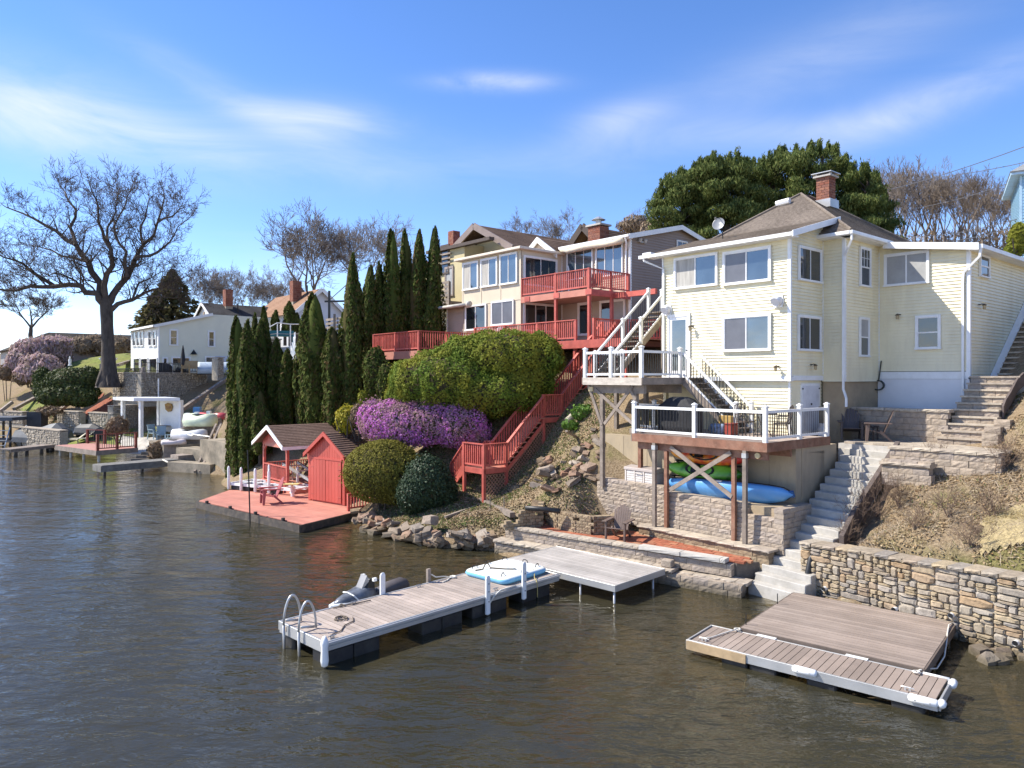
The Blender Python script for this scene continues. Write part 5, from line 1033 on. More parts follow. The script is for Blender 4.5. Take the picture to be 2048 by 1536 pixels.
ao = MB(BM).tube([(-12.2,-.5,10.12),(-8.9,-.5,10.14)], .09, 8); ao.tube([(-8.9,-.5,10.14),(-8.7,-.5,10.14)], .17, 10); ao.build('rolled_awning', mat('awning_grey', (.50,.47,.42), .7, .15, 4), bh, smooth=True)
bp3 = lambda *p: [BM @ Vector(q) for q in p]
shingles('roof', SHB, bh, bp3((SHX-2.4,2.65,13.12),(.25,2.65,13.12),(.25,6.9,14.1),(SHX-2.4,6.9,14.1)), e=.2); shingles('roof', SHB, bh, bp3((.25,11.1,13.12),(SHX-2.4,11.1,13.12),(SHX-2.4,6.9,14.1),(.25,6.9,14.1)), e=.3)
mb = MB(BM)
for b0, b1 in ((2.6, 6.9), (11.15, 6.9)): mb.add([(x, b, rz_(b)+z) for b in (b0, b1) for x, z in ((.25,-.2),(.30,-.2),(.30,.05),(.25,.05))], [(3,2,1,0),(4,5,6,7),(0,1,5,4),(1,2,6,5),(2,3,7,6),(3,0,4,7)])
mb.build('rake_board', WHT, bh)
MB(BM).box(SHX+.2, .3, 2.5, 2.64, 12.98, 13.12).box(SHX+.2, .2, 2.64, 3.0, 12.95, 13.0).build('gutter', WHT, bh, bevel=.02)
ga = Bf.a(1074, 2.3); gzp = Bf.z(1074, 475, 2.3)
shingles('gable_roof', SHB, bh, bp3((ga-1.2,9,gzp-.85),(ga-1.2,2.4,gzp-.85),(ga,2.4,gzp),(ga,9,gzp)), e=.22); shingles('gable_roof', SHB, bh, bp3((ga+1.5,2.4,gzp-1),(ga+1.5,9,gzp-1),(ga,9,gzp),(ga,2.4,gzp)), e=.22)
mb = MB(BM)
for x1_, z1_ in ((ga-1.25, gzp-.9), (ga+1.55, gzp-1.05)): mb.add([(x, y, z+dz) for x, z in ((x1_, z1_), (ga, gzp)) for y, dz in ((2.28,-.28),(2.38,-.28),(2.38,.03),(2.28,.03))], [(3,2,1,0),(4,5,6,7),(0,1,5,4),(1,2,6,5),(2,3,7,6),(3,0,4,7)])
mb.build('gable_trim', WHT, bh); MB(BM).extr([(ga-1,gzp-.95),(ga+1.3,gzp-1),(ga,gzp-.15)], 2.5, 2.6).build('gable_wall', TAN, bh)
aw = MB(BM).tube([(Bf.a(1125,2.7),2.62,Bf.z(1125,497,2.7)-.05)]+[(Bf.a(1125,2.7)+(Bf.a(1250,2.7)-Bf.a(1125,2.7))*t/8, 2.6+.01*math.sin(t*2), Bf.z(1190,492,2.7)-.03*math.sin(t*1.3)) for t in range(1, 9)], .15, 10); aw.build('rolled_awning', mat('cream_canvas', (.68,.60,.46), .8, .12, 5, .4, 20), bh, smooth=True)
MB(BM).tube([(.05,2.55,13.0),(.0,2.7,12.7),(-.22,2.93,12.4),(-.22,2.93,DU)], .05, 6).tube([(SHX+.55,2.93,12.1),(SHX+.6,2.93,11.9),(SHX+.6,2.93,DU)], .04, 6).build('downspout', WHT, bh)
fl = BS @ T(3.5, -.0, Bf.bz(1310, 490, 0)); t = thing('flood_light', 'twin flood light high on the shaded side wall of the beige house', 'light', fl)
for x in (.1, .5): MB(fl).lathe([(.05,-.05),(.11,.12),(.1,.14),(.0,.1)], (x,-.15,0), 8).build('lamp_head', ALU, t)
MB(fl).box(0, .6, -.1, 0, -.03, .05).build('bracket', ALU, t)
bws(1352, 1373, 480, 496, .02, fr=.05, gl=GLSD)
MB(BM).box(.0, .02, 3.2, 10.6, 5.2, 5.8).build('base_wall', CONCT, bh)
# upper red balcony
rk = dict(rm=REDP, sp=.135, bw=.045, tw=.14, th=.04, lo=.09, pw=.11)
ub = thing('red_balcony', 'upper red wooden balcony on the beige house', 'balcony', BM @ T(-2.5, 1.5, DU))
boards(ub, BM, SHX, -.02, .03, 2.95, DU, .14, .04, REDF, along='x')
MB(BM).box(SHX-.02, .0, -.02, .03, DU-.32, DU-.005).build('front_fascia', REDF, ub); MB(BM).box(.0, .05, -.02, 2.97, DU-.32, DU-.005).build('side_fascia', REDP, ub)
MB(BM).box(SHX, -.02, .05, 2.95, DU-.22, DU-.17).build('soffit', mat('pink_soffit', (.42,.27,.21), .7, .08, 1), ub)
for i in range(3): MB(BM).box(-4.6+i*2.2, -4.2+i*2.2, -.05, -.022, DU-.28, DU-.03).build('joist_end', REDP, ub)
rail(ub, BM, (SHX, .05, DU), (-.05, .05, DU), .98, post=(0,), **rk); rail(ub, BM, (-.05, .05, DU), (-.05, 2.9, DU), .98, post=(.55, 1), **rk)
for a in (Bf.a(1113, .1), -.05): pc('post', REDP, ub, BM, (a, .06, (DU+1.0+DZ)/2), (.13, .13, DU+1.0-DZ))
pc('post', REDP, ub, BM, (.0, 1.6, (DU+DZ)/2), (.14, .14, DU-DZ)); 
MB(BM).box(.05, 2.6, 1.7, 1.85, DU-.35, DU-.1).build('cross_beam', REDP, ub)
def deckset(m, lab, kind):
    t = thing(kind, lab, 'chair', m, 'dark chairs on the red decks')
    MB(m).box(-.25,.25,-.25,.25,.38,.44).build('seat', IRON, t); MB(m).box(-.25,.25,.22,.27,.5,1.0).build('backrest', IRON, t)
    for x in (-.22,.22):
        for y in (-.22,.22): pc('leg', IRON, t, m, (x, y, .19), (.035, .035, .38))
deckset(BM @ T(-1.0, 1.6, DU) @ RZ(40), 'dark chair standing near the outer corner of the upper red balcony', 'patio_chair'); deckset(BM @ T(-2.4, 1.9, DU) @ RZ(-20), 'dark chair by the balcony windows under the rolled awning', 'patio_chair')
deckset(BM @ T(.9, 2.2, DZ) @ RZ(30), 'dark chair on the lower red deck behind the head of the red stairs', 'patio_chair'); deckset(BM @ T(1.9, 2.4, DZ) @ RZ(-40), 'dark chair in the far right corner of the lower red deck', 'patio_chair')
# lower red deck
lr = thing('red_deck', 'lower red wooden deck running along the front of the beige house', 'deck', BM @ T(-5, 0, DZ))
boards(lr, BM, -11.5, 3.2, -.95, 2.98, DZ, .15, .04, REDF, along='x')
MB(BM).box(-11.5, .05, -1.0, -.95, DZ-.38, DZ-.005).box(.05, 3.2, -1.0, -.95, DZ-.38, DZ-.005).build('front_fascia', REDP, lr)
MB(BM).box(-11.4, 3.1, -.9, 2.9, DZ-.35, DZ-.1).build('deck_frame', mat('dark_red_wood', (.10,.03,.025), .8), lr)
rail(lr, BM, (Bf.a(950,-.9), -.9, DZ), (Bf.a(1075,-.9), -.9, DZ), .98, post=(0, .5, 1), **rk); rail(lr, BM, (Bf.a(1075,-.9), -.9, DZ), (.0, -.9, DZ), .98, post=(.5, 1), **rk)
rail(lr, BM, (1.15, -.9, DZ), (1.15, .6, DZ), .98, post=(0,), **rk); rail(lr, BM, (1.2, .6, DZ), (3.1, 2.9, DZ), .98, post=(0, 1), **rk)
for a in (-9, -6, -3, -.1, 1.2, 3.0): pc('post', REDP, lr, BM, (a, -.85, 6.4), (.13, .13, 2.4))
t = tag(MB(BM @ T(Bf.a(1006,-.2)+.0, -.35, DZ)).lathe([(.33,0),(.36,.1),(.36,.55),(.30,.8),(.12,.98),(.0,1.02)], n=14).build('covered_ornament', mat('white_cover', (.7,.7,.73), .7, .06, 4), smooth=True), 'white covered urn-shaped object standing on the lower red deck before the window', 'urn')
# left red balcony
wl = thing('red_deck', 'small red balcony deck jutting out between the dark conifers and the clipped hedge', 'deck', BM @ T(-10, -3, 7.4)); LW = 7.42
boards(wl, BM, -12.9, -8.25, -4.2, -.5, LW, .15, .04, REDF, along='x'); MB(BM).box(-12.95, -8.2, -4.26, -4.2, LW-.42, LW-.005).build('front_fascia', REDF, wl); MB(BM).box(-8.2, -8.14, -4.26, -.5, LW-.42, LW-.005).build('side_fascia', REDP, wl)
rk2 = dict(rk); rk2['sp'] = .15
rail(wl, BM, (-12.9, -4.2, LW), (-8.25, -4.2, LW), 1.05, post=(0, .5, 1), **rk2); rail(wl, BM, (-8.25, -4.2, LW), (-8.25, -.6, LW), 1.05, post=(.5, 1), **rk2); rail(wl, BM, (-12.9, -4.2, LW), (-12.9, -.6, LW), 1.05, post=(1,), **rk2)
for a, b in ((-12.6,-3.6),(-10.5,-3.6),(-8.5,-3.6)): pbar('brace', REDP, wl, BM, (a, b-.4, LW-.45), (a, b+1.6, LW-2.2), .1, .1)
for a in (-12.7,-8.4): pc('post', REDP, wl, BM, (a, -2, 5.5), (.13, .13, 3.6))
# red stairs down the bank
LAND = (-1.12, 29.5); LF = Matrix.Translation((LAND[0], LAND[1], 0)) @ Matrix.Rotation(math.atan2(-.76, .65), 4, 'Z')
rs_ = thing('red_stairs', 'long flight of red wooden stairs with landings and lattice skirts going down the bank', 'stairs', LF @ T(0, 2, 1.1))
Z1, Z2 = 2.33, 4.27; f1, f2, f3, f4 = 1.16, 3.25, 4.3, 8.0; wd = .97
sk2 = dict(rk); sk2.update(sp=.14)
def lattice(m, poly_top, x0, x1, zb, name='lattice'):
    """crossed slats on y = 0 between zb(x) and poly_top(x)"""
    mb = MB(m); g = .17; n = int((x1-x0+3)/g)
    for s in (1, -1):
        for i in range(-n, 2*n):
            xs = x0+i*g; seg = []
            pts = [(xs+s*k*.05, -1+k*.05) for k in range(0, 160)]
            pts = [(x, z+zb(x0)) for x, z in pts]; ins = [(x, z) for x, z in pts if x0 <= x <= x1 and zb(x) <= z <= poly_top(x)]
            if len(ins) > 2: mb.bar((ins[0][0], .004*s, ins[0][1]), (ins[-1][0], .004*s, ins[-1][1]), .008, .034, up=(0,1,0)) if False else mb.bar((ins[0][0], .005*s, ins[0][1]), (ins[-1][0], .005*s, ins[-1][1]), .03, .008, up=(0,1,0))
    return mb.build(name, mat('lattice_wood', (.36,.19,.13), .7, .2, 3), rs_, fixn=False, kind='stuff')
def landing(b0, b1, a0, a1, z):
    boards(rs_, LF, a0, a1, b0, b1, z, .14, .04, REDF, along='x'); MB(LF).box(a0-.03, a1+.03, b0-.04, b0, z-.22, z-.005).box(a1, a1+.04, b0, b1, z-.22, z-.005).box(a0-.04, a0, b0, b1, z-.22, z-.005).build('landing_frame', REDP, rs_)
landing(0, f1, -1.34, 0, Z1); landing(f2, f3, -wd, 0, Z2)
stairs(rs_, LF, (0, f1, Z1), (0, f2, Z2), wd, 10, REDF, REDP, sk2, (1, 1), .95, riser=True, post=(1,))
stairs(rs_, LF, (0, f3, Z2), (0, f4, DZ), wd, 17, REDF, REDP, sk2, (1, 1), .95, riser=True, post=(1,))
rail(rs_, LF, (0, 0, Z1), (0, f1, Z1), 1.0, post=(0, 1), **rk); rail(rs_, LF, (-1.34, 0, Z1), (0, 0, Z1), 1.0, post=(0,), **rk); rail(rs_, LF, (-1.34, f1, Z1), (-wd, f1, Z1), 1.0, post=(0, 1), **rk)
rail(rs_, LF, (0, f2, Z2), (0, f3, Z2), 1.0, post=(0, 1), **rk); rail(rs_, LF, (-wd, f2, Z2), (-wd, f3, Z2), 1.0, post=(0, 1), **rk)
stairs(rs_, LF, (-2.35, f1, Z1-.95), (-1.36, f1, Z1), 1.1, 5, REDF, REDP, sk2, (1, 0), .95, post=(0,)) if False else stairs(rs_, LF, (-2.3, .02, Z1-.95), (-1.36, .02, Z1), 1.1, 5, REDF, REDP, sk2, (1, 1), .95, post=(0,))
for a, b, z0, z1 in ((-.02,.0,.7,Z1),(-1.32,.0,.7,Z1),(0,f1,.9,Z1),(-1.3,f1,.9,Z1),(0,f2,2.0,Z2),(-wd,f2,2.2,Z2),(0,f3,2.9,Z2),(0,6.0,3.8,5.9),(0,f4-.1,5.0,DZ),(-2.25,.02,.7,1.5),(-2.25,1.1,.7,1.5)): pc('post', REDP, rs_, LF, (a, b, (z0+z1)/2), (.12, .12, z1-z0))
LSD = LF @ T(.03, 0) @ RZ(90)
gl_ = lambda b: H1(*(LF @ Vector((0, b, 0))).xy)-.1
lattice(LSD, lambda x: Z1-.22, .05, f1-.05, gl_); lattice(LSD, lambda x: Z1-.25+(x-f1)*(Z2-Z1)/(f2-f1), f1, f2, gl_); lattice(LSD, lambda x: Z2-.22, f2, f3, gl_); lattice(LSD, lambda x: Z2-.25+(x-f3)*(DZ-Z2)/(f4-f3), f3, f4, gl_)
# dark retaining logs under the hedge and timber edging
for k, (p0, p1) in enumerate(((G(962,1000,1.0), G(1025,1030,.95)), (G(1062,968,1.9), G(1108,980,1.75)))): tag(MB().bar(p0, p1, .2, .18).build('timber_edging', GREYW), ['grey timber log edging the bank below the red landing', 'grey plank lying on the bank left of the block wall'][k], 'timber')
for px in (1008, 980): q = G(px, 1022, .95); tag(MB().tube([q, q+Vector((0,0,.55))], .018, 6).build('stake', GREYW), 'thin stake holding the timber edging below the red landing', 'stake', 'stakes of the timber edging')
tag(MB().tube([G(1050,1016,1.55), G(1085,1018,1.52), G(1120,1022,1.5)], .085, 10).build('black_pipe', DKP, smooth=True), 'length of black pipe lying across the small block planter', 'pipe')
q0, q1 = G(1100,880,3.6), None
tag(MB().tube([P(1134,843,31), P(1151,827,31.2)], .15, 12).build('log', mat('log_wood', (.42,.36,.29), .9, .2, 6)), 'short pale cut log lying on the bank under the upper flight of red stairs', 'log')
# ---------------------------------------------------------------- red lakeside platform, shed, gazebo, boat float
pA, pB, pC, pD = G(600,1050,.3), G(742,1016,.3), G(470,976,.3), G(394,1003,.3)
PLF = Matrix.Translation((pA.x, pA.y, 0)) @ Matrix.Rotation(math.atan2((pA-pD).y, (pA-pD).x), 4, 'Z')
rpf = thing('red_platform', 'broad faded red wooden platform at the waterline under the red shed', 'dock', PLF)
loc = [PLF.inverted() @ p for p in (pD, pA, pB, G(700,980,.3), pC)]
ymax = max(p.y for p in loc); n = int(ymax/.16)
for i in range(n):
    y0, y1 = ymax*i/n, ymax*(i+1)/n-.006; xs = []
    for yy in (y0, y1):
        r = []
        for a, b in zip(loc, loc[1:]+loc[:1]):
            if min(a.y, b.y) <= yy <= max(a.y, b.y) and abs(a.y-b.y) > 1e-6: r.append(a.x+(b.x-a.x)*(yy-a.y)/(b.y-a.y))
        xs.append((min(r), max(r)) if len(r) > 1 else None)
    if xs[0] and xs[1]: MB(PLF).add([(xs[0][0],y0,.26),(xs[0][1],y0,.26),(xs[1][1],y1,.26),(xs[1][0],y1,.26),(xs[0][0],y0,.3),(xs[0][1],y0,.3),(xs[1][1],y1,.3),(xs[1][0],y1,.3)], [(0,3,2,1),(4,5,6,7),(0,1,5,4),(1,2,6,5),(2,3,7,6),(3,0,4,7)]).build('board', REDF, rpf, fixn=False)
WETW = mat('wet_dark_wood', (.05,.04,.035), .6, .4, 4, dirt=(.2,.15,.1), dscale=3, damt=.5)
MB().bar(pD+Vector((0,0,-.16)), pA+Vector((0,0,-.16)), .07, .3).bar(pA+Vector((0,0,-.16)), pB+Vector((0,0,-.16)), .07, .3).build('edge_beam', WETW, rpf)
r0_ = PLF.inverted() @ G(697,1022,.3); r1_ = PLF.inverted() @ pB
rail(rpf, PLF, (r0_.x, r0_.y, .3), (r1_.x, r1_.y, .3), .75, post=(0, 1), **rk)
for k in range(4): q = pA.lerp(pD, .15+.25*k); MB().tube([q+Vector((0,.12,-1.2)), q+Vector((0,.12,.1))], .08, 8).build('pile', WETW, rpf)
pole = G(501, 1046, 0); pt_ = tag(MB().tube([pole+Vector((0,0,-.6)), pole+Vector((-.06,0,1.5)), pole+Vector((-.12,0,3.0))], .03, 8).build('pole', BLK), 'thin black steel pole standing at the front edge of the red platform', 'pole')
# shed
sA, sB = G(690,1012,.3), G(617,1000,.3); wS = (sA-sB).length; SF = Matrix.Translation((sB.x, sB.y, .3)) @ Matrix.Rotation(math.atan2((sA-sB).y, (sA-sB).x), 4, 'Z')
sh = thing('red_shed', 'small red board-and-batten shed with double doors and a brown shingle roof', 'shed', SF); hw, ha_, dS = 2.32, 3.15, 2.7
MB(SF).extr([(.02,0),(wS-.02,0),(wS-.02,hw),(wS/2,ha_-.05),(.02,hw)], .02, dS, 1).build('wall', SHEDR, sh)
for i in range(15):
    x = (i+.5)*wS/15; zt_s = hw+(ha_-hw)*(1-abs(x-wS/2)/(wS/2))-.06; zb_s = 2.0 if .22 < x < wS-.22 else 0.02
    pc('board', SHEDR, sh, SF, (x, 0, (zt_s+zb_s)/2), (wS/15-.012, .03, zt_s-zb_s))
for i in range(16): pc('board', SHEDR, sh, SF, (wS, (i+.5)*dS/16, hw/2), (.03, dS/16-.012, hw-.05))
for s in (0, 1):
    x0 = .22 if s == 0 else wS/2+.005; x1 = wS/2-.005 if s == 0 else wS-.22
    d = MB(SF).box(x0, x1, -.03, -.016, .08, 1.95).build('door', SHEDR, sh); nb = 5
    for i in range(nb): pc('board', SHEDR, d, SF, (x0+(i+.5)*(x1-x0)/nb, -.04+(.03 if s else 0)*.3, 1.015), ((x1-x0)/nb-.012, .022, 1.87))
    for z in (.35, 1.6): pc('hinge', REDP, d, SF, (x0+.12 if s == 0 else x1-.12, -.055, z), (.24, .012, .03))
MB(SF).box(.18, wS-.16, -.06, -.018, 1.96, 2.05).build('door_header', SHEDR, sh)
for s in (-1, 1):
    MB(SF).add([(wS/2+s*k*(wS/2+.16), y, z) for y in (-.2,-.14) for k, z in ((0,ha_+.10),(1,hw-.12),(1,hw-.30),(0,ha_-.10))], [(0,1,2,3),(7,6,5,4),(0,4,5,1),(1,5,6,2),(2,6,7,3),(3,7,4,0)]).build('barge_board', SHEDR, sh)
MB(SF).box(wS+.02, wS+.06, -.14, dS, hw-.22, hw-.06).build('eave_board', SHEDR, sh)
sp3 = lambda m, *p: [m @ Vector(q) for q in p]
shingles('roof', SHR, sh, sp3(SF,(wS+.2,-.14,hw-.13),(wS+.2,dS+.15,hw-.13),(wS/2,dS+.15,ha_+.06),(wS/2,-.14,ha_+.06)), e=.14, lift=.03); shingles('roof', SHR, sh, sp3(SF,(-.2,dS+.15,hw-.13),(-.2,-.14,hw-.13),(wS/2,-.14,ha_+.06),(wS/2,dS+.15,ha_+.06)), e=.14, lift=.03)
# gazebo
GZ = Matrix.Translation((-11.2, 36.5, 0)) @ Matrix.Rotation(math.atan2(-.76, .65), 4, 'Z'); gz = thing('red_gazebo', 'red open-sided gazebo with a white-trimmed shingle roof behind the boat float', 'gazebo', GZ @ T(-1.4, 1.2, .3)); gw, gd = 2.9, 2.6
boards(gz, GZ, -gw-.1, .1, -.1, gd, .68, .14, .04, REDF, along='x'); MB(GZ).box(-gw-.12, .12, -.14, -.1, .3, .675).box(.1, .14, -.14, gd, .3, .675).build('floor_frame', REDP, gz)
for x in (-gw, -.0):
    for y in (0, gd-.1): pc('post', REDP, gz, GZ, (x, y+.05, 1.65), (.13, .13, 2.0))
for s, x in ((1, -gw), (-1, 0)): pbar('knee_brace', REDP, gz, GZ, (x, .05, 2.2), (x+s*.32, .05, 2.52), .09, .09)
MB(GZ).box(-gw-.1, .1, .0, .1, 2.5, 2.75).box(.0, .1, .1, gd, 2.5, 2.75).box(-gw-.1, -gw, .1, gd, 2.5, 2.75).build('beam', REDP, gz)
MB(GZ).extr([(-gw-.1,2.75),(.1,2.75),(-gw/2,3.42)], .02, .08).build('gable', REDP, gz)
for i in range(14):
    x = -gw+.1+i*.2; zt_g = 2.75+.66*(1-abs(x+gw/2)/(gw/2+.1)); pc('gable_board', REDP, gz, GZ, (x, .005, (2.62+zt_g)/2), (.185, .02, zt_g-2.62))
MB(GZ).extr([(-gw+.2,2.45),(-.15,2.45),(-gw/2,2.72)], -.03, -.008).build('arch_board', REDF, gz)
rail(gz, GZ, (-gw, .05, .68), (0, .05, .68), .85, post=None, **{k: v for k, v in rk.items()}); rail(gz, GZ, (-gw, .05, .68), (-gw, gd-.1, .68), .85, post=None, **rk)
for s in (-1, 1): MB(GZ).add([(-gw/2+s*k*(gw/2+.5), y, z) for y in (-.45,-.39) for k, z in ((0,3.58),(1,2.62),(1,2.44),(0,3.38))], [(0,1,2,3),(7,6,5,4),(0,4,5,1),(1,5,6,2),(2,6,7,3),(3,7,4,0)]).build('barge_board', WHT, gz)
MB(GZ).box(.46, .52, -.42, gd+.3, 2.44, 2.6).build('eave_board', WHT, gz)
shingles('roof', SHR, gz, sp3(GZ,(.52,-.4,2.6),(.52,gd+.4,2.6),(-gw/2,gd+.4,3.56),(-gw/2,-.4,3.56)), e=.15); shingles('roof', SHR, gz, sp3(GZ,(-gw-.52,gd+.4,2.6),(-gw-.52,-.4,2.6),(-gw/2,-.4,3.56),(-gw/2,gd+.4,3.56)), e=.15)
MB(GZ).box(.15, .75, -.1, 1.6, .3, .5).build('step', REDF, gz)
rl = thing('boat_rails', 'silver metal launch rails resting inside the red gazebo', 'boat ramp', GZ @ T(.2, 1, .7))
for y in (.5, 1.3): pbar('rail_beam', ALU, rl, GZ, (-1.6, y, 1.55), (1.6, y, 1.0), .09, .12)
for x in (-1, 0, 1): pbar('cross_beam', ALU, rl, GZ, (x, .5, 1.28-.17*x+.02), (x, 1.3, 1.28-.17*x+.02), .06, .06)
for x in (-1.3, 1.3): pc('leg', ALU, rl, GZ, (x, .9, .95), (.06, .06, .55))
# boat float with white guide posts
bF = G(590,993,.3); bL = G(458,979,.3); BF = Matrix.Translation((bL.x, bL.y, 0)) @ Matrix.Rotation(math.atan2((bF-bL).y, (bF-bL).x), 4, 'Z'); Lb = (bF-bL).length
bf = thing('boat_float', 'white-framed drive-on boat float with upright guide posts at the left of the red platform', 'boat lift', BF)
for x in (.05, .75, 2.6): MB(BF).box(x, x+.65, .05, .55, -.1, .52).build('float', DKP, bf, bevel=.04); MB(BF).box(x, x+.65, .95, 1.4, -.1, .52).build('float', DKP, bf, bevel=.04)
for y in (.0, .72, 1.42): pc('side_beam', WHT, bf, BF, (Lb/2, y+.04, .6), (Lb, .08, .14))
for i in range(7): pc('cross_beam', WHT, bf, BF, (.04+i*(Lb-.08)/6, .75, .63), (.08, 1.4, .07))
for i in range(3): pc('float_top', DKP, bf, BF, (.6+i*.9, .38, .56), (.7, .5, .06))
for x, y in ((.05,-.06),(.95,-.06),(1.95,-.06),(2.9,-.06),(1.2,1.54),(2.2,1.54),(3.2,1.54),(4.2,1.54)): MB(BF).tube([(x,y,.32),(x,y,.36),(x,y,1.38),(x,y,1.46),(x,y,1.5)], [.05,.07,.07,.05,.02], 10).build('guide_post', VINYL, bf, smooth=True)
MB(BF).tube([(Lb-.1,-.05,.05),(Lb-.1,-.05,.12),(Lb-.1,-.05,.7),(Lb-.1,-.05,.78),(Lb-.1,-.05,.95)], [.05,.09,.09,.04,.03], 10).build('guide_post', VINYL, bf, smooth=True)
c = G(541, 1009, .3); adirondack(Matrix.Translation((c.x, c.y+.3, .3)) @ RZ(-62), 'maroon adirondack chair on the red platform facing the water', REDC, s=1.2)
ym = G(583, 986, .5); t = thing('side_table', 'small yellow-topped side table between the boat float and the shed', 'table', Matrix.Translation(ym)); MB(Matrix.Translation(ym)).box(-.35,.35,-.25,.25,.4,.44).build('table_top', mat('yellow_top', (.55,.43,.18), .6), t); MB(Matrix.Translation(ym)).lathe([(.1,0),(.04,.1),(.06,.25),(.03,.4)], n=8).build('leg', WHT, t)
tag(MB().tube([pB+Vector((-.7,-.6,.1)), pB+Vector((-.8,-.75,-.1)), pB+Vector((-.6,-.8,-.28)), pB+Vector((-.3,-.75,-.26))], .018, 6).build('hose', mat('grey_hose', (.4,.42,.42), .5), smooth=True), 'pale hose looping off the edge of the red platform into the water', 'hose')
lm = Matrix.Translation(P(805, 905, 31.6)); t = thing('lamp_post', 'black lamp post with two lanterns in front of the purple flowering hedge', 'lamp post', lm)
MB(lm).tube([(0,0,-1),(0,0,1.35)], .035, 8).tube([(-.22,0,1.15),(-.1,0,1.3),(.1,0,1.3),(.22,0,1.15)], .02, 6).build('pole', BLK, t)
for x in (-.22, .22): MB(lm).lathe([(.05,1.12),(.1,1.2),(.12,1.42),(.06,1.5),(.015,1.56)], (x,0,0), 6).build('lantern', mat('lantern_glass', (.30,.31,.30), .2, .2, 6), t); MB(lm).lathe([(.13,1.42),(.07,1.52),(.015,1.6)], (x,0,0), 6).build('lantern_cap', BLK, t)
# jet ski beside the long dock
JM = FD @ T(3.02, Wd+.56, .0) @ RZ(180) @ Matrix.Scale(.8, 4); js = thing('jet_ski', 'black and white jet ski moored behind the long floating dock', 'jet ski', JM)
def jring(x, w, zb, zc, zt_, tw): return [(x, -w*.5, zb), (x, -w, zc), (x, -w*.92, zc+.06), (x, -tw, zt_), (x, tw, zt_), (x, w*.92, zc+.06), (x, w, zc), (x, w*.5, zb)]
MB(JM).loft([jring(-1.35,.5,-.15,.2,.33,.38), jring(-.6,.56,-.2,.22,.36,.4), jring(.3,.56,-.2,.24,.40,.42), jring(.95,.48,-.1,.28,.46,.34), jring(1.4,.28,.05,.34,.48,.18), jring(1.68,.06,.3,.4,.46,.04)]).build('hull', mat('ski_white', (.62,.66,.67), .3), js, smooth=True)
MB(JM).loft([[(x, y*w, z0+z*h) for y, z in ((-1,0),(-.95,.5),(-.6,1),(.6,1),(.95,.5),(1,0))] for x, w, z0, h in ((.15,.36,.36,.35),(.55,.36,.38,.42),(.95,.30,.42,.28),(1.35,.17,.44,.14),(1.55,.05,.45,.03))]).build('hood', mat('ski_grey', (.13,.14,.16), .3, .5, 3), js, smooth=True)
MB(JM).loft([[(x, y*w, z0+z*h) for y, z in ((-1,0),(-1,.7),(-.7,1),(.7,1),(1,.7),(1,0))] for x, w, z0, h in ((-1.25,.22,.33,.32),(-1.15,.26,.33,.42),(-.5,.25,.34,.36),(-.3,.22,.36,.26),(.12,.2,.36,.22))]).build('seat', mat('ski_seat', (.075,.065,.065), .6, .15, 4), js, smooth=True)
MB(JM).loft([[(x, y*w, z0+z*h) for y, z in ((-1,0),(-.7,1),(.7,1),(1,0))] for x, w, z0, h in ((.1,.15,.6,.35),(.3,.2,.66,.36),(.5,.24,.72,.1))]).tube([(.12,-.42,1.0),(.2,-.15,.98),(.2,.15,.98),(.12,.42,1.0)], .025, 6).build('handlebar', BLK, js)
MB(JM).extr([(.32,.9),(.62,.78),(.42,1.16)], -.16, .16).build('windshield', mat('ski_screen', (.30,.29,.28), .25), js)
for s in (-1, 1): MB(JM).box(.18,.3,s*.32-.05,s*.32+.05,.98,1.08).build('mirror', VINYL, js)
MB(JM).tube([(.85,-.33,.5),(1.0,-.3,.66),(1.05,0,.72),(1.0,.3,.66),(.85,.33,.5)], .022, 6).build('hood_trim', VINYL, js)
# ---------------------------------------------------------------- rocks along the shore
def rock_mesh(k):
    key = ('rock', k)
    if key not in SHARED:
        r = random.Random(k+9); bm = bmesh.new(); bmesh.ops.create_cube(bm, size=1.0); bmesh.ops.subdivide_edges(bm, edges=bm.edges[:], cuts=1, use_grid_fill=True)
        for v in bm.verts: l = v.co.length; v.co = v.co*(.72/l*.22+.78)+Vector((r.uniform(-.09,.09), r.uniform(-.09,.09), r.uniform(-.09,.09)))
        me = bpy.data.meshes.new('rock'); bm.to_mesh(me); bm.free(); me.materials.append(ROCK); SHARED[key] = me
    return SHARED[key]
rock_n = 0
def rock(p, s, flat=.6, label='angular brown and grey stone in the rock pile along the waterline', group='rocks of the shoreline pile', tilt=.5, name='rock', cat='rock'):
    m = Matrix.Translation(p) @ Matrix.Rotation(R.uniform(0, 6.28), 4, 'Z') @ Matrix.Rotation(R.uniform(-tilt, tilt), 4, 'X') @ Matrix.Rotation(R.uniform(-tilt, tilt), 4, 'Y') @ Matrix.Diagonal((s*R.uniform(.8,1.3), s*R.uniform(.7,1.0), s*flat*R.uniform(.7,1.2), 1))
    o = shared_obj(name, rock_mesh(R.randrange(8)), None, m); return tag(o, label, cat, group)
for i in range(95):
    t = R.random(); u = R.random()**1.3; px = 705+t*300; base = 1052+42*math.sin(min(1, t*1.35)*1.57); py = base-u*(34-10*t)
    z = .05+.5*u; p = G(px, py, z); rock(p, R.uniform(.24,.62)*(1-.2*u), .42, tilt=.6)
for k, (px, py, z, s, lab) in enumerate(((860,1040,.75,.55,'round grey boulder on top of the waterside rock pile'), (1060,993,1.3,.34,'reddish squarish stone in the loose pile under the red stairs'), (1072,998,1.28,.3,'smaller reddish stone in the loose pile under the red stairs'), (1078,1012,1.25,.36,'lowest reddish stone in the loose pile above the block planter'), (1040,1002,1.2,.35,'ochre stone in the loose pile above the block planter'), (1962,1308,.02,.4,'low flat rock in the water at the foot of the fieldstone wall'))): rock(G(px, py, z), s, .8, lab, None)
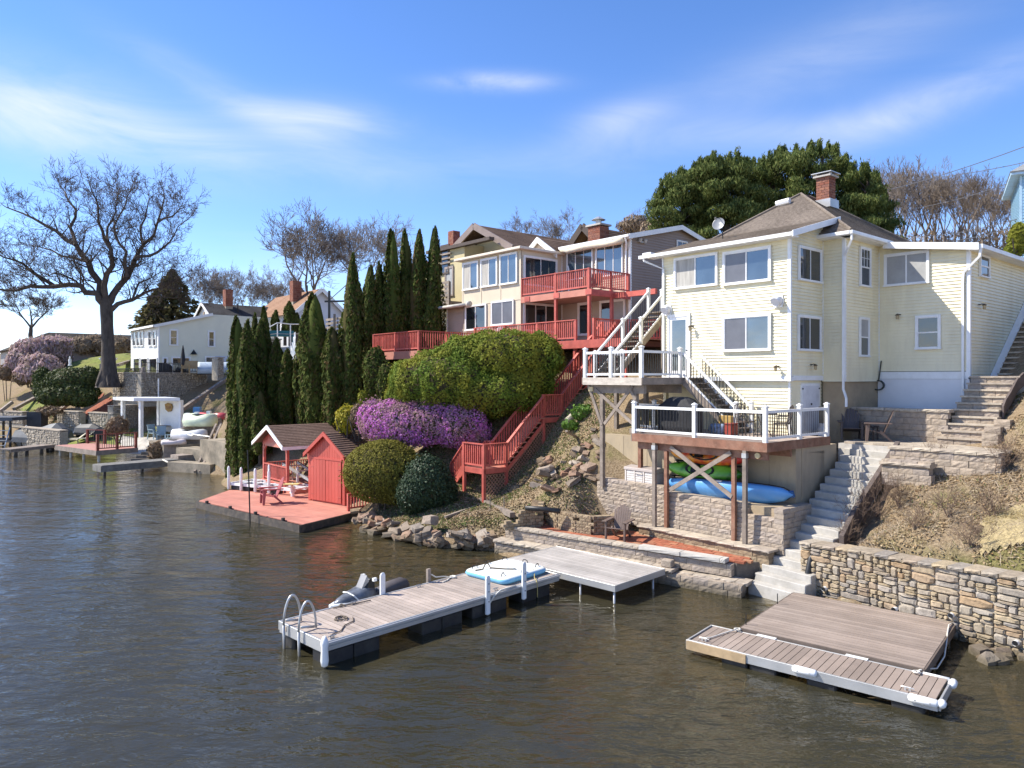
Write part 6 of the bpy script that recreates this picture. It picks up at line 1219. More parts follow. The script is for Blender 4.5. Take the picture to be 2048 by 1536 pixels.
for i in range(55):
    px, py = R.uniform(1060, 1205), R.uniform(905, 1010); t = (1010-py)/105
    if px < 1150-50*t-45: continue
    z = 1.35+1.7*t; p = G(px, py, z); z2 = H1(p.x, p.y); rock(Vector((p.x, p.y, max(z2, z)+.03)), R.uniform(.16,.45), .45, 'grey and rust rubble stone tumbled beside the left end of the block wall', 'rubble beside the block wall')
for i in range(16): p = G(R.uniform(1945, 2060), R.uniform(1285, 1330), .03); rock(p, R.uniform(.15,.4), .6, 'small rust-brown rock at the foot of the fieldstone wall', 'rocks at the foot of the fieldstone wall')
for k, (p0, p1) in enumerate((((1068,958,2.1),(1145,978,1.7)),((1143,905,2.8),(1190,928,2.4)),((1133,862,3.9),(1165,882,3.4)),((1160,872,3.5),(1185,890,3.1)),((890,1034,.7),(985,1000,1.0)))): tag(MB().bar(G(*p0), G(*p1), .1, .07).build('driftwood', GREYW), ['long pale timber lying on the bank below the lattice', 'broken pale plank on the rubble by the tall grey deck post', 'short pale plank high on the bank below the log', 'small split board just above the rubble heap', 'dark weathered branch lying above the waterside rocks'][k], 'plank')
# ---------------------------------------------------------------- vegetation
def cards(p, n, u, w, h):
    """diamond leaf cards: centres p, normals n, long axis near u"""
    n = n/np.linalg.norm(n, axis=1, keepdims=True); u = u-n*(u*n).sum(1, keepdims=True); u /= np.maximum(np.linalg.norm(u, axis=1, keepdims=True), 1e-6); v = np.cross(n, u)
    w = w[:, None]/2; h = h[:, None]/2
    return np.stack([p-u*h, p+v*w*1.0-u*h*.1, p+u*h, p-v*w-u*h*.1], 1).reshape(-1, 3)
def bump3(p, f, seed):
    r = np.random.RandomState(seed); o = 0
    for k in range(4): a = r.normal(size=3)*f*(1+.6*k); o = o+np.sin(p @ a+r.uniform(0, 6))/(1+.5*k)
    return o/2.2
TWIGC = mat('inner_twig', (.085,.068,.035), .95, .4, 9); ICO = {}  # twig brown, with the crown's inner shade put into the core colour
def ico(sub=2):
    if sub not in ICO:
        bm = bmesh.new(); bmesh.ops.create_icosphere(bm, subdivisions=sub, radius=1); bm.verts.ensure_lookup_table()
        ICO[sub] = (np.array([v.co[:] for v in bm.verts]), np.array([[v.index for v in f.verts] for f in bm.faces])); bm.free()
    return ICO[sub]
def blob(name, mt, root, ells, n, s, up=.2, rnd=.8, bump=.1, bf=2.2, seed=1, asp=1.6, core=.86, shell=.22, low=-1, kind=None):
    """leaf cards through the outer shell of a union of ellipsoids [(x,y,z,rx,ry,rz)] round a solid core with the inner shade in its colour"""
    r = np.random.RandomState(seed); E = np.array(ells, float); wgt = (E[:, 3]*E[:, 5])**.9; pick = r.choice(len(E), n, p=wgt/wgt.sum())
    d = r.normal(size=(n, 3)); d /= np.linalg.norm(d, axis=1, keepdims=True); d[:, 2] = np.where(d[:, 2] < low, -d[:, 2], d[:, 2])
    c, rad = E[pick, :3], E[pick, 3:]; q = c+d*rad; k = 1+bump*bump3(q, bf, seed)-shell*r.rand(n)**2.2; sho = r.rand(n) < .09; k = np.where(sho, k+.2*r.rand(n)**2/np.maximum(.3, rad.mean(1)), k)
    p = c+d*rad*k[:, None]; keep = np.ones(n, bool)
    if core and bump < .2: keep &= bump3(p, 5.5, seed+7) > -.72
    for i, e in enumerate(E): keep &= (pick == i) | ((((p-e[:3])/e[3:])**2).sum(1) > .72)
    p, d, rad = p[keep], d[keep], rad[keep]; m = len(p); nn = d/rad; nn /= np.linalg.norm(nn, axis=1, keepdims=True)
    nn = nn+r.normal(size=(m, 3))*rnd*.6; u = r.normal(size=(m, 3))+np.array([0, 0, up*3])
    sz_ = s*r.uniform(.6, 1.35, m); V = cards(p, nn, u, sz_, sz_*asp); F_ = np.arange(len(V)).reshape(-1, 4)
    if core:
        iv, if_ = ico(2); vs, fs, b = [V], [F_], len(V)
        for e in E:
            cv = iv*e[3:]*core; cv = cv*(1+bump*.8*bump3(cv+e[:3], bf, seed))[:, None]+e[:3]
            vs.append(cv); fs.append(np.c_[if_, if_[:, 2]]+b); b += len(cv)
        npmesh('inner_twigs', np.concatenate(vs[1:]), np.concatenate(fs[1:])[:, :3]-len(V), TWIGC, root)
    return npmesh(name, V, 4, mt, root, kind)
ARB = leaf('arborvitae_leaf', [(.032,.050,.012),(.070,.095,.020),(.115,.135,.030),(.045,.065,.014),(.085,.11,.025),(.13,.09,.04),(.05,.075,.016)], .8, .25, spec=.08)
HEDG = leaf('hedge_leaf', [(.08,.13,.018),(.13,.195,.03),(.19,.24,.04),(.105,.16,.022)], .75, .3, spec=.1, big=((.24,.235,.035), .7))
PURP = leaf('purple_flower', [(.68,.21,.64),(.76,.33,.72),(.58,.14,.54),(.26,.24,.10),(.72,.28,.68),(.62,.17,.58),(.17,.17,.06),(.69,.24,.65)], .8, .35, spec=.1, big=((.33,.23,.20), .8))
BOXG = leaf('box_leaf', [(.12,.115,.02),(.19,.175,.032),(.26,.23,.05),(.09,.08,.025)], .75, .3, spec=.1); DKGR = leaf('dark_holly_leaf', [(.014,.030,.012),(.03,.055,.024),(.055,.085,.042),(.02,.04,.018)], .5, .15, spec=.25)
YELB = leaf('yellow_leaf', [(.38,.32,.02),(.46,.40,.04),(.26,.25,.02)], .6, .35); BRNB = leaf('dry_leaf', [(.20,.13,.08),(.27,.19,.12),(.15,.10,.065),(.23,.17,.09)], .8, .15)
PINE = leaf('pine_needles', [(.06,.09,.028),(.10,.135,.04),(.15,.18,.055),(.20,.215,.07)], .8, .25, spec=.08); DSPR = leaf('spruce_needles', [(.075,.075,.035),(.12,.115,.05),(.17,.15,.07),(.16,.125,.065)], .9, .2, spec=.05)
def shrub(name, label, cat, mt, pxs, n, s, depth=.8, group=None, stem=True, **k):
    """ellipsoids given as (pixel x, pixel y, distance, radius px, radius py)"""
    ells = []
    for px, py, D, rx, rz in pxs: c = P(px, py, D); ells.append((c.x, c.y, c.z, rx*D/F, rx*D/F*depth, rz*D/F))
    zb = min(e[2]-e[5] for e in ells); t = thing(name, label, cat, Matrix.Translation((ells[0][0], ells[0][1], zb)), group)
    blob('foliage', mt, t, ells, n, s, **k)
    if stem:
        mb = MB()
        for i in range(5): a = i*1.26; mb.tube([(ells[0][0]+.12*math.cos(a), ells[0][1]+.12*math.sin(a), zb-.6), (ells[0][0]+.5*math.cos(a), ells[0][1]+.5*math.sin(a), ells[0][2])], [.05,.02], 5)
        mb.build('stem', BARK, t)
    return t
shrub('clipped_hedge', 'large clipped yellow-green hedge mound below the beige house', 'hedge', HEDG, [(1008,722,33.6,122,62),(905,765,33.3,128,68),(985,785,32.9,112,50),(1050,772,32.8,46,48),(830,795,33.4,62,42),(1075,715,34,52,50),(945,735,33.4,90,66),(1030,760,33,80,62)], 110000, .075, .75, bump=.085, bf=2.6, seed=3, up=.1, shell=.14)
shrub('purple_hedge', 'rounded hedge covered in purple blossom left of the red stairs', 'flowering shrub', PURP, [(790,846,32.6,66,50),(860,846,32.3,72,50),(920,853,32,56,50),(745,840,33,30,42),(945,868,32,38,36),(820,850,32.4,70,50)], 46000, .075, .7, bump=.10, bf=2.8, seed=4, asp=1.1, low=-.9)
shrub('round_bush', 'round olive-green clipped bush beside the red shed', 'bush', BOXG, [(768,944,31.2,82,64),(800,955,31.0,60,58)], 40000, .055, .9, bump=.04, seed=5, low=-.9)
shrub('round_bush', 'dark glossy round bush in front of the olive one above the rocks', 'bush', DKGR, [(855,968,29.8,52,58),(835,988,29.6,44,44),(878,985,29.9,38,48)], 26000, .06, .9, bump=.06, seed=6, low=-.9)
shrub('yellow_shrub', 'bright yellow shrub beside the left end of the purple hedge', 'bush', YELB, [(693,838,34,21,26),(705,828,34,14,16)], 3500, .09, seed=7); shrub('bronze_shrub', 'small bronze-leaved shrub between the yellow shrub and the purple hedge', 'bush', BRNB, [(717,832,33.7,16,24)], 1800, .08, seed=8)
shrub('young_conifer', 'small yellow-green conifer behind the left end of the purple hedge', 'conifer', HEDG, [(726,806,34.4,10,26)], 1200, .09, seed=9)
shrub('dark_shrub', 'dark evergreen shrub in the shade under the small red balcony deck', 'bush', ARB, [(775,768,35.5,22,42),(752,745,36.8,26,50)], 5000, .1, seed=10)
shrub('leafy_plant', 'bright green leafy plant on the bank beneath the upper deck', 'plant', leaf('fresh_leaf', [(.10,.20,.03),(.16,.28,.05),(.07,.14,.03)], .5, .35), [(1243,800,31,22,22),(1288,795,31,14,20)], 900, .12, core=0, seed=11, stem=False)
shrub('leafy_plant', 'low green leafy plant on the bank below the short cut log', 'plant', MATS['fresh_leaf'], [(1165,825,30.6,22,16),(1140,850,30.4,16,10)], 500, .12, core=0, seed=12, stem=False)
# arborvitae
def arbor_mesh(Hh, Rr, seed):
    r = np.random.RandomState(seed); n = int(1500+Hh*420); t = r.rand(n)**1.1; a = r.uniform(0, 2*np.pi, n)
    prof = lambda t: Rr*np.minimum(1, ((1-t)/(.30+.1*(seed % 3)))**.6)*(.86+.14*np.minimum(1, t/.12))
    st = 1+.13*np.sin(a*4+seed+4*t)+.11*np.sin(a*3-seed*2+8*t)+.07*np.sin(t*27+a*2+seed)+.10*np.sin(a*7+t*2)
    rad = prof(t)*st*(1-.22*r.rand(n)**2); p = np.c_[rad*np.cos(a)+.25*Rr*np.sin(t*3+seed)*t, rad*np.sin(a), t*Hh*(1-.10*np.maximum(0, np.cos(a+seed))*(t > .5))]; out = np.c_[np.cos(a), np.sin(a), .35*np.ones(n)]
    nn = out+r.normal(size=(n, 3))*.45; u = np.c_[np.cos(a)*.35, np.sin(a)*.35, np.ones(n)]+r.normal(size=(n, 3))*.25; s = r.uniform(.6, 1.3, n)*.13
    V = cards(p, nn, u, s*1.05, s*2.3); F_ = np.arange(len(V)).reshape(-1, 4)
    ts = np.linspace(0, 1, 14); aa = np.linspace(0, 2*np.pi, 11)[:-1]; cv = np.concatenate([np.c_[prof(t0)*.8*np.cos(aa), prof(t0)*.8*np.sin(aa), np.full(10, t0*Hh)] for t0 in ts])
    cf = [[i*10+j, i*10+(j+1) % 10, (i+1)*10+(j+1) % 10, (i+1)*10+j] for i in range(13) for j in range(10)]
    return np.concatenate([V, cv]), np.concatenate([F_, np.array(cf)+len(V)])
def arborvitae(px, top, base, wpx, D, label, seed, grp='columnar arborvitae on the bank'):
    a, b = P(px, top, D), P(px, base, D); m = Matrix.Translation((b.x, b.y, b.z)); t = thing('arborvitae_tree', label, 'conifer', m, grp)
    V, F_ = arbor_mesh(a.z-b.z, wpx*D/F/2, seed); npmesh('crown', V+np.array(b), F_, ARB, t)
    MB(m).tube([(0,0,-1.2),(0,0,1.5)], [.14,.1], 8).build('trunk', BARK, t)
for k, (px, tp, bs, w, D, lab) in enumerate((
 (476,633,958,40,43,'tall conifer column at the far left of the waterside clump'),(494,641,960,46,42,'front waterside conifer column left of the gazebo roof'),(507,628,900,24,44.5,'slim conifer spire at the back of the waterside clump'),
 (521,641,890,46,43.5,'broad dark conifer column in the middle of the waterside clump'),(530,614,880,26,45,'tallest thin spire at the back of the waterside clump'),(521,780,905,38,41.5,'short young conifer at the foot of the waterside clump'),
 (551,678,880,50,43.5,'dark conifer with a stepped top right of the waterside clump'),(571,700,875,34,43,'small dark conifer at the right edge of the waterside clump'),
 (613,604,860,34,41.5,'left narrow conifer of the middle pair behind the gazebo'),(631,587,865,58,41,'large full conifer of the middle group behind the gazebo'),(667,656,850,42,40,'short pointed conifer at the right of the middle group'),
 (703,508,830,44,40,'leftmost conifer of the tall dark row, lit on its left'),(737,533,830,38,43.5,'second conifer of the tall dark row, shorter than its neighbours'),(758,525,830,30,44,'thin third conifer of the tall dark row'),
 (787,459,830,42,44,'fourth conifer of the tall dark row above the small red deck'),(812,460,830,36,44.6,'fifth conifer of the tall dark row'),(836,461,830,36,44.2,'sixth conifer of the tall dark row'),(866,454,830,40,44,'rightmost conifer of the tall dark row touching the beige house'))):
    arborvitae(px, tp, bs, w*1.12, D, lab, k*5+1)
for k, (px, tp, bs, w, lab) in enumerate(((580,604,662,20,'small conifer before the white house on the upper terrace'),(594,627,662,13,'smallest conifer beside the upper terrace fence'),(551,622,662,14,'thin small conifer before the charcoal roof'),(570,640,662,10,'tiny conifer at the fence of the upper terrace'))): arborvitae(px, tp, bs, w, 60, lab, 90+k, 'small conifers on the upper terrace')
# ---------------------------------------------------------------- bare trees
class TW:
    """collects tapered twigs into arrays"""
    def __init__(s): s.v = []; s.f = []; s.n = 0
    def seg(s, pts, rs, n):
        ang = [2*math.pi*k/n for k in range(n)]; ref = None; b0 = s.n
        for i, p in enumerate(pts):
            d = (pts[min(i+1, len(pts)-1)]-pts[max(i-1, 0)]).normalized()
            if ref is None: ref = d.orthogonal().normalized()
            ref = ref-d*ref.dot(d); ref = ref.normalized() if ref.length > 1e-4 else d.orthogonal().normalized(); b = d.cross(ref)
            for a in ang: q = p+(ref*math.cos(a)+b*math.sin(a))*rs[i]; s.v.append((q.x, q.y, q.z))
            if i: s.f += [(b0+(i-1)*n+k, b0+(i-1)*n+(k+1) % n, b0+i*n+(k+1) % n, b0+i*n+k) for k in range(n)]
        s.n += n*len(pts)
def grow(tw, r, p, d, L, rad, depth, up=.12, spread=.75, kids=(3, 5), tip=.010, wob=.22):
    nseg = 4 if depth > 1 else 3; pts = [p]; rs = [rad]; q = p.copy(); dd = d.copy()
    for i in range(nseg):
        dd = (dd+Vector((r.gauss(0, wob), r.gauss(0, wob), r.gauss(0, wob)+up))*.5).normalized(); q = q+dd*(L/nseg); pts.append(q.copy()); rs.append(max(tip*.7, rad*(1-.62*(i+1)/nseg)))
    tw.seg(pts, rs, 6 if rad > .12 else (4 if rad > .04 else 3))
    if depth <= 0: return
    for k in range(r.randint(*kids)):
        t = r.uniform(.3, 1.0); i = min(nseg-1, int(t*nseg)); b = pts[i].lerp(pts[i+1], t*nseg-i); base = (pts[i+1]-pts[i]).normalized(); sd = Vector((r.gauss(0,1), r.gauss(0,1), r.gauss(0,.7)+up*1.5)); sd = (sd-base*sd.dot(base)).normalized()
        nd = (base*(1-spread*.45)+sd*spread*r.uniform(.6,1.1)).normalized(); grow(tw, r, b, nd, L*r.uniform(.48,.78), max(tip, rs[i]*r.uniform(.42,.62)), depth-1, up, spread, kids, tip, wob)
    grow(tw, r, pts[-1], dd, L*r.uniform(.5,.75), max(tip, rs[-1]), depth-1, up, spread, kids, tip, wob)
BTM = {}
def bare_mesh(seed, Hh, rad, depth=5, up=.14, spread=.7, kids=(2, 4), forks=3, fork_h=.25, tip=.02):
    key = (seed, Hh)
    if key in BTM: return BTM[key]
    r = random.Random(seed); t1, t2 = TW(), TW(); pts = [Vector((0,0,-1.0)), Vector((0,0,.4))]; q = Vector((0,0,.4)); nn = 4; hh = Hh*fork_h
    for i in range(nn): q = q+Vector((r.gauss(0,.05)*hh*.3, r.gauss(0,.05)*hh*.3, hh/nn)); pts.append(q.copy())
    rs = [rad*1.3, rad*1.05]+[rad*(1-.35*(i+1)/nn) for i in range(nn)]; t1.seg(pts, rs, 9)
    for k in range(forks):
        a = 6.28*k/forks+r.uniform(-.4,.4); d = Vector((math.cos(a)*spread*.75, math.sin(a)*spread*.75, 1)).normalized(); grow(t2, r, pts[-1]-Vector((0,0,.1*k)), d, Hh*r.uniform(.28,.4), rad*r.uniform(.42,.6), depth, up, spread, kids, tip)
    BTM[key] = (t1, t2); return BTM[key]
def bare_tree(label, x, y, z, seed, Hh, rad, mt=BARKG, rot=0, s=1, grp=None, name='bare_tree', sx=1, **k):
    key = ('bt', seed, Hh, mt.name); m = Matrix.Translation((x, y, z)) @ RZ(rot) @ Matrix.Diagonal((s*sx, s*sx, s, 1)); t = thing(name, label, 'tree', m, grp)
    if key not in SHARED:
        t1, t2 = bare_mesh(seed, Hh, rad, **k); SHARED[key] = []
        for nm, tw in (('trunk', t1), ('crown', t2)):
            o = npmesh(nm, np.array(tw.v), np.array(tw.f), mt, None); SHARED[key].append(o.data); WM.pop(o); bpy.data.objects.remove(o)
    for nm, me in zip(('trunk', 'crown'), SHARED[key]): shared_obj(nm, me, t, m)
    return t
# the big oak on the left bank: limbs surveyed, twigs grown from them
OD = 68.0; ob = P(216, 756, OD); om = Matrix.Translation(ob); oak = thing('oak_tree', 'huge spreading bare oak with a thick trunk above the left bank', 'tree', om)
ro = random.Random(5); t1, t2 = TW(), TW(); P2 = lambda px, py, dd=0: P(216+(px-216)*.97, py if py > 600 else 600-(600-py)*.86, OD+dd)
t1.seg([P2(217,775), P2(217,757), P2(217,735), P2(216,690), P2(214,650), P2(213,620), P2(211,598)], [1.15, .85, .66, .56, .53, .56, .5], 12)
for k in range(6): a = k*1.05; t1.seg([ob+Vector((.35*math.cos(a), .35*math.sin(a), .9)), ob+Vector((.75*math.cos(a), .75*math.sin(a), .0)), ob+Vector((1.1*math.cos(a), 1.1*math.sin(a), -.7))], [.3,.22,.1], 6)
LIMBS = [([(211,612),(192,584),(160,567),(105,569),(55,568),(10,578),(-40,570)],.40,-3),([(108,569),(62,537),(40,515),(0,500),(-40,470)],.22,-2),([(205,600),(200,560),(176,512),(150,472),(110,440),(62,410),(8,385)],.42,2),([(150,472),(138,430),(150,390),(128,350),(120,340)],.22,4),
 ([(176,512),(120,498),(80,478),(30,470)],.15,3),([(212,604),(208,566),(226,520),(222,482),(205,440),(196,400),(182,345)],.36,-1),([(222,482),(215,430),(232,395),(238,345)],.16,1),([(213,610),(226,588),(256,546),(271,508),(290,470),(318,420),(332,362)],.42,3),([(256,546),(250,505),(240,470),(228,430),(252,380),(262,345)],.20,-3),
 ([(271,508),(300,498),(330,478),(352,450),(380,412)],.20,5),([(290,470),(283,430),(296,390),(300,350)],.16,2),([(318,420),(350,405),(372,385)],.12,2),([(214,622),(236,608),(266,600),(294,582),(330,572),(372,548)],.30,2),([(266,600),(280,560),(310,545),(345,530)],.13,4),([(294,582),(320,590),(345,595)],.10,0),([(160,567),(120,540),(90,545),(40,545)],.12,-4),([(192,584),(172,560),(160,530),(140,515)],.1,-3)]
for pts_, r0o, dd in LIMBS:
    n = len(pts_); pp = [P2(px, py, dd*i/(n-1)) for i, (px, py) in enumerate(pts_)]; fine = []
    for a, b in zip(pp, pp[1:]): fine += [a, a.lerp(b, .5)+Vector((ro.gauss(0,.12), ro.gauss(0,.12), ro.gauss(0,.12)))]
    fine.append(pp[-1]); rs = [max(.03, .86*r0o*(1-.84*i/(len(fine)-1))) for i in range(len(fine))]; t2.seg(fine, rs, 7)
    for i in range(1, len(fine)):
        if i < 3 and r0o > .25: continue
        for k in range(3 if i > len(fine)*.3 else 1):
            base = (fine[i]-fine[i-1]).normalized(); sd = Vector((ro.gauss(0,1), ro.gauss(0,1), ro.gauss(0,.6)+.55)).normalized(); grow(t2, ro, fine[i-1].lerp(fine[i], ro.random()), (base*.5+sd*.8).normalized(), ro.uniform(.8,2.0), max(.03, rs[i]*.42), 3, .10, .85, (2, 3), .016, .3)
    grow(t2, ro, fine[-1], (fine[-1]-fine[-2]).normalized(), .9, rs[-1], 3, .1, .8, (2, 3), .016, .3)
npmesh('trunk', np.array(t1.v), np.array(t1.f), BARK, oak, smooth=True); npmesh('crown', np.array(t2.v), np.array(t2.f), mat('oak_twigs', (.10,.075,.058), .9, .2, 3), oak)
# ---------------------------------------------------------------- neighbouring property on the left bank
def drape(name, mt, poly, step=.5, lift=.05, kind='structure', label=None, cat=None):
    pl_ = [(p[0], p[1]) for p in poly]; xs = [p[0] for p in pl_]; ys = [p[1] for p in pl_]
    def ins(x, y):
        c = False; j = len(pl_)-1
        for i in range(len(pl_)):
            if (pl_[i][1] > y) != (pl_[j][1] > y) and x < (pl_[j][0]-pl_[i][0])*(y-pl_[i][1])/(pl_[j][1]-pl_[i][1])+pl_[i][0]: c = not c
            j = i
        return c
    gx_, gy_ = np.arange(min(xs), max(xs)+step, step), np.arange(min(ys), max(ys)+step, step); idx = {}; pts = []; fs = []
    for i in range(len(gx_)-1):
        for j in range(len(gy_)-1):
            if ins(gx_[i]+step/2, gy_[j]+step/2):
                f = []
                for k in ((i,j),(i+1,j),(i+1,j+1),(i,j+1)):
                    if k not in idx: idx[k] = len(pts); pts.append((gx_[k[0]], gy_[k[1]]))
                    f.append(idx[k])
                fs.append(f)
    if not fs: return
    z = HT(pts)+lift; o = npmesh(name, np.c_[np.array(pts), z], np.array(fs), mt, None, kind, True)
    return tag(o, label, cat)
LAWN = mat('lawn_grass', (.17,.20,.035), .95, .35, 2.5, .9, 40, dirt=(.22,.19,.07), dscale=.5, damt=.6); MULCH = mat('red_mulch', (.27,.085,.045), .95, .35, 6, .9, 30)
xy = lambda px, py, D: P(px, py, D)
drape('lawn', LAWN, [xy(132,0,76), xy(262,0,76), xy(262,0,92), xy(140,0,92)], 1.0, .06); drape('lawn', LAWN, [xy(20,0,73), xy(75,0,71), xy(95,0,76), xy(55,0,79)], .8, .08); drape('lawn', LAWN, [xy(105,0,60), xy(300,0,57.5), xy(340,0,56), xy(330,0,66), xy(120,0,67)], .6, .05)
drape('red_mulch', MULCH, [xy(150,0,71.5), xy(222,0,69), xy(224,0,72.5), xy(195,0,74.5)], .5, .10)
drape('terrace_paving', CONC, [xy(235,0,58.5), xy(330,0,57), xy(345,0,60.5), xy(240,0,63)], .5, .09)
SMALLST = mat('stone_bank', (.42,.36,.28), .9, .5, 7, .6, 14, dirt=(.12,.10,.085), dscale=5, damt=.6)
def lwall(label, px0, py0, D0, px1, py1, D1, H0, seed, deep=.6, area=.09):
    a, b = P(px0, py0, D0), P(px1, py1, D1); z = min(a.z, b.z); L = (b-a).xy.length; m = Matrix.Translation((a.x, a.y, z-.2)) @ Matrix.Rotation(math.atan2(b.y-a.y, b.x-a.x), 4, 'Z')
    t = thing('stone_wall', label, 'wall', m); stone_wall(t, m, L, H0+.2, deep, area, SMALLST, seed, limit=0); MB(m).box(-.05, L+.05, -.06, deep, H0+.2, H0+.28).build('coping', CAPST, t); return t, m, L
lwall('sunlit upper fieldstone retaining wall below the dark iron fence', 225, 797, 70, 282, 800, 66.5, 2.45, 21)
w2 = lwall('long shaded fieldstone retaining wall below the patio of the white house', 283, 800, 66.4, 415, 797, 72, 2.45, 22)
lwall('fieldstone wall left of the small stone stairs behind the covered boat', 114, 850, 67.5, 158, 852, 66, 1.25, 23); lwall('fieldstone wall right of the small stone stairs behind the covered jet ski', 177, 852, 66.5, 226, 853, 64, 1.2, 24)
lwall('shaded side fieldstone wall behind the white pergola', 227, 858, 64.2, 300, 852, 68.5, 2.0, 25); lwall('low fieldstone wall above the sloping concrete seawall', 42, 886, 64, 120, 888, 59.5, 1.35, 26); lwall('low fieldstone wall at the far left behind the dark boat lift', -10, 840, 74, 45, 842, 71, .9, 27)
sw2 = MB(); a, b = G(30, 884, .2), G(113, 893, .2)
tag(MB().add([a+Vector((0,0,-.6)), b+Vector((0,0,-.6)), b+Vector((-.5,.8,.7)), a+Vector((-.5,.8,1.0)), a+Vector((0,3,-.6)), b+Vector((0,3,-.6)), b+Vector((0,3,.7)), a+Vector((0,3,1.0))], [(0,1,2,3),(4,7,6,5),(0,4,5,1),(3,2,6,7),(0,3,7,4),(1,5,6,2)]).build('seawall', CONCT), 'sloping tan concrete seawall left of the red-railed dock', 'wall')
def conc(label, pts, h, back=1.5):
    mb = MB(); q = [G(*p) for p in pts]
    for a, b in zip(q, q[1:]):
        n = Vector((-(b-a).y, (b-a).x, 0)).normalized()*back; mb.add([a+Vector((0,0,-1)), b+Vector((0,0,-1)), b+n+Vector((0,0,-1)), a+n+Vector((0,0,-1)), a+Vector((0,0,h)), b+Vector((0,0,h)), b+n+Vector((0,0,h)), a+n+Vector((0,0,h))], [(0,3,2,1),(4,5,6,7),(0,1,5,4),(1,2,6,5),(2,3,7,6),(3,0,4,7)])
    o = mb.build('seawall', mat('old_concrete', (.30,.25,.185), .95, .3, 1.2, .6, 12, dirt=(.11,.10,.075), dscale=1.1, damt=.75)); return tag(o, label, 'wall')
conc('low dark concrete pier beside the grey timber dock', [(335,941,.05),(420,947,.05)], .55, 1.0); conc('tan concrete seawall beside the waterside conifer clump', [(400,938,.1),(462,950,.1)], 1.9, 2.5); conc('long ledge of tan concrete below the pedal boats', [(352,926,.15),(440,937,.15)], 1.05, 2.0); conc('concrete bank wall right of the dark stone stairs', [(298,915,.1),(356,926,.1)], 1.25, 1.5)
m = Matrix.Translation(G(286, 922, .0)) @ RZ(-8); t = thing('stone_stairs', 'dark stone stairs rising from the water beside the red-railed dock', 'steps', m)
for i in range(6): pc('step', mat('dark_stone', (.14,.12,.10), .9, .3, 4, .4, 15), t, m, (0, .5+i*.5, .1+.2*i-.15), (2.2-.1*i, .55, .3))
# red-railed dock and its neighbours
c0, c1, c2 = G(193,901.4,.8), G(111.5,890.5,.8), G(261,894.6,.8); RDm = Matrix.Translation((c1.x, c1.y, 0)) @ Matrix.Rotation(math.atan2((c0-c1).y, (c0-c1).x), 4, 'Z'); RL = (c0-c1).length
t = thing('railed_dock', 'red-decked dock on white piles with dark red railings on the far left shore', 'dock', RDm); boards(t, RDm, 0, RL, 0, 2.9, .8, .3, .06, mat('pink_deck', (.42,.21,.17), .7, .1, 2), along='x')
MB(RDm).box(0, RL, -.05, .0, .45, .79).box(RL, RL+.05, -.05, 2.9, .45, .79).box(-.05, 0, -.05, 2.9, .45, .79).build('fascia', GREYW, t)
for x in (.3, 2.2, 4.4, RL-.1): MB(RDm).tube([(x,.2,-.8),(x,.2,.45)], .1, 8).build('pile', mat('pale_pile', (.5,.47,.4), .8), t)
DRR = mat('dark_red_rail', (.20,.045,.03), .6, .15, 3); rr2 = dict(rm=DRR, bm=BLK, sp=.16, bw=.03, tw=.12, th=.05, lo=.1, pw=.16)
rail(t, RDm, (RL-.08, .1, .8), (RL-.08, 2.8, .8), 1.15, post=(0, .5, 1), **rr2); rail(t, RDm, (.2, 2.2, .8), (1.8, 2.8, .8), 1.1, post=(0, 1), **rr2)
a, b = G(20, 900, .5), G(110, 890, .5); m = Matrix.Translation((a.x, a.y, 0)) @ Matrix.Rotation(math.atan2(b.y-a.y, b.x-a.x), 4, 'Z'); Lp = (b-a).length; t = thing('wooden_pier', 'narrow weathered wooden pier left of the red-railed dock', 'dock', m)
boards(t, m, 0, Lp, 0, 1.3, .55, .35, .08, GREYW, along='y'); MB(m).box(0, Lp, -.05, 0, .3, .54).build('fascia', GREYW, t)
for x in (.6, 1.6, 3.0): MB(m).tube([(x,.1,-.8),(x,.1,.5)], .13, 8).build('pile', WETW, t)
MB(m).tube([(4.0,.3,.12),(4.2,.3,.12),(Lp-.3,.3,.12),(Lp-.1,.3,.12)], [.1,.28,.28,.1], 10).build('float', DKP, t)
a, b = G(203, 932, .6), G(388, 917, .6); m = Matrix.Translation((a.x, a.y, 0)) @ Matrix.Rotation(math.atan2(b.y-a.y, b.x-a.x), 4, 'Z'); Lp = (b-a).length; t = thing('timber_dock', 'old grey timber dock standing in front of the stone stairs', 'dock', m)
GRD = mat('silver_timber', (.185,.175,.16), .85, .3, 3, .3, 20, dirt=(.10,.095,.085), dscale=2, damt=.5)
boards(t, m, 0, Lp, 0, 1.4, .62, .22, .06, GRD, along='y'); MB(m).box(0, Lp, -.08, 0, .22, .63).build('side_plank', GRD, t); MB(m).box(-.06, 0, -.08, 1.4, .22, .6).build('end_plank', GRD, t)
for x in (.2, 2.4, 4.5): pc('pile', WETW, t, m, (x, .1, -.2), (.14, .14, 1.1))
MB(m).box(Lp-1.0, Lp+1.2, .1, 1.3, .3, .85).build('loose_decking', GREYW, t)
rope('mooring_rope', 'white rope running from the end of the old timber dock down into the water', [m @ Vector((3.6,-.1,.7)), m @ Vector((3.9,-.9,.4)), m @ Vector((4.3,-2.0,.05))], .05, I4, WROPE)
a, b = G(400, 944, .1), P(442, 849, 51); t = thing('wooden_track', 'long leaning wooden boat track propped on the concrete seawall', 'ladder', Matrix.Translation(a))
for o in (-.33, .0, .33): pbar('side_rail', GREYW, t, I4, a+Vector((o,0,0)), b+Vector((o,0,0)), .12, .16)
for k in range(7): q = a.lerp(b, (k+.5)/7); pbar('rung', GREYW, t, I4, q+Vector((-.36,0,.05)), q+Vector((.36,0,.05)), .08, .05)
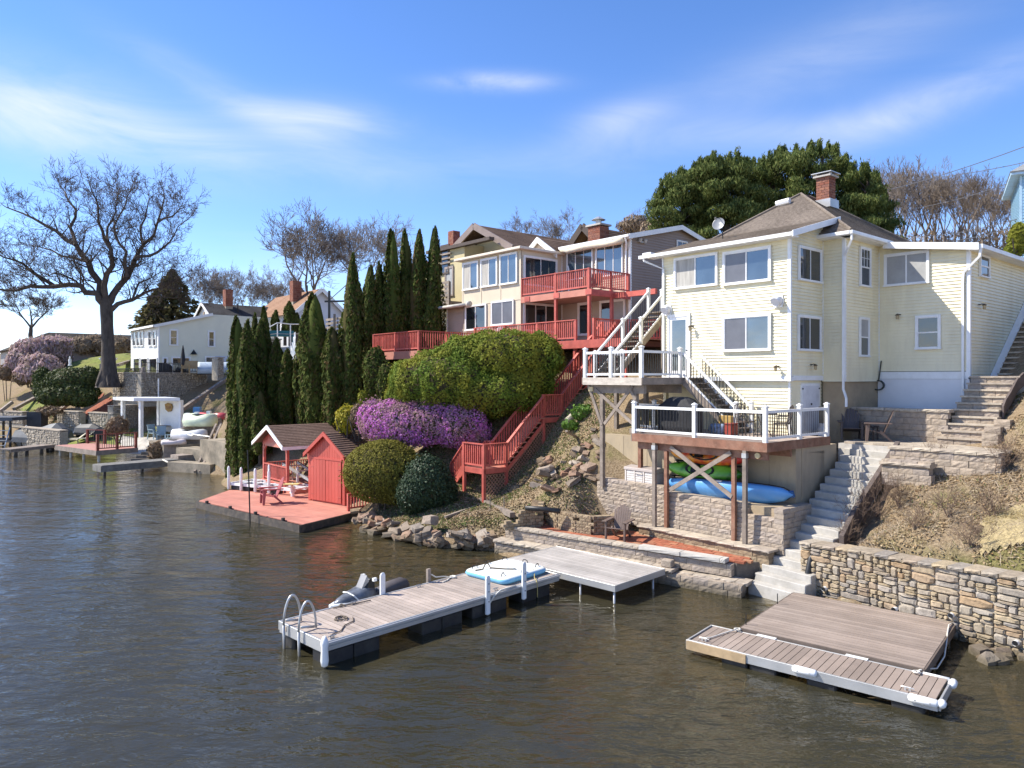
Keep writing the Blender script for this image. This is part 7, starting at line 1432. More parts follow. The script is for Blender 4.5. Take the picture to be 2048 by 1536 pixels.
# pergola and what stands in it
PG = Matrix.Translation((*P(282,876,59.5).xy, 1.15)) @ Matrix.Rotation(math.atan2(-.5, .86), 4, 'Z'); t = thing('pergola', 'white flat-roofed pergola shelter on the lower left terrace', 'pergola', PG)
pg = [(-1.6,2.4),(0,0),(1.9,2.2),(3.2,1.0)]
q = [PG.inverted() @ P(246,840,63), Vector((0,0,0)), PG.inverted() @ P(318,846,63), PG.inverted() @ P(362,850,60)]
for v in q: pc('post', WHT, t, PG, (v.x, v.y, 1.5), (.26, .26, 3.0))
MB(PG).add([(x, y, z) for z in (2.95, 3.2) for x, y in ((q[0].x-.5,q[0].y-.6),(q[1].x-.2,q[1].y-.5),(q[3].x+.3,q[3].y-.3),(q[2].x+.3,q[2].y+.4))], [(0,3,2,1),(4,5,6,7),(0,1,5,4),(1,2,6,5),(2,3,7,6),(3,0,4,7)]).build('flat_roof', WHT, t)
d = (q[3]-q[2]); an = math.atan2(d.y, d.x); wm = PG @ Matrix.Translation((q[2].x, q[2].y, 0)) @ Matrix.Rotation(an, 4, 'Z'); siding('clapboard_screen', WHT, t, wm, .15, d.xy.length-.1, .3, 2.9, e=.2, lap=.02, back=.06)
sg = thing('wooden_sign', 'golden wooden sign with raised lettering on the pergola screen wall', 'sign', wm @ T(d.xy.length*.5, -.1, 2.25)); sm_ = wm @ T(d.xy.length*.5, -.08, 2.3)
MB(sm_).extr([(-.75,.3),(-.6,-.15),(-.1,-.32),(.5,-.25),(.75,.1),(.6,.35),(-.2,.42)], -.03, .03).build('board', mat('gold_wood', (.36,.21,.05), .6, .3, 5), sg)
for k in range(5): pc('letter', BRNW if False else BRWNW, sg, sm_, (-.45+k*.22, -.035, .05), (.09, .02, .22), 0, 0)
def pchair(m, label, mt, grp):
    t = thing('patio_chair', label, 'chair', m, grp)
    MB(m).box(-.28,.28,-.28,.28,.42,.47).build('seat', mt, t); MB(m).add([(-.28,.26,.47),(.28,.26,.47),(.3,.42,1.05),(-.3,.42,1.05),(-.28,.31,.47),(.28,.31,.47),(.3,.47,1.05),(-.3,.47,1.05)], [(0,1,2,3),(7,6,5,4),(0,4,5,1),(1,5,6,2),(2,6,7,3),(3,7,4,0)]).build('backrest', mt, t)
    for x in (-.27,.27): MB(m).bar((x,-.3,.68),(x,.36,.70),.07,.04).build('arm', mt, t); MB(m).bar((x,-.28,0),(x,-.28,.68),.05).build('leg', mt, t); MB(m).bar((x,.42,0),(x,.3,.5),.05).build('leg', mt, t)
BLC = mat('pale_blue_resin', (.33,.43,.47), .5, .08, 3)
for k, (px, py, D, rz, lab) in enumerate(((309,866,60.5,60,'pale blue patio chair at the left of the pergola table'),(322,864,60,20,'pale blue patio chair in the middle of the pergola group'),(342,869,58.5,-50,'pale blue patio chair at the right end of the pergola group'))): p = P(px, py, D); pchair(Matrix.Translation((p.x, p.y, H1(p.x, p.y)+.1)) @ RZ(rz) @ Matrix.Scale(1.15, 4), lab, BLC, 'pale blue chairs by the pergola')
p = P(327, 862, 61.5); m = Matrix.Translation((p.x, p.y, H1(p.x, p.y)+.1)); t = thing('patio_table', 'round dark patio table among the pale blue chairs', 'table', m); MB(m).lathe([(.7,.7),(.72,.74),(.1,.75)], n=14).build('table_top', BRCH, t); MB(m).tube([(0,0,0),(0,0,.7)], .06, 8).build('leg', BRCH, t)
shrub('dry_bush', 'rounded brown leafless bush beside the pergola post', 'bush', BRNB, [(236,852,58.5,20,18),(224,862,58.5,14,10)], 2600, .16, core=.7, seed=31); shrub('dry_bush', 'twiggy grey-brown bush hanging over the concrete bank wall', 'bush', BRNB, [(318,905,53,18,18),(338,900,53,14,16)], 1600, .16, core=0, seed=32, asp=4)
# boats and covers
def cover_boat(label, px, py, D, L, w, h, rz, mt, name, cat, cabin):
    p = P(px, py, D); m = Matrix.Translation((p.x, p.y, H1(p.x, p.y)+.15)) @ RZ(rz); t = thing(name, label, cat, m)
    rings = []
    for x, s, zt_ in cabin: rings.append([(x*L, y*w*s, z) for y, z in ((-1,.15),(-1.02,h*.45),(-.75,h*.5+zt_*.35),(-.2,zt_),(.2,zt_),(.75,h*.5+zt_*.35),(1.02,h*.45),(1,.15))])
    MB(m).loft(rings).build('cover', mt, t, smooth=False); MB(m).box(-L*.4,-L*.3,-w*.8,w*.8,-.2,.3).box(L*.3,L*.4,-w*.8,w*.8,-.2,.3).build('trailer_frame', BLK, t)
    MB(m).tube([(-.46*L,-w*1.0,.3),(-.4*L,0,h+.25),(-.4*L,w,.3)], .03, 5).build('strap', WHT, t)
GCV = mat('grey_cover', (.10,.105,.115), .6, .2, 1.5); BCV = mat('dark_cover', (.035,.036,.04), .6, .3, 2)
cover_boat('long boat under a dark grey cover on the far left terrace', 88, 846, 64, 5.6, 1.1, 1.3, -22, GCV, 'covered_boat', 'boat', [(-.5,.7,1.2),(-.45,1,1.35),(0,1,1.45),(.2,1,1.75),(.33,1,1.85),(.45,.85,1.4),(.5,.3,.8)])
cover_boat('jet ski under a dark cover beside the fieldstone wall', 182, 856, 62, 2.9, .6, .8, -20, BCV, 'covered_jet_ski', 'jet ski', [(-.5,.8,.9),(-.4,1,1.0),(.1,1,1.1),(.35,.9,.8),(.5,.3,.5)])
for k, (px, lab) in enumerate(((150,'left cream sun lounger with raised back on the left terrace'),(166,'right cream sun lounger with raised back on the left terrace'))):
    p = P(px, 862, 61); m = Matrix.Translation((p.x, p.y, H1(p.x, p.y)+.1)) @ RZ(-55); t = thing('sun_lounger', lab, 'sun lounger', m, 'cream sun loungers'); CRM = mat('cream_sling', (.55,.50,.38), .7)
    MB(m).box(-.32,.32,-1.2,.1,.3,.36).build('seat', CRM, t); MB(m).add([(-.32,.1,.32),(.32,.1,.32),(.32,.95,1.05),(-.32,.95,1.05),(-.32,.14,.28),(.32,.14,.28),(.32,.99,1.0),(-.32,.99,1.0)], [(0,1,2,3),(7,6,5,4),(0,4,5,1),(1,5,6,2),(2,6,7,3),(3,7,4,0)]).build('backrest', CRM, t)
    for x in (-.3,.3): pc('leg', CRM, t, m, (x,-1,.15), (.05,.05,.3)); pc('leg', CRM, t, m, (x,.2,.15), (.05,.05,.3))
def pedal(label, px, py, D, L, w, rz, mt, name, cat, top=.6):
    p = P(px, py, D); m = Matrix.Translation(p) @ RZ(rz); t = thing(name, label, cat, m); MB(m).loft([[(x*L, y*w*s, z*h) for y, z in ((-.8,0),(-1,.45),(-.7,1),(.7,1),(1,.45),(.8,0))] for x, s, h in ((-.5,.6,top*.8),(-.42,1,top),(0,1,top*.8),(.3,.9,top),(.45,.6,top*.9),(.5,.2,top*.5))]).build('hull', mt, t, smooth=True)
    MB(m).loft([[(x*L, y*w*.45, top*.95) for y in (-1, 1)]+[(x*L, y*w*.4, top*.55) for y in (1, -1)] for x in (-.2, .12)]).build('seat', BLK, t); MB(m).box(-.4*L,.4*L,-.05,.05,-.9,.05).build('support', GREYW, t); return t
pedal('pale green and white pedal boat stored on the left bank', 402, 852, 53, 2.4, .75, -12, mat('pale_green_plastic', (.60,.66,.48), .4), 'pedal_boat', 'boat', .9); pedal('red kayak stored behind the pale green pedal boat', 424, 838, 55.5, 3.0, .45, -30, mat('kayak_red', (.48,.07,.08), .4), 'kayak', 'kayak', .5)
pedal('white jet ski shape with a dark hull parked below the pedal boat', 380, 878, 52, 2.6, .6, -10, mat('ski_white2', (.68,.68,.68), .35), 'parked_jet_ski', 'jet ski', .7); pedal('small pinkish-white boat bow on a stand at the edge of the bank', 348, 889, 51, 1.6, .45, 20, mat('pinkish_white', (.62,.55,.54), .4), 'small_boat', 'boat', .35)
for k, (px, y0, y1) in enumerate(((375,826,882),(418,822,866),(394,824,850))): tag(MB().bar(P(px,y1,53.5), P(px,y0,53.5), .28).build('white_post', VINYL), ['white square post left of the pale green pedal boat','white square post right of the pale green pedal boat','short white post behind the pale green pedal boat'][k], 'post')
tag(MB().bar(P(351,862,52.5), P(456,834,55), .12, .2).build('timber_beam', GREYW), 'long grey timber slanting past the pedal boat', 'timber')
tag(MB().tube([P(386,872,51), P(362,866,52), P(422,874,50.5), P(421,890,50.3)], .05, 6).build('pipe_rail', ALU), 'bent silver pipe rail around the white jet ski', 'rail')
tag(MB().box(0,.5,0,.4,0,.9,Matrix.Translation(P(386,838,56))).build('blue_bin', mat('blue_plastic', (.06,.22,.45), .4)), 'small blue plastic bin behind the white post', 'bin')
# far-left boat lift, ladder
m = Matrix.Translation((*G(6,872,.8).xy, .0)); t = thing('boat_lift', 'dark boat lift with a grey canopy at the left edge of the picture', 'boat lift', m)
MB(m).add([(x, y, z) for z in (2.2, 2.5) for x, y in ((-4,-1),(1.5,-1),(1.5,2),(-4,2))], [(0,3,2,1),(4,5,6,7),(0,1,5,4),(1,2,6,5),(2,3,7,6),(3,0,4,7)]).build('canopy', GCV, t)
for x in (-3.5,-1.2,1.2): pc('post', BLK, t, m, (x,-.8,.8), (.15,.15,3.0)); pc('post', BLK, t, m, (x,1.8,.8), (.15,.15,3.0))
MB(m).box(-4,1.6,-.9,1.9,.3,.5).build('platform', GREYW, t); MB(m).box(1.7,3.0,.6,1.6,-.5,2.9).build('pillar', BCV, t)
m2 = m @ T(.2, -1.3, -.2); t = thing('dock_ladder', 'silver ladder standing in the water at the far left dock', 'ladder', m2)
for x in (0, 1.0): pbar('side_rail', ALU, t, m2, (x,-.3,0), (x,.5,1.9), .08)
for k in range(4): pbar('rung', ALU, t, m2, (0,-.2+.18*k,.3+.42*k), (1.0,-.2+.18*k,.3+.42*k), .12, .05)
# timbers on the slope, hedge, fence
for k, (p0, p1) in enumerate((((92,832,71),(150,795,76)),((155,827,68.5),(223,787,70.5)),((118,822,70),(148,798,74)),((28,818,74),(88,786,80)),((0,823,73),(25,804,74)),((10,795,82),(42,770,88)),((360,822,62),(462,752,70)),((235,730,78),(262,722,84)))):
    a, b = P(*p0), P(*p1); tag(MB().bar(a, b, .3, .3).build('timber_edging', GREYW), ['long timber edging below the dark hedge','dark timber edging beside the red mulch slope','short timber edging left of the red mulch','timber edging on the grassy slope at the far left','pair of pale poles at the left edge of the picture','rough timber edging in the dry leaves at the far left','long pale timber edging on the slope right of the shaded stone wall','timber edging across the upper lawn behind the oak'][k], 'timber')
DKH = leaf('dark_hedge_leaf', [(.03,.05,.012),(.055,.08,.018),(.09,.105,.022),(.04,.06,.014)], .6, .2)
shrub('dark_hedge', 'dark clipped yew hedge on the slope left of the oak, larger right part', 'hedge', DKH, [(140,766,70,52,30),(175,760,71,28,26),(115,772,69.5,28,26),(150,788,69.5,50,24),(112,793,69,36,20),(165,795,69,30,20)], 16000, .16, .6, bump=.08, seed=41, stem=False); shrub('dark_hedge', 'smaller left block of the dark clipped hedge on the left slope', 'hedge', DKH, [(84,762,73,18,26),(86,780,72.5,18,18)], 4500, .16, .8, bump=.08, seed=42, stem=False)
FM = Matrix.Translation(P(225,757,70)); b = P(282,757,66.5); m = Matrix.Translation((*P(225,757,70).xy, P(225,757,70).z)) @ Matrix.Rotation(math.atan2((b-P(225,757,70)).y, (b-P(225,757,70)).x), 4, 'Z'); Lf = (b-P(225,757,70)).xy.length
t = thing('iron_fence', 'black iron picket fence on the sunlit stone wall', 'fence', m); rail(t, m, (0,.2,0), (Lf,.2,0), .95, rm=BLK, bm=BLK, sp=.25, bw=.05, tw=.06, th=.06, post=None)
for x in (.0, Lf): pc('post', GREYW, t, m, (x, .2, .5), (.3, .3, 1.1))
m = w2[1]; t = thing('iron_fence', 'black iron railing along the top of the shaded stone wall', 'fence', m @ T(0,0,2.7)); rail(t, m, (.2,.35,2.73), (w2[2]-.2,.35,2.73), .9, rm=BLK, bm=BLK, sp=.3, bw=.035, tw=.05, th=.05, post=(.33,.66,1), pw=.07)
tag(MB().tube([P(317,807,66), P(317,757,66)], .06, 6).build('white_pole', VINYL), 'thin white pole standing before the shaded stone wall', 'pole')
# white house
Wf = FR(P(317,700,72).x, 72); WMm = Wf.m; WS = WMm @ RZ(90); wh = thing('white_house', 'white clapboard house with a lean-to roof on the left bank', 'house', WMm @ T(-2,5,6.4)); wa = Wf.a(262, 0); wb = Wf.b(474, 0); gz0 = 6.1
PYEL = mat('pale_cream_siding', (.72,.70,.56), .5, .04, .8)
ridge_b = Wf.b(424, 0); zr_ = lambda b: Wf.bz(317,650,0)+(Wf.bz(424,629,0)-Wf.bz(317,650,0))*b/ridge_b if b < ridge_b else Wf.bz(424,629,0)-.25*(b-ridge_b)*0
MB(WMm).box(wa+.1,-.05,.1,wb+4,gz0-1,zr_(0)-.1).build('wall_core', MATS['wall_core'], wh)
siding('clapboards', mat('bright_white_siding', (.76,.76,.72), .5, .03, .8), wh, WMm, wa, -.02, gz0, zr_(0), e=.2, lap=.02)
siding('clapboards', PYEL, wh, WS, .02, wb+4, gz0, zr_(ridge_b)+.0, e=.2, lap=.02, clip=lambda z: (.02 if z < zr_(0) else (z-zr_(0))/(zr_(ridge_b)-zr_(0))*ridge_b, wb+4))
MB(WMm).box(-.1,.03,-.03,.1,gz0,zr_(0)).build('corner_trim', WHT, wh)
q0, q1, q2, q3 = [WMm @ Vector(v) for v in ((.3,-.5,zr_(0)-.05),(.3,ridge_b,zr_(ridge_b)+.1),(wa-.4,ridge_b,zr_(ridge_b)+.1),(wa-.4,-.5,zr_(0)-.05))]
shingles('lean_to_roof', SHB, wh, (q3,q0,q1,q2), e=.3, th=.12); MB(WMm).bar((.33,-.5,zr_(0)-.15),(.33,ridge_b,zr_(ridge_b)+.0),.06,.28).bar((wa-.4,-.55,zr_(0)-.12),(.3,-.55,zr_(0)-.12),.1,.2).build('rake_board', WHT, wh)
def ww(px0, px1, py0, py1, side=False, **k):
    if side: b0, b1 = Wf.b(px0,0), Wf.b(px1,0); z1, z0 = Wf.bz(px0,py0,0), Wf.bz(px0,py1,0); return window(wh, WS @ T(0,-.02), (b0+b1)/2, (z0+z1)/2, b1-b0, z1-z0, fr=.14, dep=.1, **k)
    a0, a1 = Wf.a(px0,0), Wf.a(px1,0); z1, z0 = Wf.z(px0,py0,0), Wf.z(px0,py1,0); return window(wh, WMm @ T(0,-.02), (a0+a1)/2, (z0+z1)/2, a1-a0, z1-z0, fr=.12, dep=.1, **k)
for x0, x1 in ((266.5,273),(274.5,281),(282,288.5),(298,305),(307,314)): ww(x0, x1, 662, 693, kind='hung', gl=GLSD)
for x0, x1 in ((269,281),(283,297),(300,316)): ww(x0, x1, 716, 749, kind='fixed', gl=GLSD, name='glass_door')
ww(338, 356, 658, 691, True, kind='hung'); ww(415, 430, 661, 694, True, kind='hung', gl=GLSD); ww(324, 336, 714, 750, True, kind='fixed', gl=GLSD, name='door'); ww(342, 381, 713, 749, True, gl=GLSD, name='sliding_door'); ww(409, 429, 712, 735, True, kind='hung', gl=GLSD)
MB(WS).box(Wf.b(430,0), Wf.b(462,0), -.1, .0, 6.4, Wf.bz(440,712,0)).build('grey_panel', mat('bluish_panel', (.55,.58,.64), .6), wh)
lpm = WS @ T(Wf.b(387,0), -.1, Wf.bz(387,705,0)); tag(MB(lpm).lathe([(.35,-.2),(.1,.15),(.02,.3)], n=8).build('wall_lamp', BLK), 'black cone wall lamp on the white house between door and window', 'wall lamp')
um = Matrix.Translation(P(366,748,70)); t = thing('patio_umbrella', 'closed black patio umbrella in front of the white house', 'umbrella', um); MB(um).tube([(0,0,0),(0,0,2.7)], .05, 6).build('pole', BLK, t); MB(um).lathe([(.08,.7),(.27,.8),(.22,1.5),(.1,2.4),(.02,2.75)], n=8).build('canopy', CLO, t)
for k, (px, lab, mt2, w) in enumerate(((371,'left wooden patio chair behind the iron railing',mat('honey_wood',(.34,.24,.12),.7),.9),(387,'right wooden patio chair behind the iron railing',MATS['honey_wood'],.9),(316,'black covered grill by the doors of the white house',CLO,1.1))):
    m = Matrix.Translation(P(px,748,69.5)); 
    if k < 2: pchair(m @ RZ(20) @ Matrix.Scale(1.2, 4), lab, mt2, 'wooden chairs on the patio of the white house')
    else: tag(MB(m).loft([[(x*s, y*s, z) for x, y in rr(1.1,.7,.1,2)] for z, s in ((0,1),(.7,1),(.95,.8),(1.05,.4))]).build('covered_grill', mt2), lab, 'grill')
m = Matrix.Translation(P(427,749,71)) @ RZ(20); t = thing('covered_furniture', 'pale blue covered lounge furniture behind the iron railing', 'furniture', m); MB(m).loft([[(x*1.4, y, z) for y, z in ((-.7,0),(-.7,.6),(-.2,1.1),(.3,1.2),(.7,.8),(.7,0))] for x in (-1,-.8,.8,1)]).build('cover', mat('pale_blue_cover', (.42,.50,.58), .6, .1, 2), t, smooth=True); MB(m).box(-1.5,1.5,-.8,.8,0,.08).build('base', BLK, t)
lwall('short stone pillar wall with a lamp at the end of the iron railing', 436, 748, 68.5, 448, 748, 69, 1.5, 29, 1.0)
# charcoal-roofed part behind it
Cf = FR(P(424,640,80).x, 80); CM2 = Cf.m; ch = thing('white_cottage', 'white gabled cottage with a long charcoal roof and brick chimney behind the white house', 'house', CM2 @ T(-2,5,8)); hw2 = 2.6
ze, zp = HC-(632-HY)/F*80, HC-(606-HY)/F*82; ca, cb_ = -2*hw2, Cf.b(600,0)
MB(CM2).extr([(ca,7),(0,7),(0,ze),(ca/2,zp-.1),(ca,ze)], 0, 22).build('wall', mat('bright_white_siding'," ") if False else MATS['bright_white_siding'], ch)
c3 = lambda *p: [CM2 @ Vector(v) for v in p]
shingles('roof', SHK, ch, c3((.35,-.3,ze-.1),(.35,22,ze-.1),(ca/2,22,zp),(ca/2,-.3,zp)), e=.3); shingles('roof', SHK, ch, c3((ca-.35,22,ze-.1),(ca-.35,-.3,ze-.1),(ca/2,-.3,zp),(ca/2,22,zp)), e=.3)
for s in (0, ca): MB(CM2).bar((ca/2,-.33,zp-.05),(s+(.35 if s == 0 else -.35),-.33,ze-.15),.06,.3).build('rake_board', WHT, ch)
MB(CM2).box(.3,.42,-.3,22,ze-.32,ze-.12).build('gutter', WHT, ch); MB(CM2).box(ca/2-.3,ca/2+.3,-.05,0,zp-1.6,zp-1).build('gable_vent', GREYW, ch)
chimney(ch, CM2 @ T(ca/2+.6, Cf.b(452,ca/2), zp-.3), .95, .8, 1.9, rows=8); MB(CM2).tube([(-.9,Cf.b(475,-1),ze+.4),(-.9,Cf.b(475,-1),ze+1.6)], .06, 6).build('vent_pipe', BLK, ch)
# orange-roofed white house
Of = FR(P(592,640,78).x, 78); OM = Of.m; oh = thing('white_house', 'white gabled house with an orange-brown roof and brick chimney above the terrace', 'house', OM @ T(2,0,8)); ob1 = Of.b(693,0); zpk = HC-(582-HY)/F*82; zev = HC-(625-HY)/F*79; bm2 = Of.b(641,0)
OS = OM @ RZ(90)
MB(OS).extr([(0,6),(2*bm2,6),(2*bm2,zev),(bm2,zpk-.15),(0,zev)], .05, 12).build('wall', mat('bluish_white_siding', (.62,.64,.69), .5, .03, .8), oh)
o3 = lambda *p: [OS @ Vector(v) for v in p]
shingles('roof', SHO, oh, o3((-.5,12,zev-.25),(-.5,-.4,zev-.25),(bm2,-.4,zpk),(bm2,12,zpk)), e=.3); shingles('roof', SHO, oh, o3((2*bm2+.5,-.4,zev-.25),(2*bm2+.5,12,zev-.25),(bm2,12,zpk),(bm2,-.4,zpk)), e=.3)
for s in (-.5, 2*bm2+.5): MB(OS).bar((bm2,-.43,zpk-.1),(s,-.43,zev-.35),.06,.4).build('rake_board', WHT, oh)
chimney(oh, OS @ T(bm2-1.4, 3.2, zpk-1.3), 1.0, .9, 2.3, rows=10); MB(OS).tube([(bm2-.6,2,zpk-.8),(bm2-.6,2,zpk+.5)], .08, 6).build('vent_pipe', BLK, oh)
t = thing('garden_shed', 'small white gabled shed below the orange-roofed house', 'shed', Matrix.Translation(P(632,660,66))); m = Matrix.Translation((*P(630,660,66).xy, 7.2)) @ Matrix.Rotation(math.atan2(.65,.76), 4, 'Z')
MB(m).extr([(-1,0),(1,0),(1,2.4),(0,3.4),(-1,2.4)], 0, 3).build('wall', MATS['bright_white_siding'], t); MB(m).bar((-1.2,-.05,2.2),(0,-.05,3.5),.1,.25).bar((0,-.05,3.5),(1.2,-.05,2.2),.1,.25).build('rake_board', WHT, t)
# upper terrace: chain fence, teal furniture, swing frame, stone edge
t = thing('pipe_fence', 'white pipe and mesh fence along the upper terrace edge', 'fence', Matrix.Translation(P(560,680,52)))
fp = [P(537,679,52), P(555,677,52.5), P(581,678,53), P(604,677,54)]; tp = [P(538,654,52), P(555,645,52.5), P(581,648,53), P(604,648,54)]
for a, b in zip(fp, tp): MB().tube([a+Vector((0,0,-.5)), b], .045, 6).build('post', VINYL, t)
for a, b in zip(tp, tp[1:]): MB().tube([a+Vector((0,0,-.02)), b+Vector((0,0,-.02))], .035, 6).build('top_rail', VINYL, t)
for a, b in zip(fp, fp[1:]): MB().tube([a+Vector((0,0,.35)), b+Vector((0,0,.35))], .02, 5).build('wire', ALU, t)
m = Matrix.Translation(P(562,684,54)) @ RZ(15); t = thing('garden_bench', 'teal garden bench behind the white pipe fence', 'bench', m); TEAL = mat('teal_paint', (.025,.14,.155), .6); MB(m).box(-.9,.9,-.3,.3,.4,.48).build('seat', TEAL, t); MB(m).box(-.9,.9,.28,.34,.48,.85).build('backrest', TEAL, t)
for x in (-.8,.8): pc('leg', TEAL, t, m, (x, 0, .2), (.08,.5,.4))
lwall('pale stone retaining wall between the dark conifers below the pipe fence', 536, 728, 51, 562, 724, 51.5, 1.7, 33, .8, .05)
t = thing('timber_fence', 'pale slatted timber fence beside the tall dark conifer row', 'fence', Matrix.Translation(P(675,690,50)))
for k in range(9): pbar('slat', GREYW, t, I4, P(652,640+k*8,51), P(700,634+k*8,49), .04, .16)
for px in (669, 690): pbar('post', GREYW, t, I4, P(px,735,50), P(px,628,50), .14)
m = Matrix.Translation(P(672,650,62)) @ RZ(-10); t = thing('gazebo_frame', 'open black-posted gazebo frame with grey roof bars above the timber fence', 'gazebo', m)
for x in (-.6, 2.2): pc('post', BLK, t, m, (x, 0, .9), (.16,.16,4)); 
pbar('beam', BLK, t, m, (-1.0,0,2.0), (2.6,0,2.0), .12, .15)
for x0, x1 in ((-.6,.8),(.8,2.2),(-.6,2.2)): pbar('roof_bar', GREYW, t, m, (x0, 0, 2.1), (.8 if x1 != 2.2 or x0 < .5 else .8, .3, 3.4), .06) if x1 != 2.2 or x0 > 0 else pbar('roof_bar', GREYW, t, m, (2.2,0,2.1), (.8,.3,3.4), .06)
# brown-roofed house and blossoming shrubs at far left
m = Matrix.Translation((*P(38,700,92).xy, 5)) @ Matrix.Rotation(math.atan2(-.76,.65), 4, 'Z'); t = thing('grey_house', 'low grey house with a dark brown hipped roof at the far left', 'house', m); zt3 = HC-(700-HY)/F*92-5; zr3 = HC-(661-HY)/F*92-5
MB(m).box(-9,2,-1,9,0,zt3).build('wall', mat('grey_siding', (.22,.20,.20), .6, .1, 1), t); m3 = lambda *p: [m @ Vector(v) for v in p]; SHD = shingle('dark_brown_shingle', (.035,.03,.026), (.09,.08,.07))
shingles('roof', SHD, t, m3((-9.6,-1.6,zt3-.1),(2.6,-1.6,zt3-.1),(-2,3.5,zr3),(-5,3.5,zr3)), e=.35); shingles('roof', SHD, t, m3((2.6,-1.6,zt3-.1),(2.6,22,zt3-.1),(-2,22,zr3),(-2,3.5,zr3)), e=.35); shingles('roof', SHD, t, m3((-9.6,22,zt3-.1),(-9.6,-1.6,zt3-.1),(-5,3.5,zr3),(-5,22,zr3)), e=.5)
window(t, m @ T(0,-1.02), -1.3, zt3-1.2, 1.3, 1.4, kind='fixed', fr=.14)
PNK = leaf('pink_blossom', [(.60,.43,.45),(.50,.36,.35),(.66,.50,.53),(.40,.31,.24),(.34,.27,.20)], .8, .4)
shrub('blossom_shrub', 'pale pink blossoming shrub thicket at the far left', 'flowering shrub', PNK, [(58,712,82,38,34),(95,702,84,34,32),(120,705,85,26,32),(35,722,80,22,24),(80,735,80,44,26),(60,745,79,30,20)], 14000, .2, .6, bump=.15, seed=51, core=0, asp=3.2, shell=.8, low=-1, up=.6)
shrub('brown_thicket', 'brown bare thicket behind the upper lawn left of the oak', 'bush', leaf('tan_thicket', [(.36,.28,.20),(.28,.21,.15),(.42,.33,.24),(.24,.19,.12)], .9, .3), [(160,692,95,30,18),(195,690,96,26,20),(235,690,94,24,17)], 9000, .22, .6, bump=.15, seed=52, core=0, asp=3.5, shell=.8, low=-1, up=.5); shrub('dry_shrub', 'ochre dry shrub on the slope below the pink thicket', 'bush', BRNB, [(15,745,80,22,16),(45,755,79,18,14),(100,822,66.5,24,8)], 2600, .2, .6, core=0, seed=53, asp=2)
sm = Matrix.Translation(P(140,732,79)) @ Matrix.Scale(.65, 4); tag(MB(sm).lathe([(.3,0),(.3,.15),(.18,.3),(.24,.8),(.22,1.1),(.1,1.25),(.15,1.42),(.1,1.55),(0,1.6)], n=10).build('garden_statue', WHT, smooth=True), 'small white garden statue at the edge of the upper lawn', 'statue')
for k, px in enumerate((206, 227)): m = Matrix.Translation(P(px, 728, 72)); t = thing('garden_urn', ['white garden urn left of the oak trunk', 'white garden urn right of the oak trunk'][k], 'urn', m); MB(m).lathe([(.2,0),(.1,.1),(.12,.2),(.35,.5),(.38,.6),(.3,.58)], n=10).build('bowl', WHT, t); MB(m).box(-.22,.22,-.22,.22,-1.2,0).build('pedestal', mat('pedestal_stone', (.3,.28,.25), .8), t)
# ---------------------------------------------------------------- behind the houses
Tf = FR(P(948,520,50).x, 50); TM = Tf.m; TU = mat('tudor_yellow', (.52,.44,.25), .7, .06, 1); TDB = mat('tudor_brown', (.075,.055,.045), .7, .15, 3)
tu = thing('tudor_house', 'yellow half-timbered house with steep brown roofs behind the beige house', 'house', TM @ T(2,4,9)); tg = lambda px, py, D=50: HC-(py-HY)/F*D
a0, a1, ac = Tf.a(890,-1.2), Tf.a(996,-1.2), Tf.a(948,-1.2); zr4, ze4 = Tf.z(948,449,-1.2), Tf.z(948,494,-1.2)
MB(TM).extr([(a0,6),(a1+.6,6),(a1+.6,ze4-.6),(ac,zr4-.35),(a0,ze4-.6)], 0, 13).build('wall', TU, tu)
MB(TM).box(a0-1.2, ac-.5, -1.6, 0, 6, tg(920,497,50)).build('front_bay', TU, tu)
t3 = lambda *p: [TM @ Vector(v) for v in p]; LR = 14
shingles('roof', SHB, tu, t3((a1+1.4,-1.2,ze4-.5),(a1+1.4,LR,ze4-.5),(ac,LR,zr4),(ac,-1.2,zr4)), e=.25); shingles('roof', SHB, tu, t3((a0-.6,LR,ze4-.5),(a0-.6,-1.2,ze4-.5),(ac,-1.2,zr4),(ac,LR,zr4)), e=.25)
for s in (a0-.6, a1+1.4): MB(TM).bar((ac,-1.22,zr4-.1),(s,-1.22,ze4-.6),.1,.42).build('barge_board', mat('taupe_trim', (.22,.17,.15), .6), tu)
window(tu, TM @ T(0,-.02), ac, zr4-2.3, .9, 1.2, fr=.16, fm=TDB, kind='fixed')
for dx in (-1.5, 1.4): pbar('rafter', TU, tu, TM, (ac+dx,-.9,zr4-2.0), (ac+dx,.1,zr4-2.0), .14, .2)
MB(TM).box(a0-1.3, a1, -1.9, -1.5, tg(930,503), tg(930,497)).build('balcony_beam', TDB, tu)
window(tu, TM @ T(0,-1.62), a0+.6, tg(900,520), 1.0, 2.0, fr=.14, fm=TDB, kind='fixed', gl=GLSD); window(tu, TM @ T(0,-1.62), a0-.4, tg(890,568), .9, 1.8, fr=.14, fm=mat('taupe_trim2', (.28,.23,.2), .6), kind='fixed', gl=BLIND); window(tu, TM @ T(0,-1.62), a0+1.1, tg(905,565), 1.0, 2.0, fr=.14, fm=MATS['taupe_trim2'], kind='fixed', gl=BLIND)
bal = thing('timber_balcony', 'small grey slatted timber balcony on the yellow half-timbered house', 'balcony', TM @ T(a0,-3,8.5))
for k in range(5): pbar('slat', GREYW, bal, TM, (a0-1.4,-2.7,tg(890,606)+.28*k), (a0+2.6,-2.7,tg(890,606)+.28*k), .06, .16)
for x in (a0-1.4, a0+.5, a0+2.6): pc('post', GREYW, bal, TM, (x,-2.72,tg(890,596)), (.16,.16,1.6))
MB(TM).box(a0-1.4, a0+2.6, -2.7, -1.6, tg(890,606)-.3, tg(890,606)-.1).build('floor', GREYW, bal)
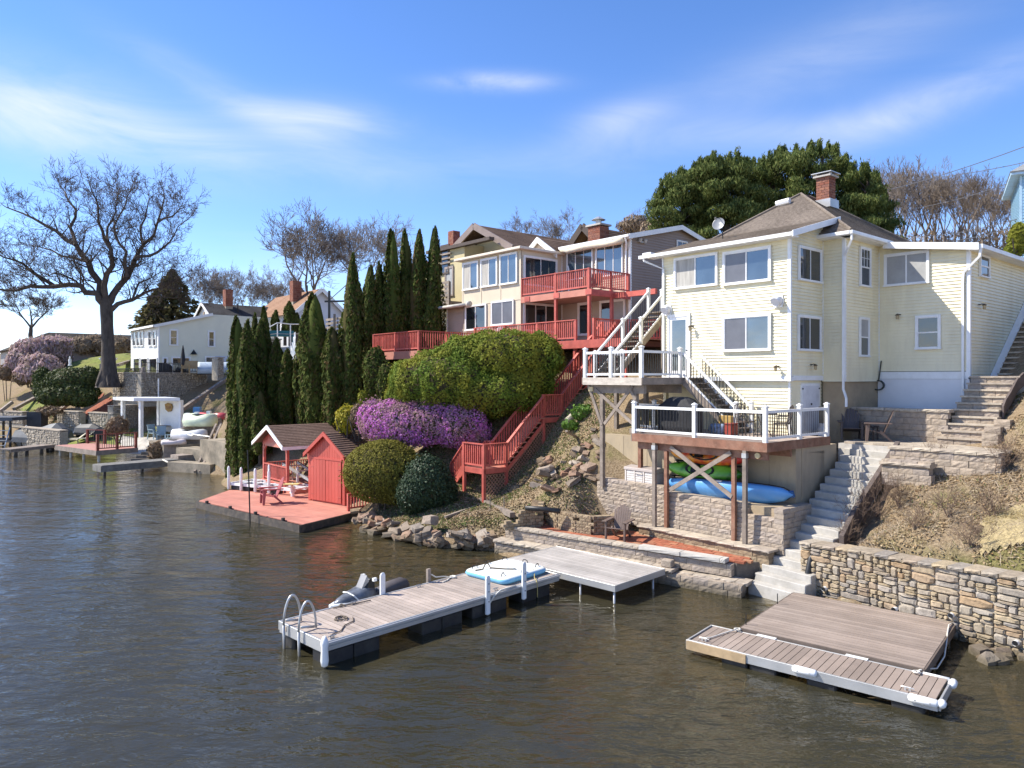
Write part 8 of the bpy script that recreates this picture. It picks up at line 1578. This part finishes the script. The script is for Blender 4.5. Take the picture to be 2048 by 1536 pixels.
for k in range(3): pbar('slat', GREYW, bal, TM, (a0+.2,-1.75,tg(900,528)+.3*k), (a0+1.4,-1.75,tg(900,528)+.3*k), .05, .12)
xb = Tf.a(1165, 3); zc = Tf.z(1165,449,3); m = TM @ T(xb, 4, 0); zw = zc-2.3
MB(m).extr([(-2.2,9),(2.2,9),(2.2,zw),(0,zc-.25),(-2.2,zw)], 0, 7).build('cross_wall', TU, tu); n3 = lambda *p: [m @ Vector(v) for v in p]
shingles('cross_roof', SHO if False else shingle('tan_shingle', (.24,.16,.10), (.38,.28,.19)), tu, n3((-2.8,9,zw-.4),(-2.8,-1,zw-.4),(0,-1,zc),(0,9,zc)), e=.25); shingles('cross_roof', SHB, tu, n3((2.8,-1,zw-.4),(2.8,9,zw-.4),(0,9,zc),(0,-1,zc)), e=.25)
for s in (-2.8, 2.8): MB(m).bar((0,-1.02,zc-.1),(s,-1.02,zw-.5),.12,.42).build('barge_board', TDB, tu)
cc = P(1197,492,44); chimney(tu, Matrix.Translation(cc) @ RZ(-49), .95, .8, (505-468)/F*44, rows=8); MB(Matrix.Translation(cc+Vector((0,0,1.15))) @ RZ(-49)).box(-.6,.6,-.5,.5,0,.1).build('chimney_cap', CONC, tu); MB(Matrix.Translation(cc+Vector((0,0,1.25))) @ RZ(-49)).tube([(0,0,0),(0,0,.3)], .18, 8).lathe([(.45,.3),(.1,.5)], n=8).build('chimney_cowl', ALU, tu)
t = thing('red_roof_house', 'house with a red metal roof and brick chimney behind the yellow half-timbered house', 'house', Matrix.Translation(P(890,520,60))); m = Matrix.Translation((*P(888,520,60).xy, 8)) @ Matrix.Rotation(math.atan2(-.76,.65), 4, 'Z'); zz3 = HC-(487-HY)/F*60-8
MB(m).box(-4,3,0,6,-2,zz3-1.6).build('wall', TU, t); r3 = lambda *p: [m @ Vector(v) for v in p]; shingles('roof', mat('red_metal', (.30,.045,.05), .4, .08, 2), t, r3((-4.5,-.5,zz3-1.8),(3.5,-.5,zz3-1.8),(3.5,3,zz3),(-4.5,3,zz3)), e=.4)
cc = P(908,492,62); chimney(t, Matrix.Translation(cc) @ RZ(-49), .75, .7, (492-463)/F*62, rows=7)
# sliver of the blue house at the right edge
m = Matrix.Translation((*P(2041,520,34).xy, 5)) @ Matrix.Rotation(math.atan2(-.5,.86), 4, 'Z'); t = thing('blue_house', 'corner of a pale blue house with a grey roof at the right edge', 'house', m @ T(0,0,3)); BLU = mat('pale_blue_siding', (.30,.50,.66), .5, .04, 1); zt5 = HC-(352-HY)/F*34-5
siding('clapboards', BLU, t, m, .0, 4, 1.5, zt5, e=.14); siding('clapboards', BLU, t, m @ RZ(90) @ RZ(180), -5, 0, 1.5, zt5, e=.14); MB(m).box(-.03,.06,-.03,.06,1.5,zt5).build('corner_trim', mat('blue_trim', (.42,.6,.75), .5), t); MB(m).box(.1,4,.1,5,1.5,zt5).build('wall_core', BLU, t)
MB(m).box(-.4,4.3,-.45,5.3,zt5,zt5+.12).build('eave', MATS['blue_trim'], t); e3 = lambda *p: [m @ Vector(v) for v in p]; shingles('roof', shingle('pale_grey_shingle', (.25,.26,.26), (.40,.41,.41)), t, e3((-.42,-.5,zt5+.14),(4.4,-.5,zt5+.14),(3,3,zt5+2.0),(1.8,3,zt5+2.0)), e=.16); shingles('roof', MATS['pale_grey_shingle'], t, e3((-.42,5.3,zt5+.14),(-.42,-.5,zt5+.14),(1.8,3,zt5+2.0),(1.8,3.4,zt5+2.0)), e=.16)
# power lines
for k, (p0, p1, sag) in enumerate((((1780,420,60),(2075,345,33),.4),((1775,470,60),(2080,425,33),.5),((1775,482,60),(2080,438,33),.6),((1700,395,60),(2080,282,33),.3),((1780,358,60),(2080,318,33),.3))): tag(MB().tube(wobble(P(*p0), P(*p1), 8, 0, sag), .022, 4).build('power_line', mat('cable', (.10,.10,.11), .5)), ['middle power line crossing the bare woods', 'upper of the two close power lines above the right roof', 'lower dark cable of the two close power lines above the right roof', 'topmost thin power line against the sky', 'second thin power line against the sky'][k], 'power line')
# pines behind the yellow house
PTOP = [(1296,420),(1312,385),(1345,348),(1390,332),(1430,318),(1470,312),(1492,330),(1520,326),(1560,304),(1600,298),(1640,290),(1680,300),(1700,332),(1740,335),(1770,385),(1790,440)]
def ptop(x): return float(np.interp(x, [p[0] for p in PTOP], [p[1] for p in PTOP]))
def pine(label, x0, x1, D, seed, n):
    r = random.Random(seed); xc = (x0+x1)/2; b = P(xc, 520, D); t = thing('pine_tree', label, 'conifer', Matrix.Translation(b)); ells = []; mb = MB(); top = P(xc, ptop(xc)+20, D)
    mb.tube([b+Vector((0,0,-4)), b.lerp(top, .5), top], [.35,.22,.06], 8)
    for i in range(n):
        px = r.uniform(x0, x1); tp = ptop(px); py = tp+14+(r.random()**1.15)*(500-tp-14); c = P(px, py, D+r.uniform(-2.2, 2.2)); s = r.uniform(.38,.72); ells.append((c.x, c.y, c.z, s*1.25, s*1.25, s*.72))
        mb.tube([b.lerp(top, max(.05, min(.95, (520-py-12)/(520-ptop(xc))))), c], [.06,.025], 4)
    for i in range(int(n*.3)):
        px = r.uniform(x0, x1); c = P(px, ptop(px)+r.uniform(-2, 14), D+r.uniform(-1.5,1.5)); ells.append((c.x, c.y, c.z, .17,.17,r.uniform(.3,.55)))
    mb.build('trunk', BARK, t); blob('crown', PINE, t, ells, 60000, .062, up=1.0, rnd=1.5, bump=.38, bf=5.0, seed=seed, asp=4.2, core=0, shell=1.0, low=-1)
pine('broad dark pine at the left, behind the gap between the beige and yellow houses', 1312, 1420, 47, 61, 70); pine('broad dark pine behind the satellite dish of the yellow house', 1400, 1505, 46, 62, 75); pine('broad dark pine left of the brick chimney of the yellow house', 1490, 1605, 48, 63, 75)
pine('tallest dark pine directly behind the brick chimney of the yellow house', 1590, 1700, 47, 64, 75); pine('low dark pine sloping down to the bare woods behind the roof', 1690, 1782, 46, 65, 50)
# spruce behind the white house
def spruce(label, px, top, base, D, wpx, seed, n=9000):
    a, b = P(px, top, D), P(px, base, D); Hh = a.z-b.z; rad = wpx*D/F/2; t = thing('spruce_tree', label, 'conifer', Matrix.Translation(b)); r = np.random.RandomState(seed); k = r.randint(0, 26, n); tt = (k+.5)/26; an = r.uniform(0, 6.28, n); an = np.round(an/.45+k*.37)*.45+r.normal(size=n)*.10
    q = rad*(1-tt)**.75*r.rand(n)**.5*(1+.25*np.sin(an*3+k)); p = np.c_[b.x+q*np.cos(an), b.y+q*np.sin(an), b.z+Hh*tt-.18*q+r.normal(size=n)*.16]; nn = r.normal(size=(n,3))*.7+[0,0,1]; u = np.c_[np.cos(an), np.sin(an), -.3*np.ones(n)]; s = r.uniform(.2,.42,n)
    npmesh('crown', cards(p, nn, u, s, s*2), 4, DSPR, t); MB().tube([b+Vector((0,0,-1)), a], [.3,.03], 7).build('trunk', BARK, t)
spruce('sparse brownish spruce behind the white house', 345, 542, 665, 88, 150, 71, 4500); spruce('second darker spruce overlapping the roof of the white house', 312, 585, 660, 86, 90, 72, 3500)
# bare trees
gk = dict(spread=.8, kids=(2,4), depth=5)
def bt(label, px, base, top, D, seed, rad, mt=BARKG, grp='bare trees behind the houses', rot=None, Hm=10, sx=1, **k):
    b = P(px, base, D); kk = {**gk, **k}; zm = max(v[2] for v in bare_mesh(seed, Hm, rad, **kk)[1].v); s = ((base-top)*D/F)/zm; bare_tree(label, b.x, b.y, b.z, seed, Hm, rad, mt, R.uniform(0,360) if rot is None else rot, s, grp, sx=sx, **kk)
bt('spreading bare old tree behind the far left brown-roofed house', 62, 690, 560, 90, 101, .28, mat('dark_twigs', (.10,.08,.065), .9, .3, 3), Hm=9, sx=1.35)
bt('huge many-limbed bare tree rising behind the orange-roofed house', 620, 660, 405, 88, 102, .34, Hm=11, fork_h=.22, forks=4, sx=1.05); bt('second broad bare tree behind the tall conifer row', 725, 650, 418, 86, 103, .3, Hm=11, forks=4)
for k, (px, tp, D, sd) in enumerate(((395,505,100,104),(425,515,105,105),(455,530,104,106),(490,520,102,104),(520,540,100,105),(545,520,108,106),(575,530,100,104))): bt(['bare tree just right of the sparse spruce','second slim bare tree above the charcoal roof','bare tree directly above the left brick chimney','bare tree above the middle of the charcoal roof','low bare tree left of the orange-brown roof','bare tree behind the ridge of the charcoal roof','bare tree just left of the right-hand brick chimney'][k], px, 665, tp, D, sd, .2, Hm=10, fork_h=.3)
for k, (px, tp, D, sd) in enumerate(((1045,408,95,104),(1125,398,95,106),(1262,425,85,105),(1300,440,85,104))): bt(['bare tree behind the ridge of the brown half-timbered roof','bare tree with fine twigs left of the tan cross gable','low bare tree behind the roof of the beige house','bare tree at the left foot of the dark pines'][k], px, 560, tp, D, sd, .2, Hm=10, fork_h=.35)
ORD = 'first second third fourth fifth sixth seventh eighth ninth tenth eleventh twelfth thirteenth fourteenth fifteenth sixteenth seventeenth eighteenth nineteenth twentieth twenty-first twenty-second'.split()
BARKT = mat('tan_twigs', (.21,.165,.125), .9, .25, 3)
wl_ = 'bare woodland tree on the slope behind the right wing of the yellow house'; r6 = random.Random(66)
for i in range(22):
    px = 1740+i*15+r6.uniform(-6,6); D = r6.uniform(52,66); top = 318+r6.uniform(-16,26)+(22 if px > 1920 else 0); bt(ORD[i]+' bare woodland tree from the left behind the right wing of the yellow house', px, 515, top, D, 110+i % 5, .2, BARKT if i % 2 else BARKG, 'bare trees of the slope behind the yellow house', Hm=9, fork_h=.26, spread=.5, forks=4, depth=5, kids=(1,3), tip=.018)
for i in range(8):
    px = 1250+i*16; bt(ORD[i]+' thin bare tree from the left in the brush between beige house and pines', px, 520, 440+r6.uniform(0,20), 75, 110+i % 5, .17, BARKB, 'thin bare trees left of the pines', Hm=9, fork_h=.33, spread=.55, depth=4, kids=(3,4))
BRSH = leaf('brown_brush', [(.27,.20,.14),(.36,.27,.19),(.21,.155,.11),(.32,.25,.15)], .9, .1)
def brush(label, pxs, n, s, seed, mt=BRSH): return shrub('brush_thicket', label, 'bush', mt, pxs, n, s, .6, core=0, seed=seed, asp=5, shell=.8, up=.8, bump=.2)
brush('brown undergrowth of the woods above the right wing roof', [(1800,490,62,60,24),(1880,486,61,60,26),(1960,486,60,60,30),(2030,486,60,40,34),(1740,488,62,40,18)], 7000, .07, 81); brush('brown brush between the beige house roof and the pines', [(1270,450,70,34,18),(1305,462,66,26,22)], 2500, .12, 82)
shrub('yellow_shrub', 'yellow-green shrub beside the pale blue house at the right edge', 'bush', HEDG, [(2035,480,30,18,34),(2025,505,30,16,20)], 2500, .09, seed=83)
# ---------------------------------------------------------------- dry growth and litter on the banks
def scatter(name, mt, poly, n, smin, smax, asp, upr, seed, lift=.0):
    pl_ = np.array([(p[0], p[1]) for p in poly]); r = np.random.RandomState(seed); lo, hi = pl_.min(0), pl_.max(0); q = lo+(hi-lo)*r.rand(n*3, 2); c = np.zeros(len(q), bool); j = len(pl_)-1
    for i in range(len(pl_)):
        c ^= ((pl_[i,1] > q[:,1]) != (pl_[j,1] > q[:,1])) & (q[:,0] < (pl_[j,0]-pl_[i,0])*(q[:,1]-pl_[i,1])/(pl_[j,1]-pl_[i,1]+1e-9)+pl_[i,0]); j = i
    q = q[c][:n]; m = len(q); cl = bump3(np.c_[q, np.zeros(m)], 1.3, seed); q = q[cl > -.55]; m = len(q); z = HT(q); s = r.uniform(smin, smax, m)
    p = np.c_[q, z+lift+s*asp*.42*upr]; u = np.c_[r.normal(size=(m,2))*(1.05-upr), np.ones(m)*upr+.02]; nn = r.normal(size=(m,3)) if upr > .3 else r.normal(size=(m,3))*.5+[0,0,1]
    return npmesh(name, cards(p, nn, u, s, s*asp), 4, mt, None, 'stuff')
LITT = leaf('leaf_litter', [(.36,.26,.14),(.29,.20,.11),(.44,.34,.20),(.22,.15,.09),(.48,.39,.25),(.38,.23,.11)], .9, .1); STEM = leaf('dry_stem', [(.32,.25,.17),(.42,.34,.24),(.24,.18,.13),(.48,.40,.29)], .9, .05); GRAS = leaf('green_sprig', [(.09,.14,.03),(.15,.20,.05),(.06,.10,.02)], .7, .3)
RS = [(8.95,19.5),(10.65,17.1),(12.1,15.0),(15.5,12.6),(20,16),(19,24),(16.2,24),(14.4,21.6),(12.9,21.2),(11.9,21.9)]
scatter('leaf_litter', LITT, RS, 42000, .022, .06, 1.7, .15, 1, .015); scatter('dry_stems', STEM, RS, 16000, .005, .012, 32, .45, 2); scatter('grass_tufts', GRAS, RS, 1500, .012, .025, 7, .7, 3)
CB = [(-6.4,30.4),(-3.2,26.8),(-.9,26),(1.6,25.9),(3.4,25.7),(2.6,27.2),(3.2,28.4),(4.6,30),(4.2,33),(0,34),(-4,33.5)]
scatter('leaf_litter', LITT, CB, 22000, .025, .07, 1.5, .12, 4, .02); scatter('grass_tufts', GRAS, CB, 15000, .015, .035, 5, .55, 5); scatter('shade_leaves', leaf('shade_leaf', [(.12,.085,.05),(.08,.06,.035),(.16,.11,.06)], .9, .05), CB, 12000, .03, .07, 1.6, .12, 13, .015); scatter('dry_stems', STEM, CB, 3000, .008, .016, 24, .3, 6)  # darker leaves put shade of stairs and hedge into the bank's colour
LB = [P(20,0,78).xy, P(150,0,71).xy, P(235,0,66).xy, P(400,0,62).xy, P(470,0,60).xy, P(600,0,50).xy, P(620,0,42).xy, P(520,0,43).xy, P(440,0,51).xy, P(300,0,62).xy, P(90,0,70).xy]
scatter('leaf_litter', LITT, LB, 22000, .09, .2, 1.5, .15, 7, .03); scatter('grass_tufts', GRAS, LB, 5000, .05, .09, 6, .6, 8); scatter('dry_stems', STEM, LB, 6000, .02, .04, 24, .4, 9)
STP = [(11.05,17.35),(12.2,16.0),(13.3,16.6),(13.0,17.9),(12.2,18.5),(11.6,18.1)]
drape('straw_mat', mat('straw', (.36,.285,.15), .95, .3, 8, .9, 40, stretch=(1,3,1)), STP, .1, .05, None, 'pale straw matting pinned to the slope above the fieldstone wall', 'straw mat')
scatter('loose_straw', leaf('straw_stalk', [(.46,.37,.19),(.38,.30,.15),(.52,.43,.25)], .9, .1), STP, 5000, .008, .014, 16, .06, 12, .05)
def dead_shrub(label, px, py, D, h, seed, mt=BARKB):
    p = P(px, py, D); z = H1(p.x, p.y); r = random.Random(seed); tw = TW(); q = Vector((p.x, p.y, z-.1))
    for k in range(7): a = r.uniform(0,6.28); grow(tw, r, q, Vector((math.cos(a)*.5, math.sin(a)*.5, 1)).normalized(), h*r.uniform(.4,.6), .016, 3, .1, .8, (2,3), .004, .3)
    t = thing('dead_shrub', label, 'bush', Matrix.Translation(q)); npmesh('branches', np.array(tw.v), np.array(tw.f), mt, t); MB().tube([q+Vector((0,0,-.3)), q+Vector((0,0,.15))], .05, 6).build('stem', BARK, t)
for k, (px, py, D, h) in enumerate(((1690,1055,20.6,1.1),(1720,1010,21,1.2),(1755,1000,21,1.5),(1800,985,20.6,.9),(1900,1020,18.8,.9),(1945,1060,17.6,.8),(1990,930,20,.8),(1830,1060,18.9,.7),(1875,900,21.4,.9),(2010,850,20.5,1.0),(1985,1010,18.2,.8))): dead_shrub(['leafless shrub where the concrete steps meet the fieldstone wall','leafless shrub leaning over the middle of the concrete steps','tall leafless shrub right of the concrete steps','leafless shrub below the lower block bench','leafless shrub in the middle of the right slope','leafless shrub left of the straw matting','leafless shrub below the right end of the block patio wall','small leafless shrub above the middle of the fieldstone wall','thin leafless shrub before the patio edge','leafless shrub beside the block stairs at the right','leafless shrub above the straw matting'][k], px, py, D, h, 200+k)
